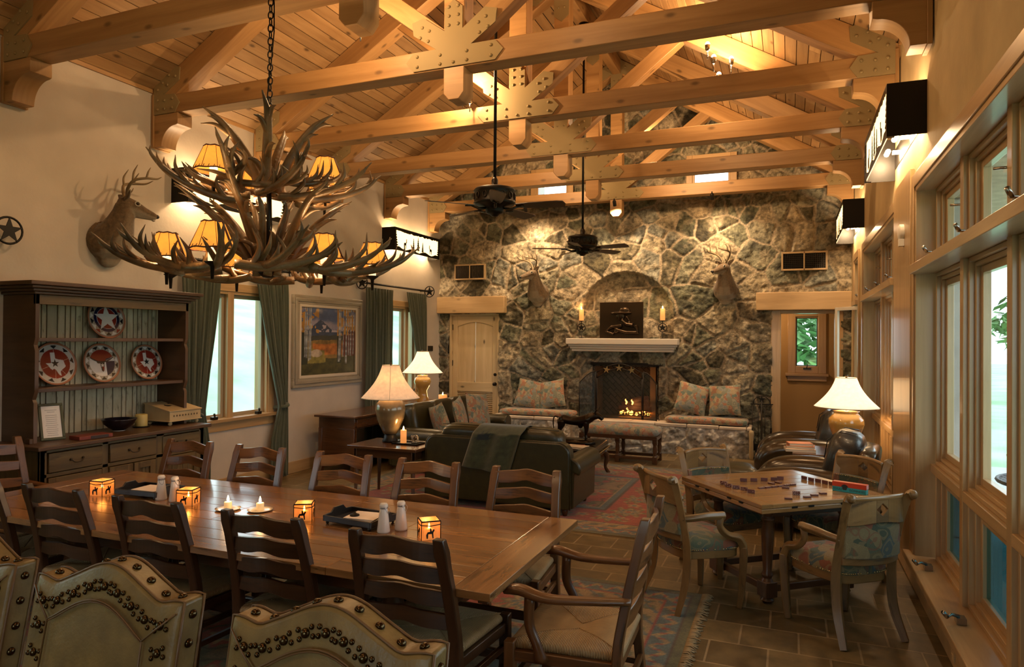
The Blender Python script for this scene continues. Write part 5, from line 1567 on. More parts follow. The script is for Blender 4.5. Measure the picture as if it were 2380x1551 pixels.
def rod(y0, y1, lb, z=2.76, fin=(1, 1)):
    t = thing('curtain_rod', lb, 'curtain rod', (XL + .11, 0, z))
    m = MB(); m.tube([(0, y0, 0), (0, y1, 0)], .014, 8)
    for y in (y0 + .05, y1 - .05): m.tube([(0, y, 0), (-.11, y, 0)], .010, 6)
    for k in range(int((y1 - y0) / .03)): m.tube([(.0, y0 + .03 * k, .017), (.0, y0 + .03 * k + .02, .017)], .004, 5)
    m.build('pole', M_black, t)
    for e, y in ((fin[0], y0), (fin[1], y1)):
        if not e: continue
        m = MB(); s_ = -1 if y == y0 else 1
        yy = y + s_ * .10
        m.tube([(.10 * math.cos(a), yy, .10 * math.sin(a)) for a in [2 * PI * k / 24 for k in range(24)]], .009, 6, closed=True)
        m.prism(star(.10, .04), .008, frame((0, yy + .004, 0), (1, 0, 0), (0, 0, 1))); m.tube([(0, y, 0), (0, yy - s_ * .0, 0)], .012, 6)
        m.build('star_finial', M_black, t)
        if False: pass
rod(5.64, 7.45, 'dark curtain rod of the near window, mostly hidden behind the antler chandelier')
rod(9.23, 11.22, 'dark curtain rod with star finials over the window beside the rock wall')
curtain(1.85, 3.70, None, lb='curtain panel at the left edge of the photo below the star finial', folds=14, zt=2.62)
t = thing('curtain_rod', 'dark curtain rod whose ringed star finial shows at the left edge of the photo', 'curtain rod', (XL + .11, 0, 2.79))
m = MB(); m.tube([(0, 1.7, 0), (0, 3.76, 0)], .014, 8); m.build('pole', M_black, t)
m = MB(); m.at(TR(0, 3.84, 0) @ RZm(R(0)))
m.tube([(.0, .115 * math.cos(a), .115 * math.sin(a)) for a in [2 * PI * k / 26 for k in range(26)]], .010, 6, closed=True); m.prism(star(.115, .045), .01, frame((.005, 0, 0), (0, 1, 0), (0, 0, 1)))
m.build('star_finial', M_black, t)
# wall fittings
m = MB(); m.box((0, 0, 0), (.02, .17, .10)); m.box((.012, .03, 0), (.006, .05, .05)); tag(m.build('thermostat', M_dkmetal, loc=(XL + .01, 11.56, 1.69), bevel=.003), 'small thermostat on the left wall beside the rock wall corner', 'thermostat')
m = MB(); m.at(RYm(-PI / 2)); m.lathe([(.065, 0), (.065, .03), (.055, .038), (.03, .04), (.001, .04)], 24); m.at(Matrix.Identity(4)); m.box((-.02, -.02, -.09), (.04, .05, .06)); tag(m.build('smoke_alarm', M_white, loc=(XR - .03, 6.45, 2.79), bevel=.002), 'round cream wall sensor on the wood post between the right windows', 'sensor')
for x, y, z, lb, sx in ((XL, 8.2, .30, 'cream electrical outlet low on the left wall below the painting', 1), (XR, 4.62, .10, 'electrical outlet in the baseboard under the near right window', -1)):
    m = MB(); m.box((sx * .004, 0, 0), (.008, .075, .115)); m.box((sx * .009, 0, .028), (.004, .035, .03)); m.box((sx * .009, 0, -.028), (.004, .035, .03)); tag(m.build('electrical_outlet', M_liner if sx > 0 else M_base, loc=(x + sx * (.0 if sx > 0 else .018), y, z), bevel=.002), lb, 'outlet')
# ================================================================== living-end materials
M_sofa = plain('olive_leather', (.026, .022, .006), .36, bump=.15, bscale=110, coat=.2, var=.25)
M_club = plain('dark_club_leather', (.026, .017, .008), .24, bump=.1, bscale=90, coat=.5, var=.2)
M_cushlea = plain('blue_black_leather', (.018, .019, .019), .36, bump=.2, bscale=80, coat=.3)
M_dkwood = wood('dark_stand_wood', (.045, .018, .008), (.13, .055, .022), .25, 1.1, 12, .08, coat=.4, streak=.4)
M_throw = colmat('wool_throw', .95, .3, 160, .4, 220, .004, sheen=.3)
M_rug = colmat('wool_rug', .95, .35, 70, .5, 150, .004, sheen=.15)
M_fringe = plain('rug_fringe', (.30, .22, .12), .9)
M_bronze = plain('bronze_patina', (.030, .020, .012), .28, metal=.85)
M_relief = plain('bronze_relief', (.05, .032, .018), .33, metal=.9)

def rug(name, lb, x0, x1, y0, y1, seed, rz=0, fringe=0):
    W, D = x1 - x0, y1 - y0
    t = thing(name, lb, 'rug', (x0, y0, 0), rz)
    RD, SG, BL, TN, BR, DK = map(np.array, ((.27, .050, .018), (.13, .11, .035), (.095, .115, .10), (.30, .19, .07), (.08, .045, .02), (.03, .025, .015)))
    def cf_(X, Y):
        e = np.minimum(np.minimum(X, W - X), np.minimum(Y, D - Y))
        nearx = np.minimum(X, W - X) < np.minimum(Y, D - Y); s = np.where(nearx, Y, X)
        C = np.tile(TN * .9, (len(X), 1))
        def put(m, c): C[m] = c
        put(e < .055, SG * .8); put((e > .055) & (e < .075), BR)
        b1 = (e > .075) & (e < .225); put(b1, BL)
        zz = np.abs(((s / .16) % 1) - .5) * 2; q = (e - .075) / .15
        put(b1 & (np.abs(q - .15 - .7 * zz) < .14), TN); put(b1 & (np.abs(q - .5) < .12) & (np.abs(zz - .5) < .12), RD)
        put((e > .225) & (e < .24), RD)
        b2 = (e > .24) & (e < .40); put(b2, TN)
        q = (e - .24) / .16; k = (s / .19) % 1
        put(b2 & (np.hypot((k - .5) * 1.3, q - .5) < .30), SG); put(b2 & (np.hypot((k - .5) * 1.3, q - .5) < .14), RD); put(b2 & (np.abs(q - k) < .10), BL)
        put((e > .40) & (e < .425), BR)
        b3 = (e > .425) & (e < .90); put(b3, RD)
        q = (e - .425) / .475; k = (s / .62) % 1; r = np.hypot((k - .5) * .62, (q - .5) * .475); a = np.arctan2((q - .5) * .475, (k - .5) * .62)
        pet = .165 * (1 + .25 * np.cos(8 * a)); put(b3 & (r < pet), SG); put(b3 & (r < pet * .78), TN); put(b3 & (r < pet * .58), BL); put(b3 & (r < pet * .35), TN); put(b3 & (r < pet * .18), RD)
        k2 = ((s / .62) + .5) % 1; vx = (k2 - .5) * .62; vy = (q - .5) * .475
        put(b3 & (np.abs(vy - .10 * np.sin(vx * 16)) < .014) & (r > pet), SG); put(b3 & (np.hypot(vx, vy) < .065 * (1 + .3 * np.cos(5 * np.arctan2(vy, vx)))), TN); put(b3 & (np.hypot(vx, vy) < .03), BL)
        for ox, oy in ((.15, .13), (-.15, -.13), (.16, -.12), (-.16, .12)): put(b3 & (np.hypot((vx - ox) * 1, (vy - oy) * 1.8) < .045) & (r > pet), TN * .9)
        put((e > .90) & (e < .93), BR); put((e > .93) & (e < 1.0), BL); put((e > 1.0) & (e < 1.02), TN)
        f = e > 1.02; n = fbm(X * 2.5 + seed, Y * 2.5, 3)
        C[f] = (TN * .75)[None]; put(f & (n > .52), SG); put(f & (n > .60), RD)
        cx, cy = ((X / .55 + .5 * (np.floor(Y / .4) % 2)) % 1 - .5) * .55, ((Y / .4) % 1 - .5) * .4
        r = np.hypot(cx, cy); a = np.arctan2(cy, cx); pet = .12 * (1 + .3 * np.cos(6 * a + seed)); put(f & (r < pet), RD); put(f & (r < pet * .7), TN); put(f & (r < pet * .4), BL); put(f & (np.abs(r - .17) < .010), SG * .6)
        w = (0.7 + .6 * fbm(X * 7, Y * 30, 3))
        return C * w[:, None] * .85
    painted('pile', W, D, .0165, cf_, M_rug, TR(0, 0, .009), t, disp=lambda X, Y: .002 * (fbm(X * 3, Y * 3, 2) - .5))
    MB().bb(0, W, 0, D, .001, .0075).build('backing', M_fringe, t)
    if fringe:
        m = MB(); r_ = random.Random(2); y = 0
        while y < D:
            l = r_.uniform(.05, .085); m.tube([(W, y, .006), (W + l * .5, y + r_.uniform(-.015, .015), .010), (W + l, y + r_.uniform(-.03, .03), .004)], [.005, .006, .003], 4); y += .013
        o_ = m.build('fringe', M_fringe, t); o_['kind'] = 'stuff'
    return t
rug('area_rug', 'rust and sage patterned rug under the long dining table, fringe on its right edge', -5.75, -.585, 1.5, 5.22, 1, 0, 1)
rug('area_rug', 'rust, tan and green patterned rug between the sofas and the rock hearth', -5.15, -.95, 6.45, 10.15, 8)

# ================================================================== sofas
def sofa(lb, name, cat, W, D, mat, loc, rz, n=2, back_h=.79, arm_h=.63, mat2=None, feet=True, puffy=0):
    t = thing(name, lb, cat, loc, rz)
    hw = W / 2; aw = .20
    m = MB(); m.bb(-hw + .10, hw - .10, .04, D - .06, .10, .30); m.build('base_frame', mat, t, .03, 3)
    # back panel, rounded upper corners
    bw = hw - .10; rr = .13
    pr = [(-bw, .09), (bw, .09)] + [(bw - rr + rr * math.cos(a), back_h - rr + rr * math.sin(a)) for a in [PI / 2 * k / 6 for k in range(7)]] + [(-bw + rr - rr * math.sin(a), back_h - rr + rr * math.cos(a)) for a in [PI / 2 * k / 6 for k in range(7)]]
    m = MB(); m.prism(pr, .16, frame((0, .16, 0), (1, 0, 0), (0, 0, 1))); m.build('back_frame', mat, t, .022, 3)
    m = MB(); m.tube([(p[0], .012, p[1]) for p in pr[1:]] + [(-bw, .012, .09)], .006, 6); m.build('back_piping', mat2 or mat, t)
    for s_ in (-1, 1):
        pa = [(0, .09), (.155, .09), (.165, arm_h - .16)] + [(.10 + .135 * math.cos(a), arm_h - .125 + .125 * math.sin(a)) for a in [R(-30) + R(210) * k / 12 for k in range(13)]] + [(0, arm_h - .2)]
        fx_ = frame((s_ * (hw - .235), D - .02, 0), (s_, 0, 0), (0, 0, 1))
        m = MB(); m.prism(pa, (D - .08) * (1 if s_ > 0 else -1), fx_); m.build('armrest', mat, t, .02, 3, angle=35)
    iw = (W - .47) / n
    for k in range(n):
        x = -hw + .235 + iw * (k + .5)
        m = MB(); m.puff((x, D / 2 + .06, .38), (iw - .005, D - .20, .20), 7, ez=3.5); m.build('seat_cushion', mat, t)
        m = MB(); m.puff((x, .235, .66 + .02 * puffy), (iw + .02, .24 + .06 * puffy, .50 + .06 * puffy), 6, ez=5, rot=RXm(R(10))); m.build('back_cushion', mat2 or mat, t)
    if feet:
        for a in (-1, 1):
            for y in (.10, D - .12): m = MB(); m.lathe([(.022, 0), (.035, .05), (.03, .10)], 10, (a * (hw - .18), y, 0)); m.build('foot', M_dkwood, t)
    return t
s1 = sofa('green-brown leather loveseat with its back to the dining table and a wool throw over it', 'loveseat', 'sofa', 1.92, .95, M_sofa, (-2.98, 6.86, 0), 0, 2)
for s_ in ((-1,1)):
    m = MB(); m.tube(bez([(-.70 if s_ < 0 else .02, .13, .905), (-.35 if s_ < 0 else .37, .115, .912), (-.02 if s_ < 0 else .70, .13, .90)], 6), .006, 6); m.build('cushion_piping', M_sofa, s1)
s2 = sofa('green-brown leather sofa standing along the left wall with three patterned pillows', 'sofa', 'sofa', 2.35, .98, M_sofa, (-5.22, 9.35, 0), -PI / 2, 3, .86, .64, puffy=.8)
# throw blanket draped over the loveseat back
def throw(X, Y):
    n = fbm(X * 30, Y * 30, 2); C = np.tile(np.array((.040, .046, .020)), (len(X), 1)) * (0.6 + .8 * n)[:, None]
    for cx, cy, s_ in ((.14, .34, 1), (.36, .62, .9), (.12, .80, 1.1), (.38, 1.05, 1)):
        for k in range(6):
            a = PI / 2 + (k - 2.5) * .55; lx, ly = cx + .05 * math.cos(a) * s_, cy + .05 * math.sin(a) * s_
            d = np.abs((X - lx) * math.sin(a) - (Y - ly) * math.cos(a)) / .016 + np.abs((X - lx) * math.cos(a) + (Y - ly) * math.sin(a)) / (.06 * s_)
            C[d < 1] = (.010, .016, .018)
    e = np.minimum(X, .56 - X); C[e < .018] = (.06, .06, .03)
    return C
tt = thing('throw_blanket', 'dark green wool throw with leaf pattern draped over the back of the loveseat', 'blanket', (-3.2, 6.86, 0))
def thr_pt(s, w):
    # s along the strip from rear hem (0) up over the cushion and down in front
    sk = .16 * max(0, 1 - s / .5) 
    if s < .40: return (w - sk * 1.0, -.03 - .02 * math.sin(w * 22), .44 + s + (w - .28) * -.10 * (1 - s / .4))
    if s < .58: k = (s - .40) / .18; return (w - sk, lerp(-.03, .12, k), .84 + .085 * math.sin(k * PI / 2))
    if s < .80: k = (s - .58) / .22; return (w, lerp(.12, .34, k), .925 + .012 * math.sin(k * PI) - .02 * k)
    k = s - .80; return (w, .35 + .09 * min(1, k * 4), .905 - k * 1.0)
o_ = painted('blanket', .56, 1.15, .014, throw, M_throw, Matrix.Identity(4), tt, solid=.006)
me = o_.data; co = np.zeros(len(me.vertices) * 3, np.float32); me.vertices.foreach_get('co', co); co = co.reshape(-1, 3)
me.vertices.foreach_set('co', np.array([thr_pt(float(c[1]), float(c[0])) for c in co], np.float32).ravel()); me.update()

# pillows
def pillow(lb, loc, rot, s_=.44, th=.15, mat=None, group=None, drop=1):
    m = MB()
    def side(sg):
        def fn(u, v):
            a, b_ = u * 2 - 1, v * 2 - 1
            k = (max(0, 1 - abs(a) ** 2.2) * max(0, 1 - abs(b_) ** 2.2)) ** .55
            pin = 1 - .07 * (1 - min(abs(a), 1) ** 2) * abs(b_) ** 3; pin2 = 1 - .07 * (1 - min(abs(b_), 1) ** 2) * abs(a) ** 3
            return (a * s_ / 2 * pin2, sg * th / 2 * k, b_ * s_ / 2 * pin)
        return fn
    m.grid(side(-1), 16, 16); m.grid(side(1), 16, 16)
    m.m = Matrix.Identity(4)
    o_ = m.build('throw_pillow', mat or M_tap2, loc=loc); o_.rotation_euler = rot
    return tag(o_, lb, 'pillow', group)
pillow('square kilim pillow on the left-wall sofa, nearest the right arm', (-4.56, 9.86, .72), (R(-14), R(6), R(-100 + 180)), .60)
pillow('square kilim pillow in the middle of the left-wall sofa, seen edge-on', (-4.60, 9.30, .71), (R(-14), R(-6), R(-75 + 180)), .56)
pillow('rust kilim pillow tucked at the near end of the left-wall sofa', (-4.60, 8.66, .68), (R(-14), R(14), R(-40 + 180)), .54)

# ================================================================== end table, console, lamps
et = thing('end_table', 'dark wooden end table left of the loveseat holding the ribbed lamp', 'table', (-4.31, 6.99, 0))
m = MB(); m.bb(-.46, .46, -.32, .32, .60, .635); m.build('tabletop', M_dkwood, et, .008)
m = MB(); m.bb(-.40, .40, -.26, -.24, .50, .60); m.bb(-.40, .40, .24, .26, .50, .60); m.bb(-.40, -.38, -.26, .26, .50, .60); m.bb(.38, .40, -.26, .26, .50, .60); m.build('apron', M_dkwood, et, .003)
for a in (-1, 1):
    for c in (-1, 1): m = MB(); m.tube([(a * .37, c * .23, .60), (a * .37, c * .23, .5), (a * .39, c * .25, 0)], [.035, .034, .02], 4, smooth=False); m.build('leg', M_dkwood, et, .004)
cn = thing('console_table', 'dark sofa table against the left wall behind the leather sofa', 'table', (-5.83, 9.35, 0))
m = MB(); m.bb(-.34, .34, -1.50, 1.42, .77, .80); m.build('tabletop', M_dkwood, cn, .006)
m = MB(); m.bb(-.30, .30, -1.44, 1.36, .62, .77); 
for k in range(3): m.bb(.30, .312, -1.40 + .93 * k, -1.40 + .93 * k + .85, .64, .75)
m.bb(-.28, .30, -1.44, -1.42, .20, .62); m.bb(-.28, .30, -1.44, 1.36, .18, .22)
m.build('drawer_case', M_dkwood, cn, .004)
for a in (-1, 1):
    for y in (-1.42, 1.34): m = MB(); m.bb(a * .27 - .03, a * .27 + .03, y - .03, y + .03, 0, .62); m.build('leg', M_dkwood, cn, .004)
M_shade1 = shade_mat('linen_shade', (.62, .47, .34), .55, (1, .62, .34))
M_shade2 = shade_mat('white_shade', (.80, .72, .56), 1.1, (1, .80, .52))
M_potA = plain('ribbed_glaze', (.22, .16, .08), .2, metal=.2, coat=.6, var=.4, bscale=60)
M_potB = plain('mustard_glaze', (.42, .235, .06), .14, coat=.6, var=.08)
def lamp(lb, loc, prof, mat, zs, r0, r1, hs, smat, watts, flute=None, base=None, stand=None, seam=False):
    t = thing('table_lamp', lb, 'lamp', loc)
    m = MB(); m.lathe(prof, 36, flute=flute); m.build('lamp_body', mat, t)
    if base: MB().lathe(base, 24).build('lamp_base', stand or M_black, t)
    z0 = prof[-1][1]
    m = MB(); m.lathe([(.012, z0), (.012, zs + hs + .01)], 8); m.lathe([(.02, zs + hs + .008), (.012, zs + hs + .03), (.001, zs + hs + .035)], 10); m.build('harp', M_dkmetal, t)
    m = MB(); pr = []
    for k in range(11):
        q = k / 10; pr.append((lerp(r0, r1, 1 - (1 - q) ** 1.0) - .16 * (r0 - r1) * math.sin(PI * q), zs + hs * q))
    m.lathe(pr, 40, caps=False); sh = m.build('lamp_shade', smat, t, solid=.003)
    m = MB()
    for r_, z in ((pr[0][0], zs), (pr[-1][0], zs + hs)): m.tube([(r_ * math.cos(a), r_ * math.sin(a), z) for a in [2 * PI * k / 36 for k in range(36)]], .005, 6, closed=True)
    if seam:
        for a in (R(-60), R(60), R(180)): m.tube([(p[0] * 1.005 * math.cos(a), p[0] * 1.005 * math.sin(a), p[1]) for p in pr], .003, 5)
    m.build('shade_trim', M_liner, sh)
    plight('lamp_bulb', (loc[0], loc[1], loc[2] + zs + hs * .45), watts, (1, .60, .28), .05)
    return t
fl = lambda a, z: 1 + .05 * abs(math.sin(9 * a)) + .03 * math.cos(18 * a + 9 * math.sin(z * 60))
lamp('table lamp with ribbed urn body and wide linen shade on the end table', (-4.44, 7.08, .635), [(.075, .10), (.105, .16), (.155, .28), (.175, .38), (.165, .46), (.12, .51), (.06, .53)], M_potA, .53, .345, .10, .39, M_shade1, 9, fl, [(.09, 0), (.095, .02), (.075, .05), (.07, .10)], seam=True)
lamp('lit table lamp with mustard glazed urn on the console behind the left-wall sofa', (-5.74, 10.15, .80), [(.11, 0), (.115, .03), (.09, .10), (.075, .20), (.12, .28), (.145, .35), (.13, .41), (.085, .44), (.095, .46), (.02, .47)], M_potB, .50, .34, .095, .36, M_shade2, 18)
def pillar(lb, loc, r_, h, c, lit=True, w=1.0, cat='candle', es=.5):
    t = thing('pillar_candle', lb, cat, loc)
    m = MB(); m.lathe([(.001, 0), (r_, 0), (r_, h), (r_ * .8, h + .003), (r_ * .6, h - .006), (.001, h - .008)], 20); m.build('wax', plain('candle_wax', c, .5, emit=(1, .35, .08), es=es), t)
    if lit: m = MB(); flame(m, 0, 0, h - .006, 1.6); m.build('flame', M_flame, t); plight('candle_light', (loc[0], loc[1], loc[2] + h + .04), w)
    return t
pillar('squat lit candle on the console table beside the mustard lamp', (-5.60, 10.62, .80), .075, .10, (.30, .12, .05), w=.8)
pillar('orange lit pillar candle on the end table beside the ribbed lamp', (-4.22, 7.02, .645), .036, .15, (.55, .20, .07), w=.8)
m = MB(); m.bb(-.17, .17, -.10, .10, 0, .008); ring_ = [m.bb(a, c, d, e, 0, .018) for a, c, d, e in ((-.17, .17, -.10, -.09), (-.17, .17, .09, .10), (-.17, -.16, -.1, .1), (.16, .17, -.1, .1))]
tag(m.build('tray', M_black, loc=(-4.16, 7.03, .635), bevel=.002), 'small black tray on the end table holding the orange candle', 'tray')
t = thing('wire_ornament', 'small silvery wire ornament on the end table tray', 'ornament', (-4.08, 7.05, .645))
m = MB()
for k in range(5): m.tube([(.04 * math.cos(k + q) * (1 if k % 2 else .8), .03 * math.sin(k * 2 + q), .05 + .04 * math.sin(q)) for q in [2 * PI * i / 12 for i in range(12)]], .003, 5, closed=True)
m.box((0, 0, .005), (.08, .05, .01)); m.build('wire_frame', M_chrome, t)

# ================================================================== coffee ottoman, bull, books, bench
co_ = thing('leather_coffee_table', 'leather-topped coffee table edged with nailheads, carrying the bull sculpture', 'table', (-2.78, 8.75, 0), R(3))
m = MB(); m.puff((0, 0, .42), (.95, 1.5, .15), 12, ez=5); m.build('leather_top', M_club, co_)
m = MB()
for k in range(32): 
    for s_ in (-1, 1): m.ball((s_ * .478, -.70 + 1.4 * k / 31, .385), .010, 6, 4)
for k in range(21):
    for s_ in (-1, 1): m.ball((-.43 + .86 * k / 20, s_ * .752, .385), .010, 6, 4)
m.build('nail_trim', M_nail2, co_)
m = MB(); m.box((0, 0, .33), (.86, 1.4, .07)); m.build('apron', M_dkwood, co_, .01)
for a in (-1, 1):
    for c in (-1, 1): m = MB(); m.tube(bez([(a * .40, c * .66, .33), (a * .44, c * .70, .22), (a * .42, c * .68, .10), (a * .46, c * .72, 0)], 4), interp([.045, .04, .022, .028], 13), 8); m.build('leg', M_dkwood, co_)
BX, BY, BZ = -2.62, 8.75, .50
t = thing('bull_sculpture', 'dark bronze bull sculpture standing on the leather coffee table', 'sculpture', (BX, BY, BZ), R(4))
m = MB()
m.tube(bez([(-.19, 0, .20), (-.14, 0, .215), (-.04, 0, .20), (.06, 0, .205), (.13, 0, .225), (.17, 0, .235)], 4), interp([.03, .062, .058, .07, .072, .045], 21), 14, flat=.8)
m.tube([(.15, 0, .24), (.20, 0, .262), (.235, 0, .262)], [.055, .042, .036], 12)
m.tube([(.22, 0, .275), (.265, 0, .255), (.295, 0, .225)], [.035, .028, .019], 12)
for x, y, f_ in ((-.15, .035, -1), (-.15, -.035, -1), (.10, .035, 1), (.12, -.035, 1)):
    if f_ < 0: m.tube([(x - .01, y, .20), (x - .015, y, .14), (x - .035, y, .085), (x - .02, y, .012)], [.045, .032, .014, .016], 8)
    else: m.tube([(x, y, .19), (x + .005, y, .11), (x - .003, y, .06), (x + .004, y, .012)], [.036, .024, .013, .016], 8)
m.ball((.05, 0, .15), .03, 8, 5)
m.build('bull_body', M_bronze, t, remesh=.006)
m = MB()
for s_ in (-1, 1):
    m.tube(bez([(.225, s_ * .02, .29), (.22, s_ * .06, .30), (.235, s_ * .085, .33), (.25, s_ * .08, .36)], 3), interp([.011, .009, .006, .002], 10), 7); m.tube([(.215, s_ * .03, .282), (.205, s_ * .07, .272)], [.013, .005], 6, flat=.5)
m.build('horns', M_bronze, t)
m = MB(); m.tube(bez([(-.20, 0, .235), (-.24, 0, .24), (-.255, 0, .19), (-.25, .0, .12), (-.235, 0, .07)], 4), interp([.010, .008, .006, .006, .013], 17), 7); m.build('tail', M_bronze, t)
m = MB(); m.lathe([(.001, -.045), (.17, -.045), (.165, -.02), (.14, .0), (.10, .008), (.001, .012)], 18, sx=1.25, sy=.55, flute=lambda a, z: 1 + .06 * math.sin(5 * a) + .04 * math.sin(9 * a + 1)); m.build('base', M_bronze, t)
t.location.z = .555; t.scale = (1.22, 1.22, 1.22)
M_bk = [plain('book_red', (.22, .025, .015), .5), plain('book_cream', (.60, .50, .38), .7), plain('book_green', (.04, .07, .05), .5), plain('book_tan', (.40, .17, .09), .6)]
M_pages = plain('book_pages', (.60, .54, .44), .8)
def book(lb, loc, rz, d, mat, group):
    t = thing('book', lb, 'book', loc, rz, group)
    m = MB(); m.box((0, 0, d[2] / 2), (d[0] - .008, d[1] - .008, d[2] - .008)); m.build('pages', M_pages, t)
    m = MB(); m.box((0, 0, .002), (d[0], d[1], .004)); m.box((0, 0, d[2] - .002), (d[0], d[1], .004)); m.box((-d[0] / 2, 0, d[2] / 2), (.005, d[1], d[2])); m.build('cover', mat, t, .0015, 1)
    return t
book('red book under the near edge of the bull sculpture', (-2.50, 8.26, .496), R(20), (.30, .22, .05), M_bk[0], 'books on the coffee table')
book('pale book with a picture cover at the near end of the leather coffee table', (-2.42, 8.12, .546), R(-10), (.26, .19, .025), M_bk[1], 'books on the coffee table')
bn = thing('bench', 'long kilim-upholstered bench with turned legs in front of the hearth', 'bench', (-2.45, 10.62, 0))
m = MB(); m.puff((0, 0, .47), (1.26, .50, .20), 9, ez=2.6); m.build('seat_cushion', M_tap2, bn)
m = MB(); m.bb(-.61, .61, -.23, .23, .36, .42); m.build('seat_rail', M_dkwood, bn, .006)
for x in (-.575, 0.0, .575):
    for y in (-.20, .20):
        m = MB(); m.lathe([(.034, .0), (.034, .11), (.022, .125), (.03, .16), (.036, .22), (.026, .28), (.034, .29), (.034, .36)], 12, (x, y, 0)); m.box((x, y, .055), (.07, .07, .11)); m.box((x, y, .345), (.07, .07, .07)); m.build('leg', M_dkwood, bn, .003)
m = MB(); m.box((0, -.20, .075), (1.15, .035, .045)); m.box((0, .20, .075), (1.15, .035, .045))
for x in (-.575, 0, .575): m.box((x, 0, .075), (.035, .4, .045))
m.build('stretcher', M_dkwood, bn, .003)

# ================================================================== hearth
PALH = [(.52, .51, .48), (.42, .42, .40), (.60, .57, .50), (.32, .33, .32), (.64, .60, .53), (.46, .44, .38)]
hf = YS - .46
c1, d1 = rock(4.6, .50, 13, 5, PALH, (.42, .39, .34), .016, .03, .05)
ht = thing('rock_hearth', 'raised pale rock hearth running along the foot of the chimney wall', 'hearth', (0, 0, 0))
HX0, HX1 = -5.02, -.56
o_ = painted('front_face', HX1 - HX0, .45, .014, c1, M_stoneh, frame((HX0, hf, 0), (1, 0, 0), (0, 0, 1)), ht, disp=d1)
MB().bb(HX0 + .01, HX1 - .01, hf + .004, YS + .02, 0, .45).build('core', plain('hearth_core', (.34, .3, .25), .8, bump=.4, bscale=14, var=.3), ht)
m = MB(3); x = HX0 - .02
while x < HX1:
    w_ = min(m.r.uniform(.25, .55), HX1 + .02 - x); 
    m.bb(x + .004, x + w_ - .004, hf - .03 + m.r.uniform(-.01, .01), hf + .22, .447, .505 + m.r.uniform(-.006, .004)); m.bb(x + .004, x + w_ - .004, hf + .225, YS + .02, .447, .50); x += w_
m.build('ledge_stones', plain('ledge_stone', (.50, .42, .33), .7, bump=.5, bscale=18, var=.25), ht, .014, 2)
# firebox
FX0, FX1, FZ0, FZ1 = -3.27, -2.08, .50, 1.45
r = sroot('firebox')
m = MB()
m.bb(FX0 - .02, FX0 + .04, YS - .0, YS + .62, FZ0 - .06, FZ1); m.bb(FX1 - .04, FX1 + .02, YS - .0, YS + .62, FZ0 - .06, FZ1); m.bb(FX0, FX1, YS + .56, YS + .62, FZ0 - .06, FZ1); m.bb(FX0, FX1, YS - .0, YS + .62, FZ1 - .04, FZ1 + .02); m.bb(FX0, FX1, YS - .0, YS + .62, FZ0 - .06, FZ0)
m.build('brick_lining', M_fbrick, r)
m = MB(); m.bb(FX0 - .03, FX1 + .03, YS - .05, YS + .05, FZ1 - .02, FZ1 + .03); m.build('lintel_bar', M_black, r, .004)
M_log = plain('charred_log', (.02, .012, .008), .9, bump=.6, bscale=40, emit=(1, .18, .02), es=.05)
M_ember = plain('ember', (.3, .06, .01), .9, bump=1, bscale=30, emit=(1, .28, .04), es=14)
M_fl2 = emis('fire_flame', (1, .36, .07), 9)
fc = (-2.55, YS + .30)
lg = thing('log_fire', 'burning logs in an iron grate inside the fireplace', 'fire', (fc[0], fc[1], FZ0))
m = MB()
for k in range(7): m.tube([(-.28 + .09 * k, -.14, .10), (-.28 + .09 * k, -.15, .04), (-.28 + .09 * k, .12, .04)], .009, 6)
for z in (.07, .13): m.tube([(-.30, -.15, z), (.30, -.15, z)], .008, 6)
m.build('grate', M_black, lg)
for p0_, p1_, r_ in (((-.30, -.02, .13), (.28, .03, .14), .06), ((-.25, .08, .20), (.25, -.04, .24), .055), ((-.10, .0, .27), (.22, .04, .34), .05)):
    m = MB(); m.tube([p0_, ((p0_[0] + p1_[0]) / 2, (p0_[1] + p1_[1]) / 2, (p0_[2] + p1_[2]) / 2 + .01), p1_], [r_, r_ * 1.05, r_ * .9], 10); m.build('log', M_log, lg)
m = MB(); r_ = random.Random(8)
for k in range(30): m.ball((r_.uniform(-.26, .26), r_.uniform(-.13, .10), r_.uniform(.045, .11)), r_.uniform(.012, .03), 6, 4)
m.build('embers', M_ember, lg)
m = MB()
for k in range(8):
    x, y, h_ = r_.uniform(-.24, .24), r_.uniform(-.08, .08), r_.uniform(.04, .12); z = r_.choice((.08, .18, .22))
    m.tube(bez([(x, y, z), (x + .015, y, z + h_ * .4), (x - .01, y, z + h_ * .8), (x + .005, y, z + h_)], 3), interp([.012, .017, .009, .001], 10), 6)
m.build('flames', M_fl2, lg)
plight('fire_light', (fc[0], fc[1] - .12, FZ0 + .22), 7, (1, .36, .10), .10)
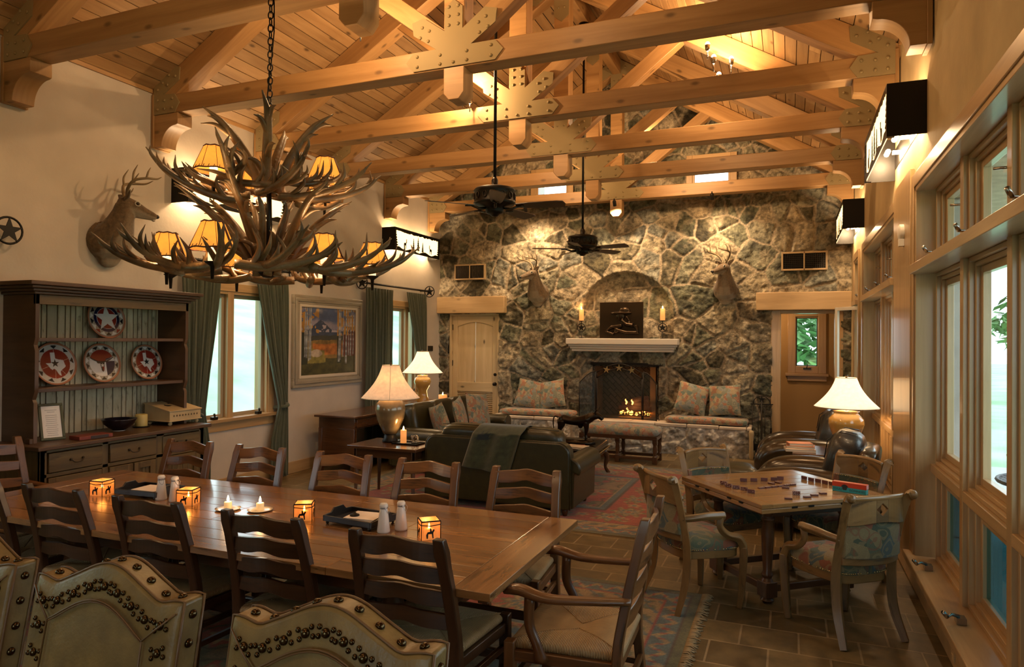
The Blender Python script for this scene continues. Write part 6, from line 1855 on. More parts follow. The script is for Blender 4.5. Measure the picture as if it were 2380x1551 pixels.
# three-fold screen
def meshmat():
    m, nt, b = newmat('screen_mesh'); L = nt.links.new; out = nt.nodes['Material Output']
    t = N(nt, 'ShaderNodeBsdfTransparent'); mx = N(nt, 'ShaderNodeMixShader'); mx.inputs[0].default_value = .62
    b.inputs['Base Color'].default_value = (.012, .02, .018, 1); b.inputs['Roughness'].default_value = .5
    L(t.outputs[0], mx.inputs[1]); L(b.outputs[0], mx.inputs[2]); L(mx.outputs[0], out.inputs['Surface']); return m
M_mesh = meshmat()
fs_ = thing('fire_screen', 'black three-fold arched fireplace screen with stars along its top', 'fire screen', (-2.74, YS - .20, .507))
def leaf(parent, x0, x1, y0_, y1_, h0, hm, name):
    t_ = MB(); n_ = 16
    P = lambda u, z: (lerp(x0, x1, u), lerp(y0_, y1_, u), z)
    topz = lambda u: h0 + hm(u)
    t_.tube([P(0, 0), P(0, topz(0))], .010, 6); t_.tube([P(1, 0), P(1, topz(1))], .010, 6); t_.tube([P(0, .012), P(1, .012)], .010, 6)
    t_.tube([P(k / n_, topz(k / n_)) for k in range(n_ + 1)], .010, 6)
    fr2 = t_.build(name, M_black, parent)
    g = MB(); g.grid(lambda u, v: P(u, .01 + v * (topz(u) - .01)), n_, 3); g.build('mesh_panel', M_mesh, fr2)
    return fr2
arc = lambda u: .17 * math.sin(PI * u)
cfm = leaf(fs_, -.40, .40, 0, 0, .70, arc, 'centre_leaf')
m = MB(); m.tube([(-.40 + .8 * k / 16, -.002, .80 + .155 * math.sin(PI * k / 16)) for k in range(17)], .009, 6); m.tube([(-.40, 0, .7), (-.40, 0, .80)], .009, 6); m.tube([(.40, 0, .7), (.40, 0, .80)], .009, 6)
m.build('top_arch', M_black, cfm)
m = MB()
for k in (-1, 0, 1): m.prism(star(.072, .026, 5, PI / 2 + k * .15), .008, frame((k * .22, -.012, .885 - .035 * abs(k)), (1, 0, 0), (0, 0, 1)))
m.build('star', M_nail2, cfm)
leaf(fs_, .42, .66, 0, -.06, .62, lambda u: .20 * math.cos(PI / 2 * u) , 'side_leaf'); leaf(fs_, -.66, -.42, -.20, 0, .62, lambda u: .20 * math.sin(PI / 2 * u), 'side_leaf')
# bench cushions and pillows on the hearth
def hcush(lb, x0, x1):
    m = MB(); m.puff((0, 0, .06), (x1 - x0, .42, .12), 10, ez=4); return tag(m.build('seat_cushion_pad', M_tap2, loc=((x0 + x1) / 2, YS - .25, .505)), lb, 'cushion', 'hearth seat cushions')
hcush('long kilim seat cushion on the hearth left of the fireplace', -4.92, -3.52); hcush('long kilim seat cushion on the hearth right of the fireplace', -1.92, -.60)
for x, z, a, tl, lb in ((-4.40, .88, 8, 10, 'outer kilim pillow left of the fireplace, by the door'), (-3.98, .89, -4, -12, 'kilim pillow left of the fireplace, closest to the fire screen'),
                    (-1.50, .91, 10, 14, 'tilted kilim pillow right of the fireplace, closest to the fire screen'), (-.98, .90, -6, -4, 'outer kilim pillow right of the fireplace, by the tool stand')):
    pillow(lb, (x, YS - .19, z), (R(-16), R(tl), R(a)), .52, .17, group='pillows on the hearth')
# mantel things
rl = thing('relief_plaque', 'dark bronze relief plaque of a figure in a hat on the mantel inside the arch', 'plaque', (-2.75, YS - .02, 1.912), 0)
m = MB(); m.box((0, 0, .32), (.78, .03, .64)); m.build('plate', M_relief, rl, .006)
m = MB()
yy = -.03
m.ball((.0, yy, .40), .085, 12, 8, (.85, .55, 1.15)); m.ball((.06, yy + .0, .49), .10, 12, 8, (1.0, .5, .6)); m.ball((.0, yy - .005, .445), .20, 14, 8, (1, .25, .16)); m.ball((-.075, yy, .39), .02, 8, 6)
m.tube([(.02, yy, .32), (.10, yy, .25), (.22, yy, .23)], [.06, .08, .09], 10, flat=.5); m.tube([(.26, yy, .22), (.30, yy - .01, .10), (.10, yy - .03, .10), (-.10, yy - .02, .16)], [.08, .065, .055, .045], 10, flat=.6)
m.tube([(.02, yy, .22), (-.16, yy - .01, .20), (-.26, yy - .01, .12), (-.12, yy - .02, .07)], [.07, .06, .05, .045], 10, flat=.6); m.ball((-.08, yy - .02, .13), .05, 8, 6)
m.tube([(.1, yy, .38), (.16, yy, .28)], [.05, .03], 8, flat=.5)
m.build('relief_figure', M_relief, rl, remesh=.008)
for x, lb in ((-3.47, 'left iron star candlestick with a lit orange candle on the mantel'), (-2.02, 'right iron star candlestick with a lit orange candle on the mantel')):
    t = thing('star_candlestick', lb, 'candlestick', (x, YS - .06, 1.905), 0, 'star candlesticks on the mantel')
    m = MB(); m.lathe([(.05, 0), (.05, .008), (.01, .014), (.007, .02), (.007, .12)], 14); m.lathe([(.007, .265), (.007, .30), (.045, .31), (.045, .318), (.001, .316)], 14); m.build('stem', M_black, t)
    m = MB(); m.tube([(.072 * math.cos(a), 0, .192 + .072 * math.sin(a)) for a in [2 * PI * k / 22 for k in range(22)]], .008, 6, closed=True); m.prism(star(.072, .028), .008, frame((0, .004, .192), (1, 0, 0), (0, 0, 1))); m.build('star_ring', M_black, t)
    pillar('orange pillar candle burning on the %s mantel candlestick' % ('left' if x < -3 else 'right'), (x, YS - .06, 1.905 + .32), .042, .20, (.60, .20, .06), w=1.6, es=.7)
# fireplace tools
ts = thing('fireplace_tools', 'black iron star-topped fireplace tool stand at the right end of the hearth', 'fireplace tools', (-.40, YS - .32, 0))
m = MB(); m.lathe([(.12, 0), (.12, .02), (.02, .04), (.012, .06), (.012, .93)], 14); m.tube([(-.17, 0, .87), (.17, 0, .87)], .010, 6); m.build('stand', M_black, ts)
m = MB(); m.tube([(.13 * math.cos(a), 0, .87 + .13 * math.sin(a)) for a in [PI * k / 16 for k in range(17)]], .007, 6); m.prism(star(.06, .025), .008, frame((0, .004, .945), (1, 0, 0), (0, 0, 1))); m.build('star_top', M_black, ts)
for k, (x, tp) in enumerate(((-.14, 'brush'), (-.05, 'shovel'), (.05, 'poker'), (.14, 'tongs'))):
    m = MB(); m.tube([(x, -.03, .83), (x, -.03, .22)], .006, 6); m.tube([(x + .015 * math.cos(a), -.03, .845 + .015 * math.sin(a)) for a in [2 * PI * q / 10 for q in range(10)]], .004, 5, closed=True)
    if k == 0: m.lathe([(.02, .12), (.045, .14), (.035, .28), (.012, .30)], 10, (x, -.03, 0))
    if k == 1: m.box((x, -.03, .17), (.09, .02, .13))
    if k == 2: m.tube([(x, -.03, .22), (x + .0, -.03, .15), (x + .03, -.03, .18)], .007, 6)
    if k == 3: m.tube([(x - .02, -.03, .15), (x - .01, -.03, .5), (x + .01, -.03, .5), (x + .02, -.03, .15)], .006, 6)
    m.build(tp, M_black, ts)
m = MB(); m.lathe([(.02, 0), (.035, .05), (.03, .3), (.04, .42), (.03, .46), (.001, .47)], 12); tag(m.build('wood_post', M_boxw, loc=(-.545, YS - .52, 0)), 'pale carved wooden post standing at the hearth corner', 'ornament')
# grilles
for x0, x1, lb in ((-6.01, -5.36, 'left square-barred return air grille high on the rock wall'), (-.12, .56, 'right square-barred return air grille high on the rock wall')):
    t = thing('air_grille', lb, 'vent', ((x0 + x1) / 2, YS - .12, 3.165), 0, 'return air grilles on the rock wall'); w_ = x1 - x0; h_ = .30
    m = MB(); ringx(m, -.0, .06, -w_ / 2, w_ / 2, -h_ / 2, h_ / 2, .028); m.bb(-.01, .01, 0, .02, -h_ / 2, h_ / 2); m.build('frame', M_base, t, .003)
    m = MB(); m.bb(-w_ / 2 + .02, w_ / 2 - .02, .05, .055, -h_ / 2 + .02, h_ / 2 - .02); m.build('dark_backing', M_black, t)
    m = MB()
    for k in range(22): m.bb(-w_ / 2 + .03 + (w_ - .06) * k / 21 - .003, -w_ / 2 + .03 + (w_ - .06) * k / 21 + .003, .01, .03, -h_ / 2 + .02, h_ / 2 - .02)
    for k in range(9): m.bb(-w_ / 2 + .02, w_ / 2 - .02, .02, .035, -h_ / 2 + .03 + (h_ - .06) * k / 8 - .002, -h_ / 2 + .03 + (h_ - .06) * k / 8 + .002)
    m.build('bars', M_dkmetal, t)

# ================================================================== right-hand seating
def club(lb, loc, rz):
    t = thing('club_chair', lb, 'armchair', loc, rz)
    for s_ in (-1, 1):
        x = s_ * .40
        m = MB(); m.tube(bez([(x, .02, .49), (x, .30, .50), (x * 1.02, .62, .50), (x * 1.03, .90, .47), (x * 1.03, 1.04, .37), (x * 1.02, 1.06, .22), (x, 1.02, .09)], 5), interp([.10, .135, .14, .14, .135, .12, .11, .09], 31), 18)
        m.box((x, .48, .25), (.20, .90, .32)); m.build('armrest', M_club, t, .02, 2, angle=60)
    m = MB(); m.puff((0, .58, .36), (.56, .86, .26), 6, ez=3); m.build('seat_cushion', M_club, t)
    m = MB(); m.bb(-.42, .42, .05, .95, .08, .26); m.build('base_frame', M_club, t, .03, 2)
    m = MB(); m.puff((0, .06, .55), (.88, .20, .62), 5, ez=5, rot=RXm(R(12))); m.build('back_frame', M_club, t)
    m = MB(); m.puff((0, .24, .71), (.64, .34, .58), 3.6, ez=3, rot=RXm(R(14))); cu = m.build('back_cushion', M_cushlea, t)
    m = MB(); m.tube([(-.16, .10 + .02, .98), (-.16, .25, 1.0), (-.16, .38, .90), (-.16, .41, .72)], .006, 6); m.tube([(.16, .10 + .02, .98), (.16, .25, 1.0), (.16, .38, .90), (.16, .41, .72)], .006, 6); m.build('cushion_piping', M_cushlea, cu)
    for a in (-1, 1):
        for y in (.1, .95): m = MB(); m.lathe([(.022, 0), (.035, .05), (.03, .10)], 10, (a * .36, y, 0)); m.build('foot', M_dkwood, t)
club('dark brown leather club chair nearest the game table, with a blue-black back cushion', (.76, 7.60, 0), PI / 2 + R(-9))
club('dark brown leather club chair nearer the rock wall, by the windows', (.76, 9.86, 0), PI / 2)
ot = thing('ottoman', 'low olive leather ottoman in front of the nearer club chair', 'ottoman', (-.62, 8.30, 0), R(12))
m = MB(); m.puff((0, 0, .36), (.58, .52, .22), 5, ez=3); m.build('cushion', M_sofa, ot)
m = MB(); m.puff((0, 0, .20), (.54, .48, .24), 8, ez=8); m.build('base', M_sofa, ot)
for a in (-1, 1):
    for c in (-1, 1): m = MB(); m.lathe([(.02, 0), (.028, .09)], 8, (a * .2, c * .18, 0)); m.build('foot', M_dkwood, ot)
st_ = thing('side_table', 'side table with books and the big lit lamp between the two club chairs', 'table', (.46, 8.72, 0))
m = MB(); m.bb(-.42, .42, -.36, .36, .585, .615); m.build('tabletop', M_dkwood, st_, .006)
m = MB(); m.bb(-.37, .37, -.31, .31, .50, .585); m.build('apron', M_dkwood, st_, .004)
for a in (-1, 1):
    for c in (-1, 1): m = MB(); m.bb(a * .34 - .025, a * .34 + .025, c * .28 - .025, c * .28 + .025, 0, .5); m.build('leg', M_dkwood, st_, .003)
lamp('big lit lamp with mustard jar base and bell shade beside the right windows', (.60, 8.55, .615), [(.085, .06), (.09, .10), (.10, .12), (.16, .26), (.185, .34), (.18, .40), (.13, .45), (.12, .47), (.14, .485), (.02, .495)], M_potB, .53, .335, .105, .33, M_shade2, 26, None, [(.10, 0), (.10, .03), (.08, .06)], M_dkwood)
book('pale pink-covered book, top of the stack on the side table', (.12, 8.62, .675), R(12), (.26, .18, .03), M_bk[3], 'books on the side table')
book('larger orange-brown book under the pink one on the side table', (.13, 8.62, .645), R(-4), (.30, .22, .03), M_bk[3], 'books on the side table')
book('blank cream book at the near edge of the side table stack', (.12, 8.60, .615), R(6), (.32, .24, .03), M_bk[1], 'books on the side table')
# ================================================================== deer mounts
def furmat():
    m, nt, b = newmat('deer_coat'); L = nt.links.new
    tc = N(nt, 'ShaderNodeTexCoord'); sp = N(nt, 'ShaderNodeSeparateXYZ'); L(tc.outputs['Object'], sp.inputs[0])
    n = N(nt, 'ShaderNodeTexNoise', Scale=30.0, Detail=6.0, Roughness=.7); L(tc.outputs['Object'], n.inputs['Vector'])
    r = ramp(nt, [(.3, (.05, .030, .013)), (.7, (.16, .098, .045))]); L(n.outputs['Fac'], r.inputs['Fac'])
    # pale throat: forward facing, below the jaw
    nm = N(nt, 'ShaderNodeNewGeometry'); s2 = N(nt, 'ShaderNodeSeparateXYZ')
    vt = N(nt, 'ShaderNodeVectorTransform', vector_type='NORMAL', convert_from='WORLD', convert_to='OBJECT'); L(nm.outputs['Normal'], vt.inputs[0]); L(vt.outputs[0], s2.inputs[0])
    a = N(nt, 'ShaderNodeMath', operation='MULTIPLY_ADD'); a.inputs[1].default_value = -.9; L(s2.outputs['Z'], a.inputs[0])
    c = N(nt, 'ShaderNodeMath', operation='MULTIPLY'); c.inputs[1].default_value = .55; L(s2.outputs['Y'], c.inputs[0]); L(c.outputs[0], a.inputs[2])
    r2 = ramp(nt, [(.62, (0, 0, 0)), (1.0, (.7, .7, .7))]); L(a.outputs[0], r2.inputs['Fac'])
    mx = N(nt, 'ShaderNodeMix', data_type='RGBA'); L(r2.outputs['Color'], mx.inputs[0]); L(r.outputs['Color'], mx.inputs[6]); mx.inputs[7].default_value = (.42, .35, .26, 1)
    L(mx.outputs[2], b.inputs['Base Color']); b.inputs['Roughness'].default_value = .8; b.inputs['Sheen Weight'].default_value = .15
    bp = N(nt, 'ShaderNodeBump', Strength=.5, Distance=.006); L(n.outputs['Fac'], bp.inputs['Height']); L(bp.outputs['Normal'], b.inputs['Normal'])
    return m
M_fur = furmat()
M_antl = plain('antler_bone', (.15, .09, .038), .42, var=.6, bscale=45, bump=.35)
M_horn = plain('small_antler', (.17, .12, .06), .5, var=.35, bscale=60, bump=.3)
M_eye = plain('glass_eye', (.008, .005, .004), .08, coat=1)
M_nose = plain('wet_nose', (.012, .010, .010), .3, coat=.5)
M_pale = plain('pale_fur', (.48, .42, .34), .85)
def deer(lb, loc, rz, turn, sc_=1.0, group=None):
    t = thing('deer_mount', lb, 'deer head', loc, rz, group); t.scale = (sc_,) * 3
    h = Vector((math.sin(turn), math.cos(turn), -.22)).normalized(); up = Vector((0, 0, 1)); sd = h.cross(up).normalized(); up = sd.cross(h)
    H = Vector((0, .28, .29))    # skull centre
    m = MB()
    m.tube([(0, -.01, -.06), (0, .05, -.07), (0, .11, -.04), (0, .17, .04), (0, .22, .13), (0, .255, .21), tuple(H)], [.215, .215, .195, .16, .125, .102, .088], 18, flat=1.0)
    m.ball((0, .05, -.20), .14, 14, 9, (.95, .6, 1.0)); m.ball((.08, .09, -.12), .12, 12, 8); m.ball((-.08, .09, -.12), .12, 12, 8)
    m.tube([tuple(H - h * .07), tuple(H), tuple(H + h * .09 - up * .005), tuple(H + h * .19 - up * .018), tuple(H + h * .27 - up * .026), tuple(H + h * .305 - up * .028)], [.06, .088, .077, .054, .043, .030], 16)
    m.tube([tuple(H - up * .04 + h * .02), tuple(H + h * .14 - up * .058), tuple(H + h * .27 - up * .05)], [.055, .036, .022], 12)
    for s_ in (-1, 1): m.ball(tuple(H + h * .075 + sd * s_ * .062 + up * .030), .026, 8, 6)
    body = m.build('neck_and_head', M_fur, t, remesh=.009)
    m = MB()
    for s_ in (-1, 1):
        b0 = H - h * .035 + sd * s_ * .06 + up * .045
        tip = b0 + sd * s_ * .13 + up * .075 + h * .0
        ax = (tip - b0).normalized(); w = ax.cross(h).normalized()
        V, fs = [], []
        for i in range(9):
            k = i / 8; c = b0.lerp(tip, k); wd = .036 * math.sin(PI * min(1, .18 + k * .82)) ** .8
            for j in range(5): q = (j / 4 - .5) * 2; V.append(tuple(c + w * wd * q + h * (.022 * (q * q) * math.sin(PI * k) - .004)))
        for i in range(8):
            for j in range(4): fs.append((i * 5 + j, i * 5 + 5 + j, i * 5 + 6 + j, i * 5 + 1 + j))
        m._add(V, fs, [[(0, 0)] * 4] * len(fs), True)
    m.build('ear', M_fur, t, solid=.008)
    m = MB()
    for s_ in (-1, 1): m.ball(tuple(H + h * .085 + sd * s_ * .076 + up * .032), .0165, 10, 7)
    m.build('eye', M_eye, t)
    m = MB(); 
    for s_ in (-1, 1): m.tube([tuple(H + h * (.085 + .026 * math.cos(a)) + sd * s_ * .080 + up * (.032 + .022 * math.sin(a))) for a in [2 * PI * k / 12 for k in range(12)]], .0055, 5, closed=True)
    m.ball(tuple(H + h * .285 - up * .058), .020, 8, 6); m.build('pale_fur', M_pale, t)
    m = MB(); m.ball(tuple(H + h * .305 - up * .018), .030, 12, 8, (1, 1, .75)); m.build('nose', M_nose, t)
    m = MB()
    def W(x, y, z): return tuple(H + sd * x + h * y + up * z)
    for s_ in (-1, 1):
        m.tube(bez([W(s_ * .035, -.01, .075), W(s_ * .075, -.035, .15), W(s_ * .145, -.02, .23), W(s_ * .185, .07, .285), W(s_ * .165, .17, .32), W(s_ * .12, .225, .37)], 5), interp([.019, .016, .014, .013, .010, .003], 26), 8)
        m.tube(bez([W(s_ * .05, -.02, .10), W(s_ * .05, .01, .14), W(s_ * .045, .02, .18)], 4), interp([.011, .008, .003], 9), 6)
        m.tube(bez([W(s_ * .14, -.025, .225), W(s_ * .155, -.04, .31), W(s_ * .14, -.02, .40)], 4), interp([.012, .010, .003], 9), 6)
        m.tube(bez([W(s_ * .186, .075, .285), W(s_ * .19, .075, .35), W(s_ * .175, .09, .41)], 4), interp([.011, .009, .003], 9), 6)
    m.build('antlers', M_horn, t)
    return t
deer('large deer head mount on the cream left wall, facing the windows', (XL, 4.83, 2.90), -PI / 2, R(-68), .98)
deer('deer head mount on the rock wall left of the arched niche', (-4.30, YS - .03, 2.80), PI, R(42), .95)
deer('deer head mount on the rock wall right of the arched niche', (-.98, YS - .03, 2.80), PI, R(38), .95)
for x in (-4.30, -.98):
    pass

# ================================================================== long silhouette sconces
M_mica = plain('mica_panel', (.75, .55, .30), .6, emit=(1, .62, .25), es=2.2)
def spruce(cx, z0, h, w, n=6):
    L_, R_ = [], []
    for k in range(n):
        z = z0 + h * (.12 + .88 * k / n); q = w * (1 - k / n)
        R_ += [(cx + q, z), (cx + q * .35, z + h * .88 / n * .9)]; L_ += [(cx - q, z), (cx - q * .35, z + h * .88 / n * .9)]
    return [(cx - .006, z0), (cx + .006, z0), (cx + .006, z0 + h * .12)] + R_ + [(cx, z0 + h)] + L_[::-1] + [(cx - .006, z0 + h * .12)]
DEERP = [(0, 0), (.010, 0), (.014, .05), (.05, .055), (.056, 0), (.066, 0), (.066, .075), (.078, .105), (.090, .112), (.094, .122), (.084, .132), (.092, .165), (.086, .166), (.078, .136), (.074, .165), (.068, .164), (.070, .128), (.060, .10), (.010, .10), (-.004, .08)]
def sconce(lb, loc, rz):
    """local: wall plane x=0, box projects +x, length along y from 0 to 1.58, z from 0 to .39"""
    t = thing('wall_sconce', lb, 'wall light', loc, rz, 'long metal silhouette sconces')
    Lg, D, H_ = 1.58, .25, .385
    m = MB(); m.bb(0, D, 0, .008, 0, H_); m.bb(0, D, Lg - .008, Lg, 0, H_); m.bb(D - .05, D, .008, .05, 0, H_); m.bb(D - .05, D, Lg - .05, Lg - .008, 0, H_); m.bb(0, .004, 0, Lg, .10, H_ - .10); m.build('side_panel', M_black, t)
    f_ = frame((D, 0, 0), (0, 1, 0), (0, 0, 1)); m = MB()
    n_ = 40; r_ = random.Random(3)
    bot = [(Lg * k / n_, .045 + .02 * math.sin(k * .55) + r_.uniform(0, .008)) for k in range(n_ + 1)]
    top = [(Lg * k / n_, H_ - .038 - r_.uniform(0, .022) - .03 * math.exp(-((k - n_ / 2) / 20) ** 4) * .2) for k in range(n_ + 1)]
    m.prism([(0, 0), (Lg, 0)] + bot[::-1], .004, f_); m.prism([(0, H_)] + top + [(Lg, H_)], .004, f_)
    m.prism([(0, 0), (.03, 0)] + [(.03 + (.10 if k % 2 == 0 else .035) * (1 - k / 15), .05 + .29 * k / 14) for k in range(14)] + [(.02, H_), (0, H_)], .004, f_)
    m.prism([(Lg, 0), (Lg - .03, 0)] + [(Lg - .03 - (.10 if k % 2 == 0 else .035) * (1 - k / 15), .05 + .29 * k / 14) for k in range(14)] + [(Lg - .02, H_), (Lg, H_)], .004, f_)
    for cx, h_, w_ in ((.62, .23, .045), (.78, .27, .055), (.94, .20, .045)): m.prism(spruce(cx, .04, h_, w_), .004, f_)
    m.prism([(.30 + p[0], .055 + p[1]) for p in DEERP], .004, f_); m.prism([(1.27 - p[0], .055 + p[1]) for p in DEERP][::-1], .004, f_)
    m.build('silhouette_front', M_black, t)
    m = MB(); m.bb(D - .012, D - .009, .01, Lg - .01, .01, H_ - .01); m.build('mica_panel', M_mica, t)
    m = MB()
    for y in (.30, Lg / 2, Lg - .30): m.tube([(.10, y - .06, H_ / 2), (.10, y + .06, H_ / 2)], .022, 8); m.box((.03, y, H_ / 2), (.06, .03, .03))
    m.build('bulb', M_bulb, t)
    return t
M_bulb = emis('bulb', (1, .72, .40), 12)
SCN = [('left', XL, 5.61, 'long silhouette sconce on the left wall, partly hidden behind the antler chandelier'), ('left', XL, 9.86, 'long deer-and-spruce silhouette sconce on the left wall next to the rock wall'),
       ('right', XR, 5.60, 'large long silhouette sconce high on the right wall above the near windows'), ('right', XR, 9.96, 'smaller-looking far silhouette sconce on the right wall near the rock wall')]
s0 = sconce(SCN[0][3], (XL, SCN[0][2], 3.37), 0)
for sd, x, y, lb in SCN[1:]:
    if sd == 'left': dup(s0, (x, y, 3.37), 0, lb)
    else: dup(s0, (x, y + 1.58, 3.37), PI, lb)
for sd, x, y, lb in SCN:
    sx = 1 if sd == 'left' else -1
    for yy in (.25, .79, 1.33): plight('sconce_bulb', (x + sx * .10, y + yy, 3.37 + .19), 40, (1, .70, .40), .03)

# ================================================================== ceiling fans
M_blade = wood('fan_blade', (.030, .014, .007), (.07, .035, .015), .35, 1.2, 12, .05)
def fan(lb, y, a0, zc=3.25):
    t = thing('ceiling_fan', lb, 'ceiling fan', (RX, y, zc), a0)
    m = MB(); m.tube([(0, 0, .18), (0, 0, RZ - zc - .30)], .016, 8); m.lathe([(.05, RZ - zc - .36), (.075, RZ - zc - .30)], 12); m.build('down_rod', M_black, t)
    m = MB(); m.lathe([(.02, .25), (.035, .22), (.03, .17), (.12, .155), (.195, .135), (.215, .11), (.205, .10), (.205, .0), (.215, -.01), (.19, -.03), (.10, -.05), (.09, -.09), (.085, -.11), (.05, -.12), (.03, -.14), (.001, -.145)], 32); mo = m.build('motor_housing', M_black, t)
    m = MB()
    for k in range(14):
        a = 2 * PI * k / 14; c = (.208 * math.cos(a), .208 * math.sin(a), .05)
        m.tube([(c[0] + .022 * math.cos(q) * -math.sin(a), c[1] + .022 * math.cos(q) * math.cos(a), c[2] + .03 * math.sin(q)) for q in [2 * PI * i / 10 for i in range(10)]], .005, 5, closed=True)
    m.build('scroll_ornament', M_dkmetal, mo)
    for k in range(5):
        a = 2 * PI * k / 5; M_ = RZm(a)
        m = MB(); m.at(M_); m.tube([(.08, 0, -.06), (.16, 0, -.075), (.24, 0, -.05)], [.012, .014, .012], 7); m.tube([(.24, 0, -.05), (.30, .03, -.05)], .009, 6); m.tube([(.24, 0, -.05), (.30, -.03, -.05)], .009, 6); m.at(Matrix.Identity(4)); bi = m.build('blade_iron', M_dkmetal, t)
        m = MB(); m.at(M_ @ TR(0, 0, -.045) @ RXm(R(-12))); m.prism([(.22, -.045), (.35, -.065), (.64, -.078), (.70, -.07), (.72, 0), (.70, .07), (.64, .078), (.35, .065), (.22, .045)], .008); m.at(Matrix.Identity(4)); m.build('blade', M_blade, t)
    return t
fan('nearer dark ceiling fan hanging on a long rod from the ridge', 6.27, R(8)); fan('farther dark ceiling fan in front of the rock wall', 9.42, R(-14), 3.22)

# ================================================================== antler chandelier
CX, CY = -3.08, 3.45
cd = thing('antler_chandelier', 'two-tier antler chandelier with hide-shaded candle lights hanging over the long table', 'chandelier', (CX, CY, 0))
def antler(parent, base, d0, up, size, seed, curl=1.0, tines=5, rad=.024, lift=1.0):
    r_ = random.Random(seed); d0 = Vector(d0).normalized(); up = Vector(up).normalized(); sd = d0.cross(up).normalized() * (1 if r_.random() < .5 else -1)
    base = Vector(base)
    P = [base, base + d0 * .28 * size - up * .03 * size, base + d0 * .58 * size + up * .02 * size * lift + sd * .04 * curl * size, base + d0 * .82 * size + up * .16 * size * lift + sd * .07 * curl * size, base + d0 * .98 * size + up * .38 * size * lift + sd * .05 * curl * size]
    m = MB(); pts = bez(P, 6); m.tube(pts, interp([rad * 1.1, rad, rad * .95, rad * .72, rad * .12], len(pts)), 8)
    for k in range(tines):
        q = (.16, .36, .55, .70, .84)[k % 5] + r_.uniform(-.03, .03); i = int(q * (len(pts) - 1)); b_ = pts[i]
        ln = size * (.34, .30, .34, .27, .18)[k % 5] * r_.uniform(.8, 1.15)
        dd = (up * 1.0 + sd * r_.uniform(-.75, .75) + d0 * r_.uniform(.05, .7)).normalized()
        e = b_ + dd * ln; mid = b_ + (dd * .55 + d0 * .22) * ln * .9
        tp = bez([b_, mid, e], 5); rr = rad * (.85 - .35 * q); m.tube(tp, interp([rr, rr * .75, rr * .10], len(tp)), 7)
    return m.build('antler', M_antl, parent)
r_ = random.Random(12)
for k in range(12):          # lower ring, sweeping out and around
    a = 2 * PI * k / 12 + .13
    b_ = (.40 * math.cos(a - .7), .40 * math.sin(a - .7), 2.30 + r_.uniform(-.02, .03)); d = Vector((math.cos(a + .10), math.sin(a + .10), -.04))
    antler(cd, b_, d, (math.cos(a) * .35, math.sin(a) * .35, 1), .58, k, lift=.85, rad=.024)
for k in range(8):          # inner weave of the lower ring
    a = 2 * PI * k / 8 + .4
    antler(cd, (.55 * math.cos(a), .55 * math.sin(a), 2.29), (math.cos(a + 1.9), math.sin(a + 1.9), .02), (math.cos(a) * .6, math.sin(a) * .6, .9), .62, 40 + k, lift=.6, rad=.026)
for k in range(9):          # upper tier
    a = 2 * PI * k / 9 + .3
    b_ = (.18 * math.cos(a - .8), .18 * math.sin(a - .8), 2.78 + r_.uniform(-.04, .04)); d = Vector((math.cos(a), math.sin(a), .10))
    antler(cd, b_, d, (math.cos(a) * .3, math.sin(a) * .3, 1), .54, 70 + k, lift=.8, rad=.024)
for k in range(9):          # knotted middle of the upper tier
    a = 2 * PI * k / 9 + .7
    antler(cd, (.30 * math.cos(a), .30 * math.sin(a), 2.80 + .03 * (k % 3)), (math.cos(a + 1.7), math.sin(a + 1.7), .0), (math.cos(a) * .8, math.sin(a) * .8, .7), .46, 140 + k, lift=.5, rad=.020)
for k in range(7):          # trunk
    a = 2 * PI * k / 7
    antler(cd, (.07 * math.cos(a), .07 * math.sin(a), 2.27 + .05 * (k % 2)), (math.cos(a + 1.2) * .22, math.sin(a + 1.2) * .22, 1), (math.cos(a), math.sin(a), .2), .46, 160 + k, lift=.35, rad=.024, tines=2)
for k in range(6):          # outward arms between the tiers
    a = 2 * PI * k / 6 + .9
    antler(cd, (.10 * math.cos(a), .10 * math.sin(a), 2.32), (math.cos(a) * .55, math.sin(a) * .55, .85), (math.cos(a), math.sin(a), .2), .56, 90 + k, lift=.7, rad=.028)
for k in range(4):          # crown
    a = 2 * PI * k / 4 + .55
    antler(cd, (.05 * math.cos(a), .05 * math.sin(a), 2.80), (math.cos(a) * .38, math.sin(a) * .38, .92), (math.cos(a), math.sin(a), .1), .56, 110 + k, lift=.65, tines=4, rad=.030)
m = MB(); m.tube([(0, 0, 2.26), (0, 0, 3.12)], .014, 8); m.lathe([(.03, 2.26), (.06, 2.29), (.05, 2.33), (.02, 2.36)], 12); m.build('centre_stem', M_black, cd)
m = MB(); z = 3.10; k = 0
zr = RZ - .28 - abs(CX - RX) * SLOPE + .1
while z < zr + .05:
    a = PI / 2 * (k % 2) + .3
    m.tube([(.016 * math.cos(q) * math.cos(a), .016 * math.cos(q) * math.sin(a), z + .026 * math.sin(q)) for q in [2 * PI * i / 12 for i in range(12)]], .0042, 6, closed=True); z += .042; k += 1
m.build('chain', M_black, cd)
m = MB(); m.tube([(.02 * math.sin(i * .9), .015 * math.cos(i * .8), 2.4 + .18 * i) for i in range(24)], .004, 5); m.build('cord', M_black, cd)
M_hide = shade_mat('rawhide_shade', (.72, .36, .08), .85, (1, .42, .06))
M_lace = plain('dark_lacing', (.09, .025, .012), .7)
M_sleeve = plain('candle_sleeve', (.80, .70, .50), .5, emit=(1, .68, .35), es=1.0)
lamps = [(0.589, -2.499, 2.29), (0.589, 2.657, 2.29), (0.589, -1.356, 2.29), (0.427, 0.026, 2.29), (0.658, 0.726, 2.29), (0.747, -3.027, 2.29), (0.607, 1.655, 2.29), (0.326, -2.444, 2.84), (0.353, 0.823, 2.84), (0.444, 2.581, 2.8), (0.484, 1.437, 2.82)]
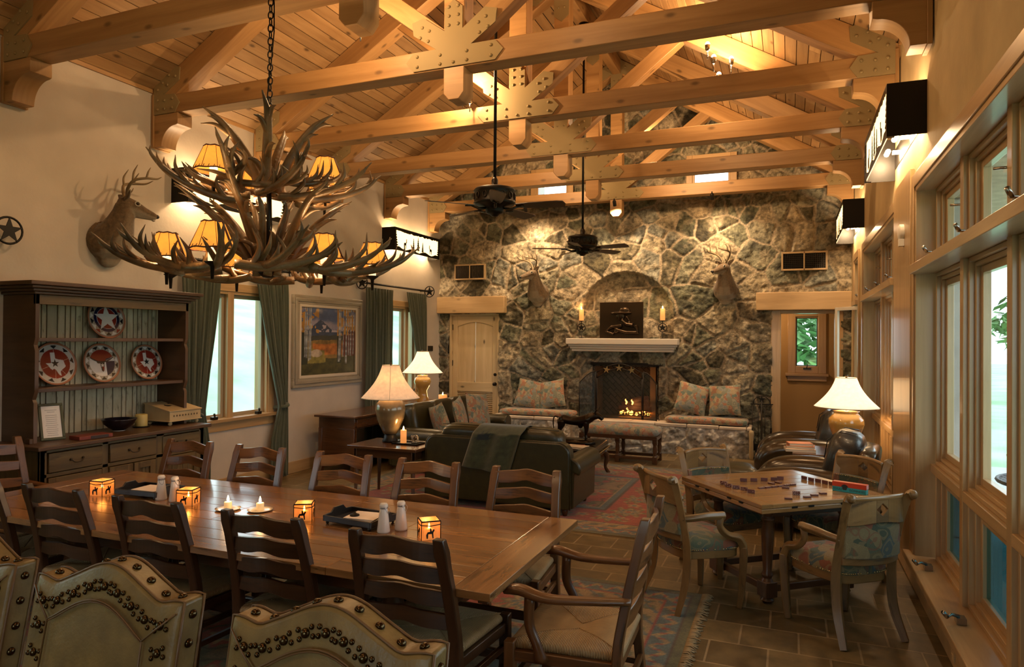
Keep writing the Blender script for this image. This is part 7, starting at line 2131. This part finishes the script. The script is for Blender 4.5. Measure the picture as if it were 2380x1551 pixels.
for k, (rr, a, z) in enumerate(lamps):
    x, y = rr * math.cos(a), rr * math.sin(a)
    m = MB(); m.lathe([(.008, z - .09), (.012, z - .02), (.04, z), (.045, z + .006), (.012, z + .008)], 14, (x, y, 0)); m.build('drip_cup', M_black, cd)
    m = MB(); m.lathe([(.024, z + .005), (.024, z + .10), (.001, z + .105)], 14, (x, y, 0)); m.build('candle_sleeve', M_sleeve, cd)
    m = MB(); z0, z1 = z + .075, z + .075 + .15; n_ = 8
    m.lathe([(.120, z0), (.058, z1)], 8 if False else 16, (x, y, 0), caps=False); sh_ = m.build('lamp_shade', M_hide, cd, solid=.0025)
    m = MB()
    for r0, zz in ((.121, z0), (.059, z1)): m.tube([(x + r0 * math.cos(q), y + r0 * math.sin(q), zz + .003 * math.sin(q * 7)) for q in [2 * PI * i / 28 for i in range(28)]], .0045, 5, closed=True)
    for i in range(8):
        q = 2 * PI * i / 8 + .2; m.tube([(x + .122 * math.cos(q), y + .122 * math.sin(q), z0), (x + .059 * math.cos(q), y + .059 * math.sin(q), z1)], .0022 if i % 4 else .009, 4, flat=.4)
    for i in range(24): q = 2 * PI * i / 24; m.tube([(x + .1225 * math.cos(q), y + .1225 * math.sin(q), z0 - .004), (x + .115 * math.cos(q + .06), y + .115 * math.sin(q + .06), z0 + .018)], .0022, 4)
    m.build('lacing', M_lace, sh_)
    plight('chandelier_bulb', (CX + x, CY + y, z + .15), 5.5, (1, .62, .30), .022)

# ================================================================== small spot lamps on the trusses
M_spotlens = emis('spot_lens', (1, .75, .45), 45)
SP = [(-3.30, 4.75, 4.48, 'small spot lamp shining above the truss near the chandelier chain'), (-3.30, 6.66, 4.53, 'left small spot lamp behind the king post above the nearer fan'), (-3.28, 6.80, 4.53, 'right small spot lamp behind the king post above the nearer fan'),
      (-.86, 7.90, 5.18, 'top spot lamp of the cluster on the right roof slope'), (-.80, 7.98, 5.06, 'middle spot lamp of the cluster on the right roof slope'), (-.75, 8.05, 4.88, 'bottom spot lamp of the cluster on the right roof slope'), (-.62, 8.1, 5.06, 'dimmer right spot lamp of the cluster on the right roof slope')]
for x, y, z, lb in SP:
    t = thing('spot_lamp', lb, 'spot lamp', (x, y, z), 0, 'small roof spot lamps')
    m = MB(); m.lathe([(.012, -.05), (.026, -.03), (.03, .02), (.028, .022)], 12, caps=False); m.tube([(0, 0, -.04), (0, 0, -.14)], .006, 6); m.build('housing', M_chrome, t)
    MB().ball((0, 0, .030), .026, 10, 7).build('lens', M_spotlens, t)
def slight(name, loc, tgt, w, ang=100, c=(1, .66, .36), r_=.05, blend=.8):
    d = bpy.data.lights.new(name, 'SPOT'); d.energy = w; d.color = c; d.spot_size = R(ang); d.spot_blend = blend; d.shadow_soft_size = r_
    o = bpy.data.objects.new(name, d); COL.objects.link(o); o.location = loc
    o.rotation_euler = (Vector(tgt) - Vector(loc)).to_track_quat('-Z', 'Y').to_euler(); return o
for x, y, z, w in ((-3.34, 4.55, 4.72, 60), (-3.33, 6.6, 4.68, 75), (-.80, 8.0, 5.12, 80), (-3.6, 1.4, 4.7, 24), (-1.9, 1.4, 4.7, 20), (-1.8, 4.2, 4.75, 16), (-3.5, 8.9, 4.75, 32), (-1.9, 10.2, 4.75, 26)):  # first few sit at the spot lamps; the rest are added ceiling fill
    plight('roof_spot_and_fill', (x, y, z), w, (1, .62, .30), .04)
# downlights grazing the rock wall from the last truss
m0 = None
for k, (x, lb) in enumerate(((-4.35, 'left wall-washer spot under the truss closest to the rock wall'), (-2.74, 'middle wall-washer spot under the truss closest to the rock wall'), (-1.15, 'right wall-washer spot under the truss closest to the rock wall'))):
    t = thing('wall_washer', lb, 'spot lamp', (x, 11.30, 4.235), 0, 'wall washer spots')
    m = MB(); m.at(RXm(R(30))); m.lathe([(.03, -.10), (.032, -.02), (.02, .0)], 12, caps=False); m.at(Matrix.Identity(4)); m.tube([(0, 0, .0), (0, 0, .03)], .01, 6); m.build('housing', M_black, t)
    slight('wall_wash_light', (x, 11.25, 4.10), (x + .1, 11.95, 2.9), 120, 118, (1, .68, .38), .03)
slight('wall_wash_light', (-3.6, 10.2, 4.62), (-3.9, 11.95, 5.0), 60, 120, (1, .62, .3)); slight('wall_wash_light', (-1.5, 10.2, 4.62), (-1.3, 11.95, 5.0), 70, 120, (1, .62, .3))
# added fill for the dining side: unseen globes and lights behind the viewer
for x, y, w in ((-3.2, -.6, 13), (-.8, .4, 12)):
    t = thing('fill_globe', 'unseen fill globe added behind the viewer, %s of the room' % ('left of the middle' if x < -2 else 'on the window side'), 'fill globe', (x, y, 3.1)); m = MB(); m.ball((0, 0, 0), .14, 16, 10); m.build('globe', emis('fill_glow', (1, .68, .38), 3), t); m = MB(); m.tube([(0, 0, .14), (0, 0, 1.6)], .008, 6); m.build('cord', M_black, t)
    plight('fill_light', (x, y, 2.90), w, (1, .62, .32), .14)
plight('hall_light', (-.6, 12.7, 2.45), 26, (1, .62, .30), .08)

# ================================================================== outdoors
o = MB().bb(-70, 70, -60, 90, -.9, -.45).build('lawn', M_grass); o['kind'] = 'structure'
def hill(u, v):
    x = -7.2 - 70 * u; y = -30 + 110 * v
    return (x, y, -.45 + 10.5 * (1 - math.exp(-u * 2.6)) + .5 * math.sin(y * .11) * u)
o = MB().grid(hill, 24, 40).build('hillside', M_grass); o['kind'] = 'structure'
o = MB().bb(XR + .23, 6.2, -4, 13, -.45, -.10).build('patio', M_patio); o['kind'] = 'structure'
M_shake = plain('porch_wood', (.45, .33, .22), .7, var=.2)
m = MB(); m.bb(XR + .22, 2.7, -4, 13, 3.35, 3.42)
o = m.build('porch_roof', M_shake); o['kind'] = 'structure'
M_extst = plain('exterior_rock', (.42, .38, .36), .9, bump=.8, bscale=9, var=.35)
tag(MB().bb(1.35, 1.78, 8.1, 8.6, -.1, 3.35).build('stone_pier', M_extst, bevel=.03), 'pale stone porch pier outside the near right window', 'pier')
M_leaf = plain('foliage', (.16, .30, .12), .9, var=.4, bscale=10)
def tree(lb, x, y, z, h, s_):
    t = thing('tree', lb, 'tree', (x, y, z)); m = MB(); m.tube([(0, 0, 0), (.1, 0, h * .4), (0, .1, h * .8)], [.25, .18, .08], 8); m.build('trunk', M_dkwood, t)
    r2 = random.Random(s_); m = MB()
    for k in range(500):
        a, b_, q = r2.uniform(0, 2 * PI), r2.uniform(-1, 1), r2.uniform(.4, 1) ** .5
        c = Vector((math.cos(a) * math.sqrt(1 - b_ * b_) * h * .42 * q, math.sin(a) * math.sqrt(1 - b_ * b_) * h * .42 * q, h * .68 + b_ * h * .34 * q)); d = Vector((r2.uniform(-1, 1), r2.uniform(-1, 1), r2.uniform(-1, 1))).normalized() * .28; e = d.cross(Vector((0, 0, 1))) * .9
        m._add([c + d, c + e, c - d, c - e], [(0, 1, 2, 3)], [[(0, 0)] * 4], False)
    m.build('crown', M_leaf, t)
tree('leafy tree on the slope outside the far left window', -17.5, 27, 2.2, 5.5, 1)
tree('leafy tree beyond the lawn outside the near right window', 9.5, 33, -.45, 4.6, 2)
tree('leafy tree outside the narrow hall window', 1.3, 24, -.45, 3.8, 3)
M_patiom = plain('patio_iron', (.05, .05, .06), .5, metal=.5)
t = thing('patio_table', 'woven metal patio table outside the near right window', 'table', (2.25, 7.35, -.10)); m = MB()
m.tube([(.5 * math.cos(a), .5 * math.sin(a), .74) for a in [2 * PI * k / 32 for k in range(32)]], .018, 6, closed=True)
for k in range(-8, 9):
    x = k * .058; h_ = math.sqrt(max(0, .25 - x * x)); m.box((x, 0, .745), (.02, 2 * h_, .005)); m.box((0, x, .748), (2 * h_, .02, .005))
m.build('woven_top', M_patiom, t); m = MB()
for k in range(4): a = PI / 4 + PI / 2 * k; m.tube([(.42 * math.cos(a), .42 * math.sin(a), .74), (.25 * math.cos(a), .25 * math.sin(a), .4), (.42 * math.cos(a), .42 * math.sin(a), 0)], .014, 6)
m.build('leg', M_patiom, t)
t = thing('patio_chair', 'dark metal patio chair beyond the patio table outside the right window', 'chair', (2.75, 8.6, -.10), R(150)); m = MB()
for s_ in (-1, 1): m.tube(bez([(s_ * .26, -.1, 0), (s_ * .26, -.08, .45), (s_ * .25, -.18, .8), (s_ * .25, -.24, 1.08)], 4), .014, 6); m.tube(bez([(s_ * .27, -.12, .68), (s_ * .29, .2, .68), (s_ * .27, .38, .6), (s_ * .26, .36, 0)], 5), .013, 6)
m.build('frame', M_patiom, t); m = MB()
for k in range(8): m.box((0, -.10 - .018 * k, .5 + .072 * k), (.5, .008, .03))
for k in range(7): m.box((0, -.05 + .07 * k, .44), (.52, .03, .006))
m.build('woven_seat', M_patiom, t)

# ================================================================== world, daylight, camera
w = bpy.data.worlds.new('sky'); SC.world = w; w.use_nodes = True
bg = w.node_tree.nodes['Background']; bg.inputs['Color'].default_value = (.80, .93, 1.0, 1); bg.inputs['Strength'].default_value = 2.9
cam = bpy.data.cameras.new('camera'); co = bpy.data.objects.new('camera', cam); COL.objects.link(co)
F_, A_, TH, RO, HC = 1588.5, .3851, .0083, .0075, 1.88
cam.sensor_width = 36; cam.lens = F_ / 2380 * 36; cam.clip_start = .05; cam.clip_end = 300
s_, c_ = math.sin(A_), math.cos(A_)
Fw = Vector((-s_ * math.cos(TH), c_ * math.cos(TH), math.sin(TH))); Rt = Vector((c_, s_, 0)); Up = Rt.cross(Fw)
R2 = Rt * math.cos(RO) + Up * math.sin(RO); U2 = -Rt * math.sin(RO) + Up * math.cos(RO)
mm = Matrix((R2, U2, -Fw)).transposed().to_4x4(); mm.translation = (0, 0, HC); co.matrix_world = mm
SC.camera = co
vs = SC.view_settings
SC.display_settings.display_device = 'sRGB'
vs.view_transform = 'Standard'; vs.look = 'None'; vs.exposure = 0.6; vs.gamma = 1.0; vs.use_curve_mapping = False
cy = SC.cycles
cy.max_bounces = 7; cy.diffuse_bounces = 3; cy.glossy_bounces = 3; cy.transmission_bounces = 5; cy.transparent_max_bounces = 12
cy.caustics_reflective = False; cy.caustics_refractive = False; cy.sample_clamp_indirect = 4.0; cy.sample_clamp_direct = 0
cy.use_denoising = True

for o in bpy.data.objects:
    if 'label' in o and len(o['label'].split()) > 16: o['label'] = ' '.join(o['label'].split()[:16]).rstrip(' ,')
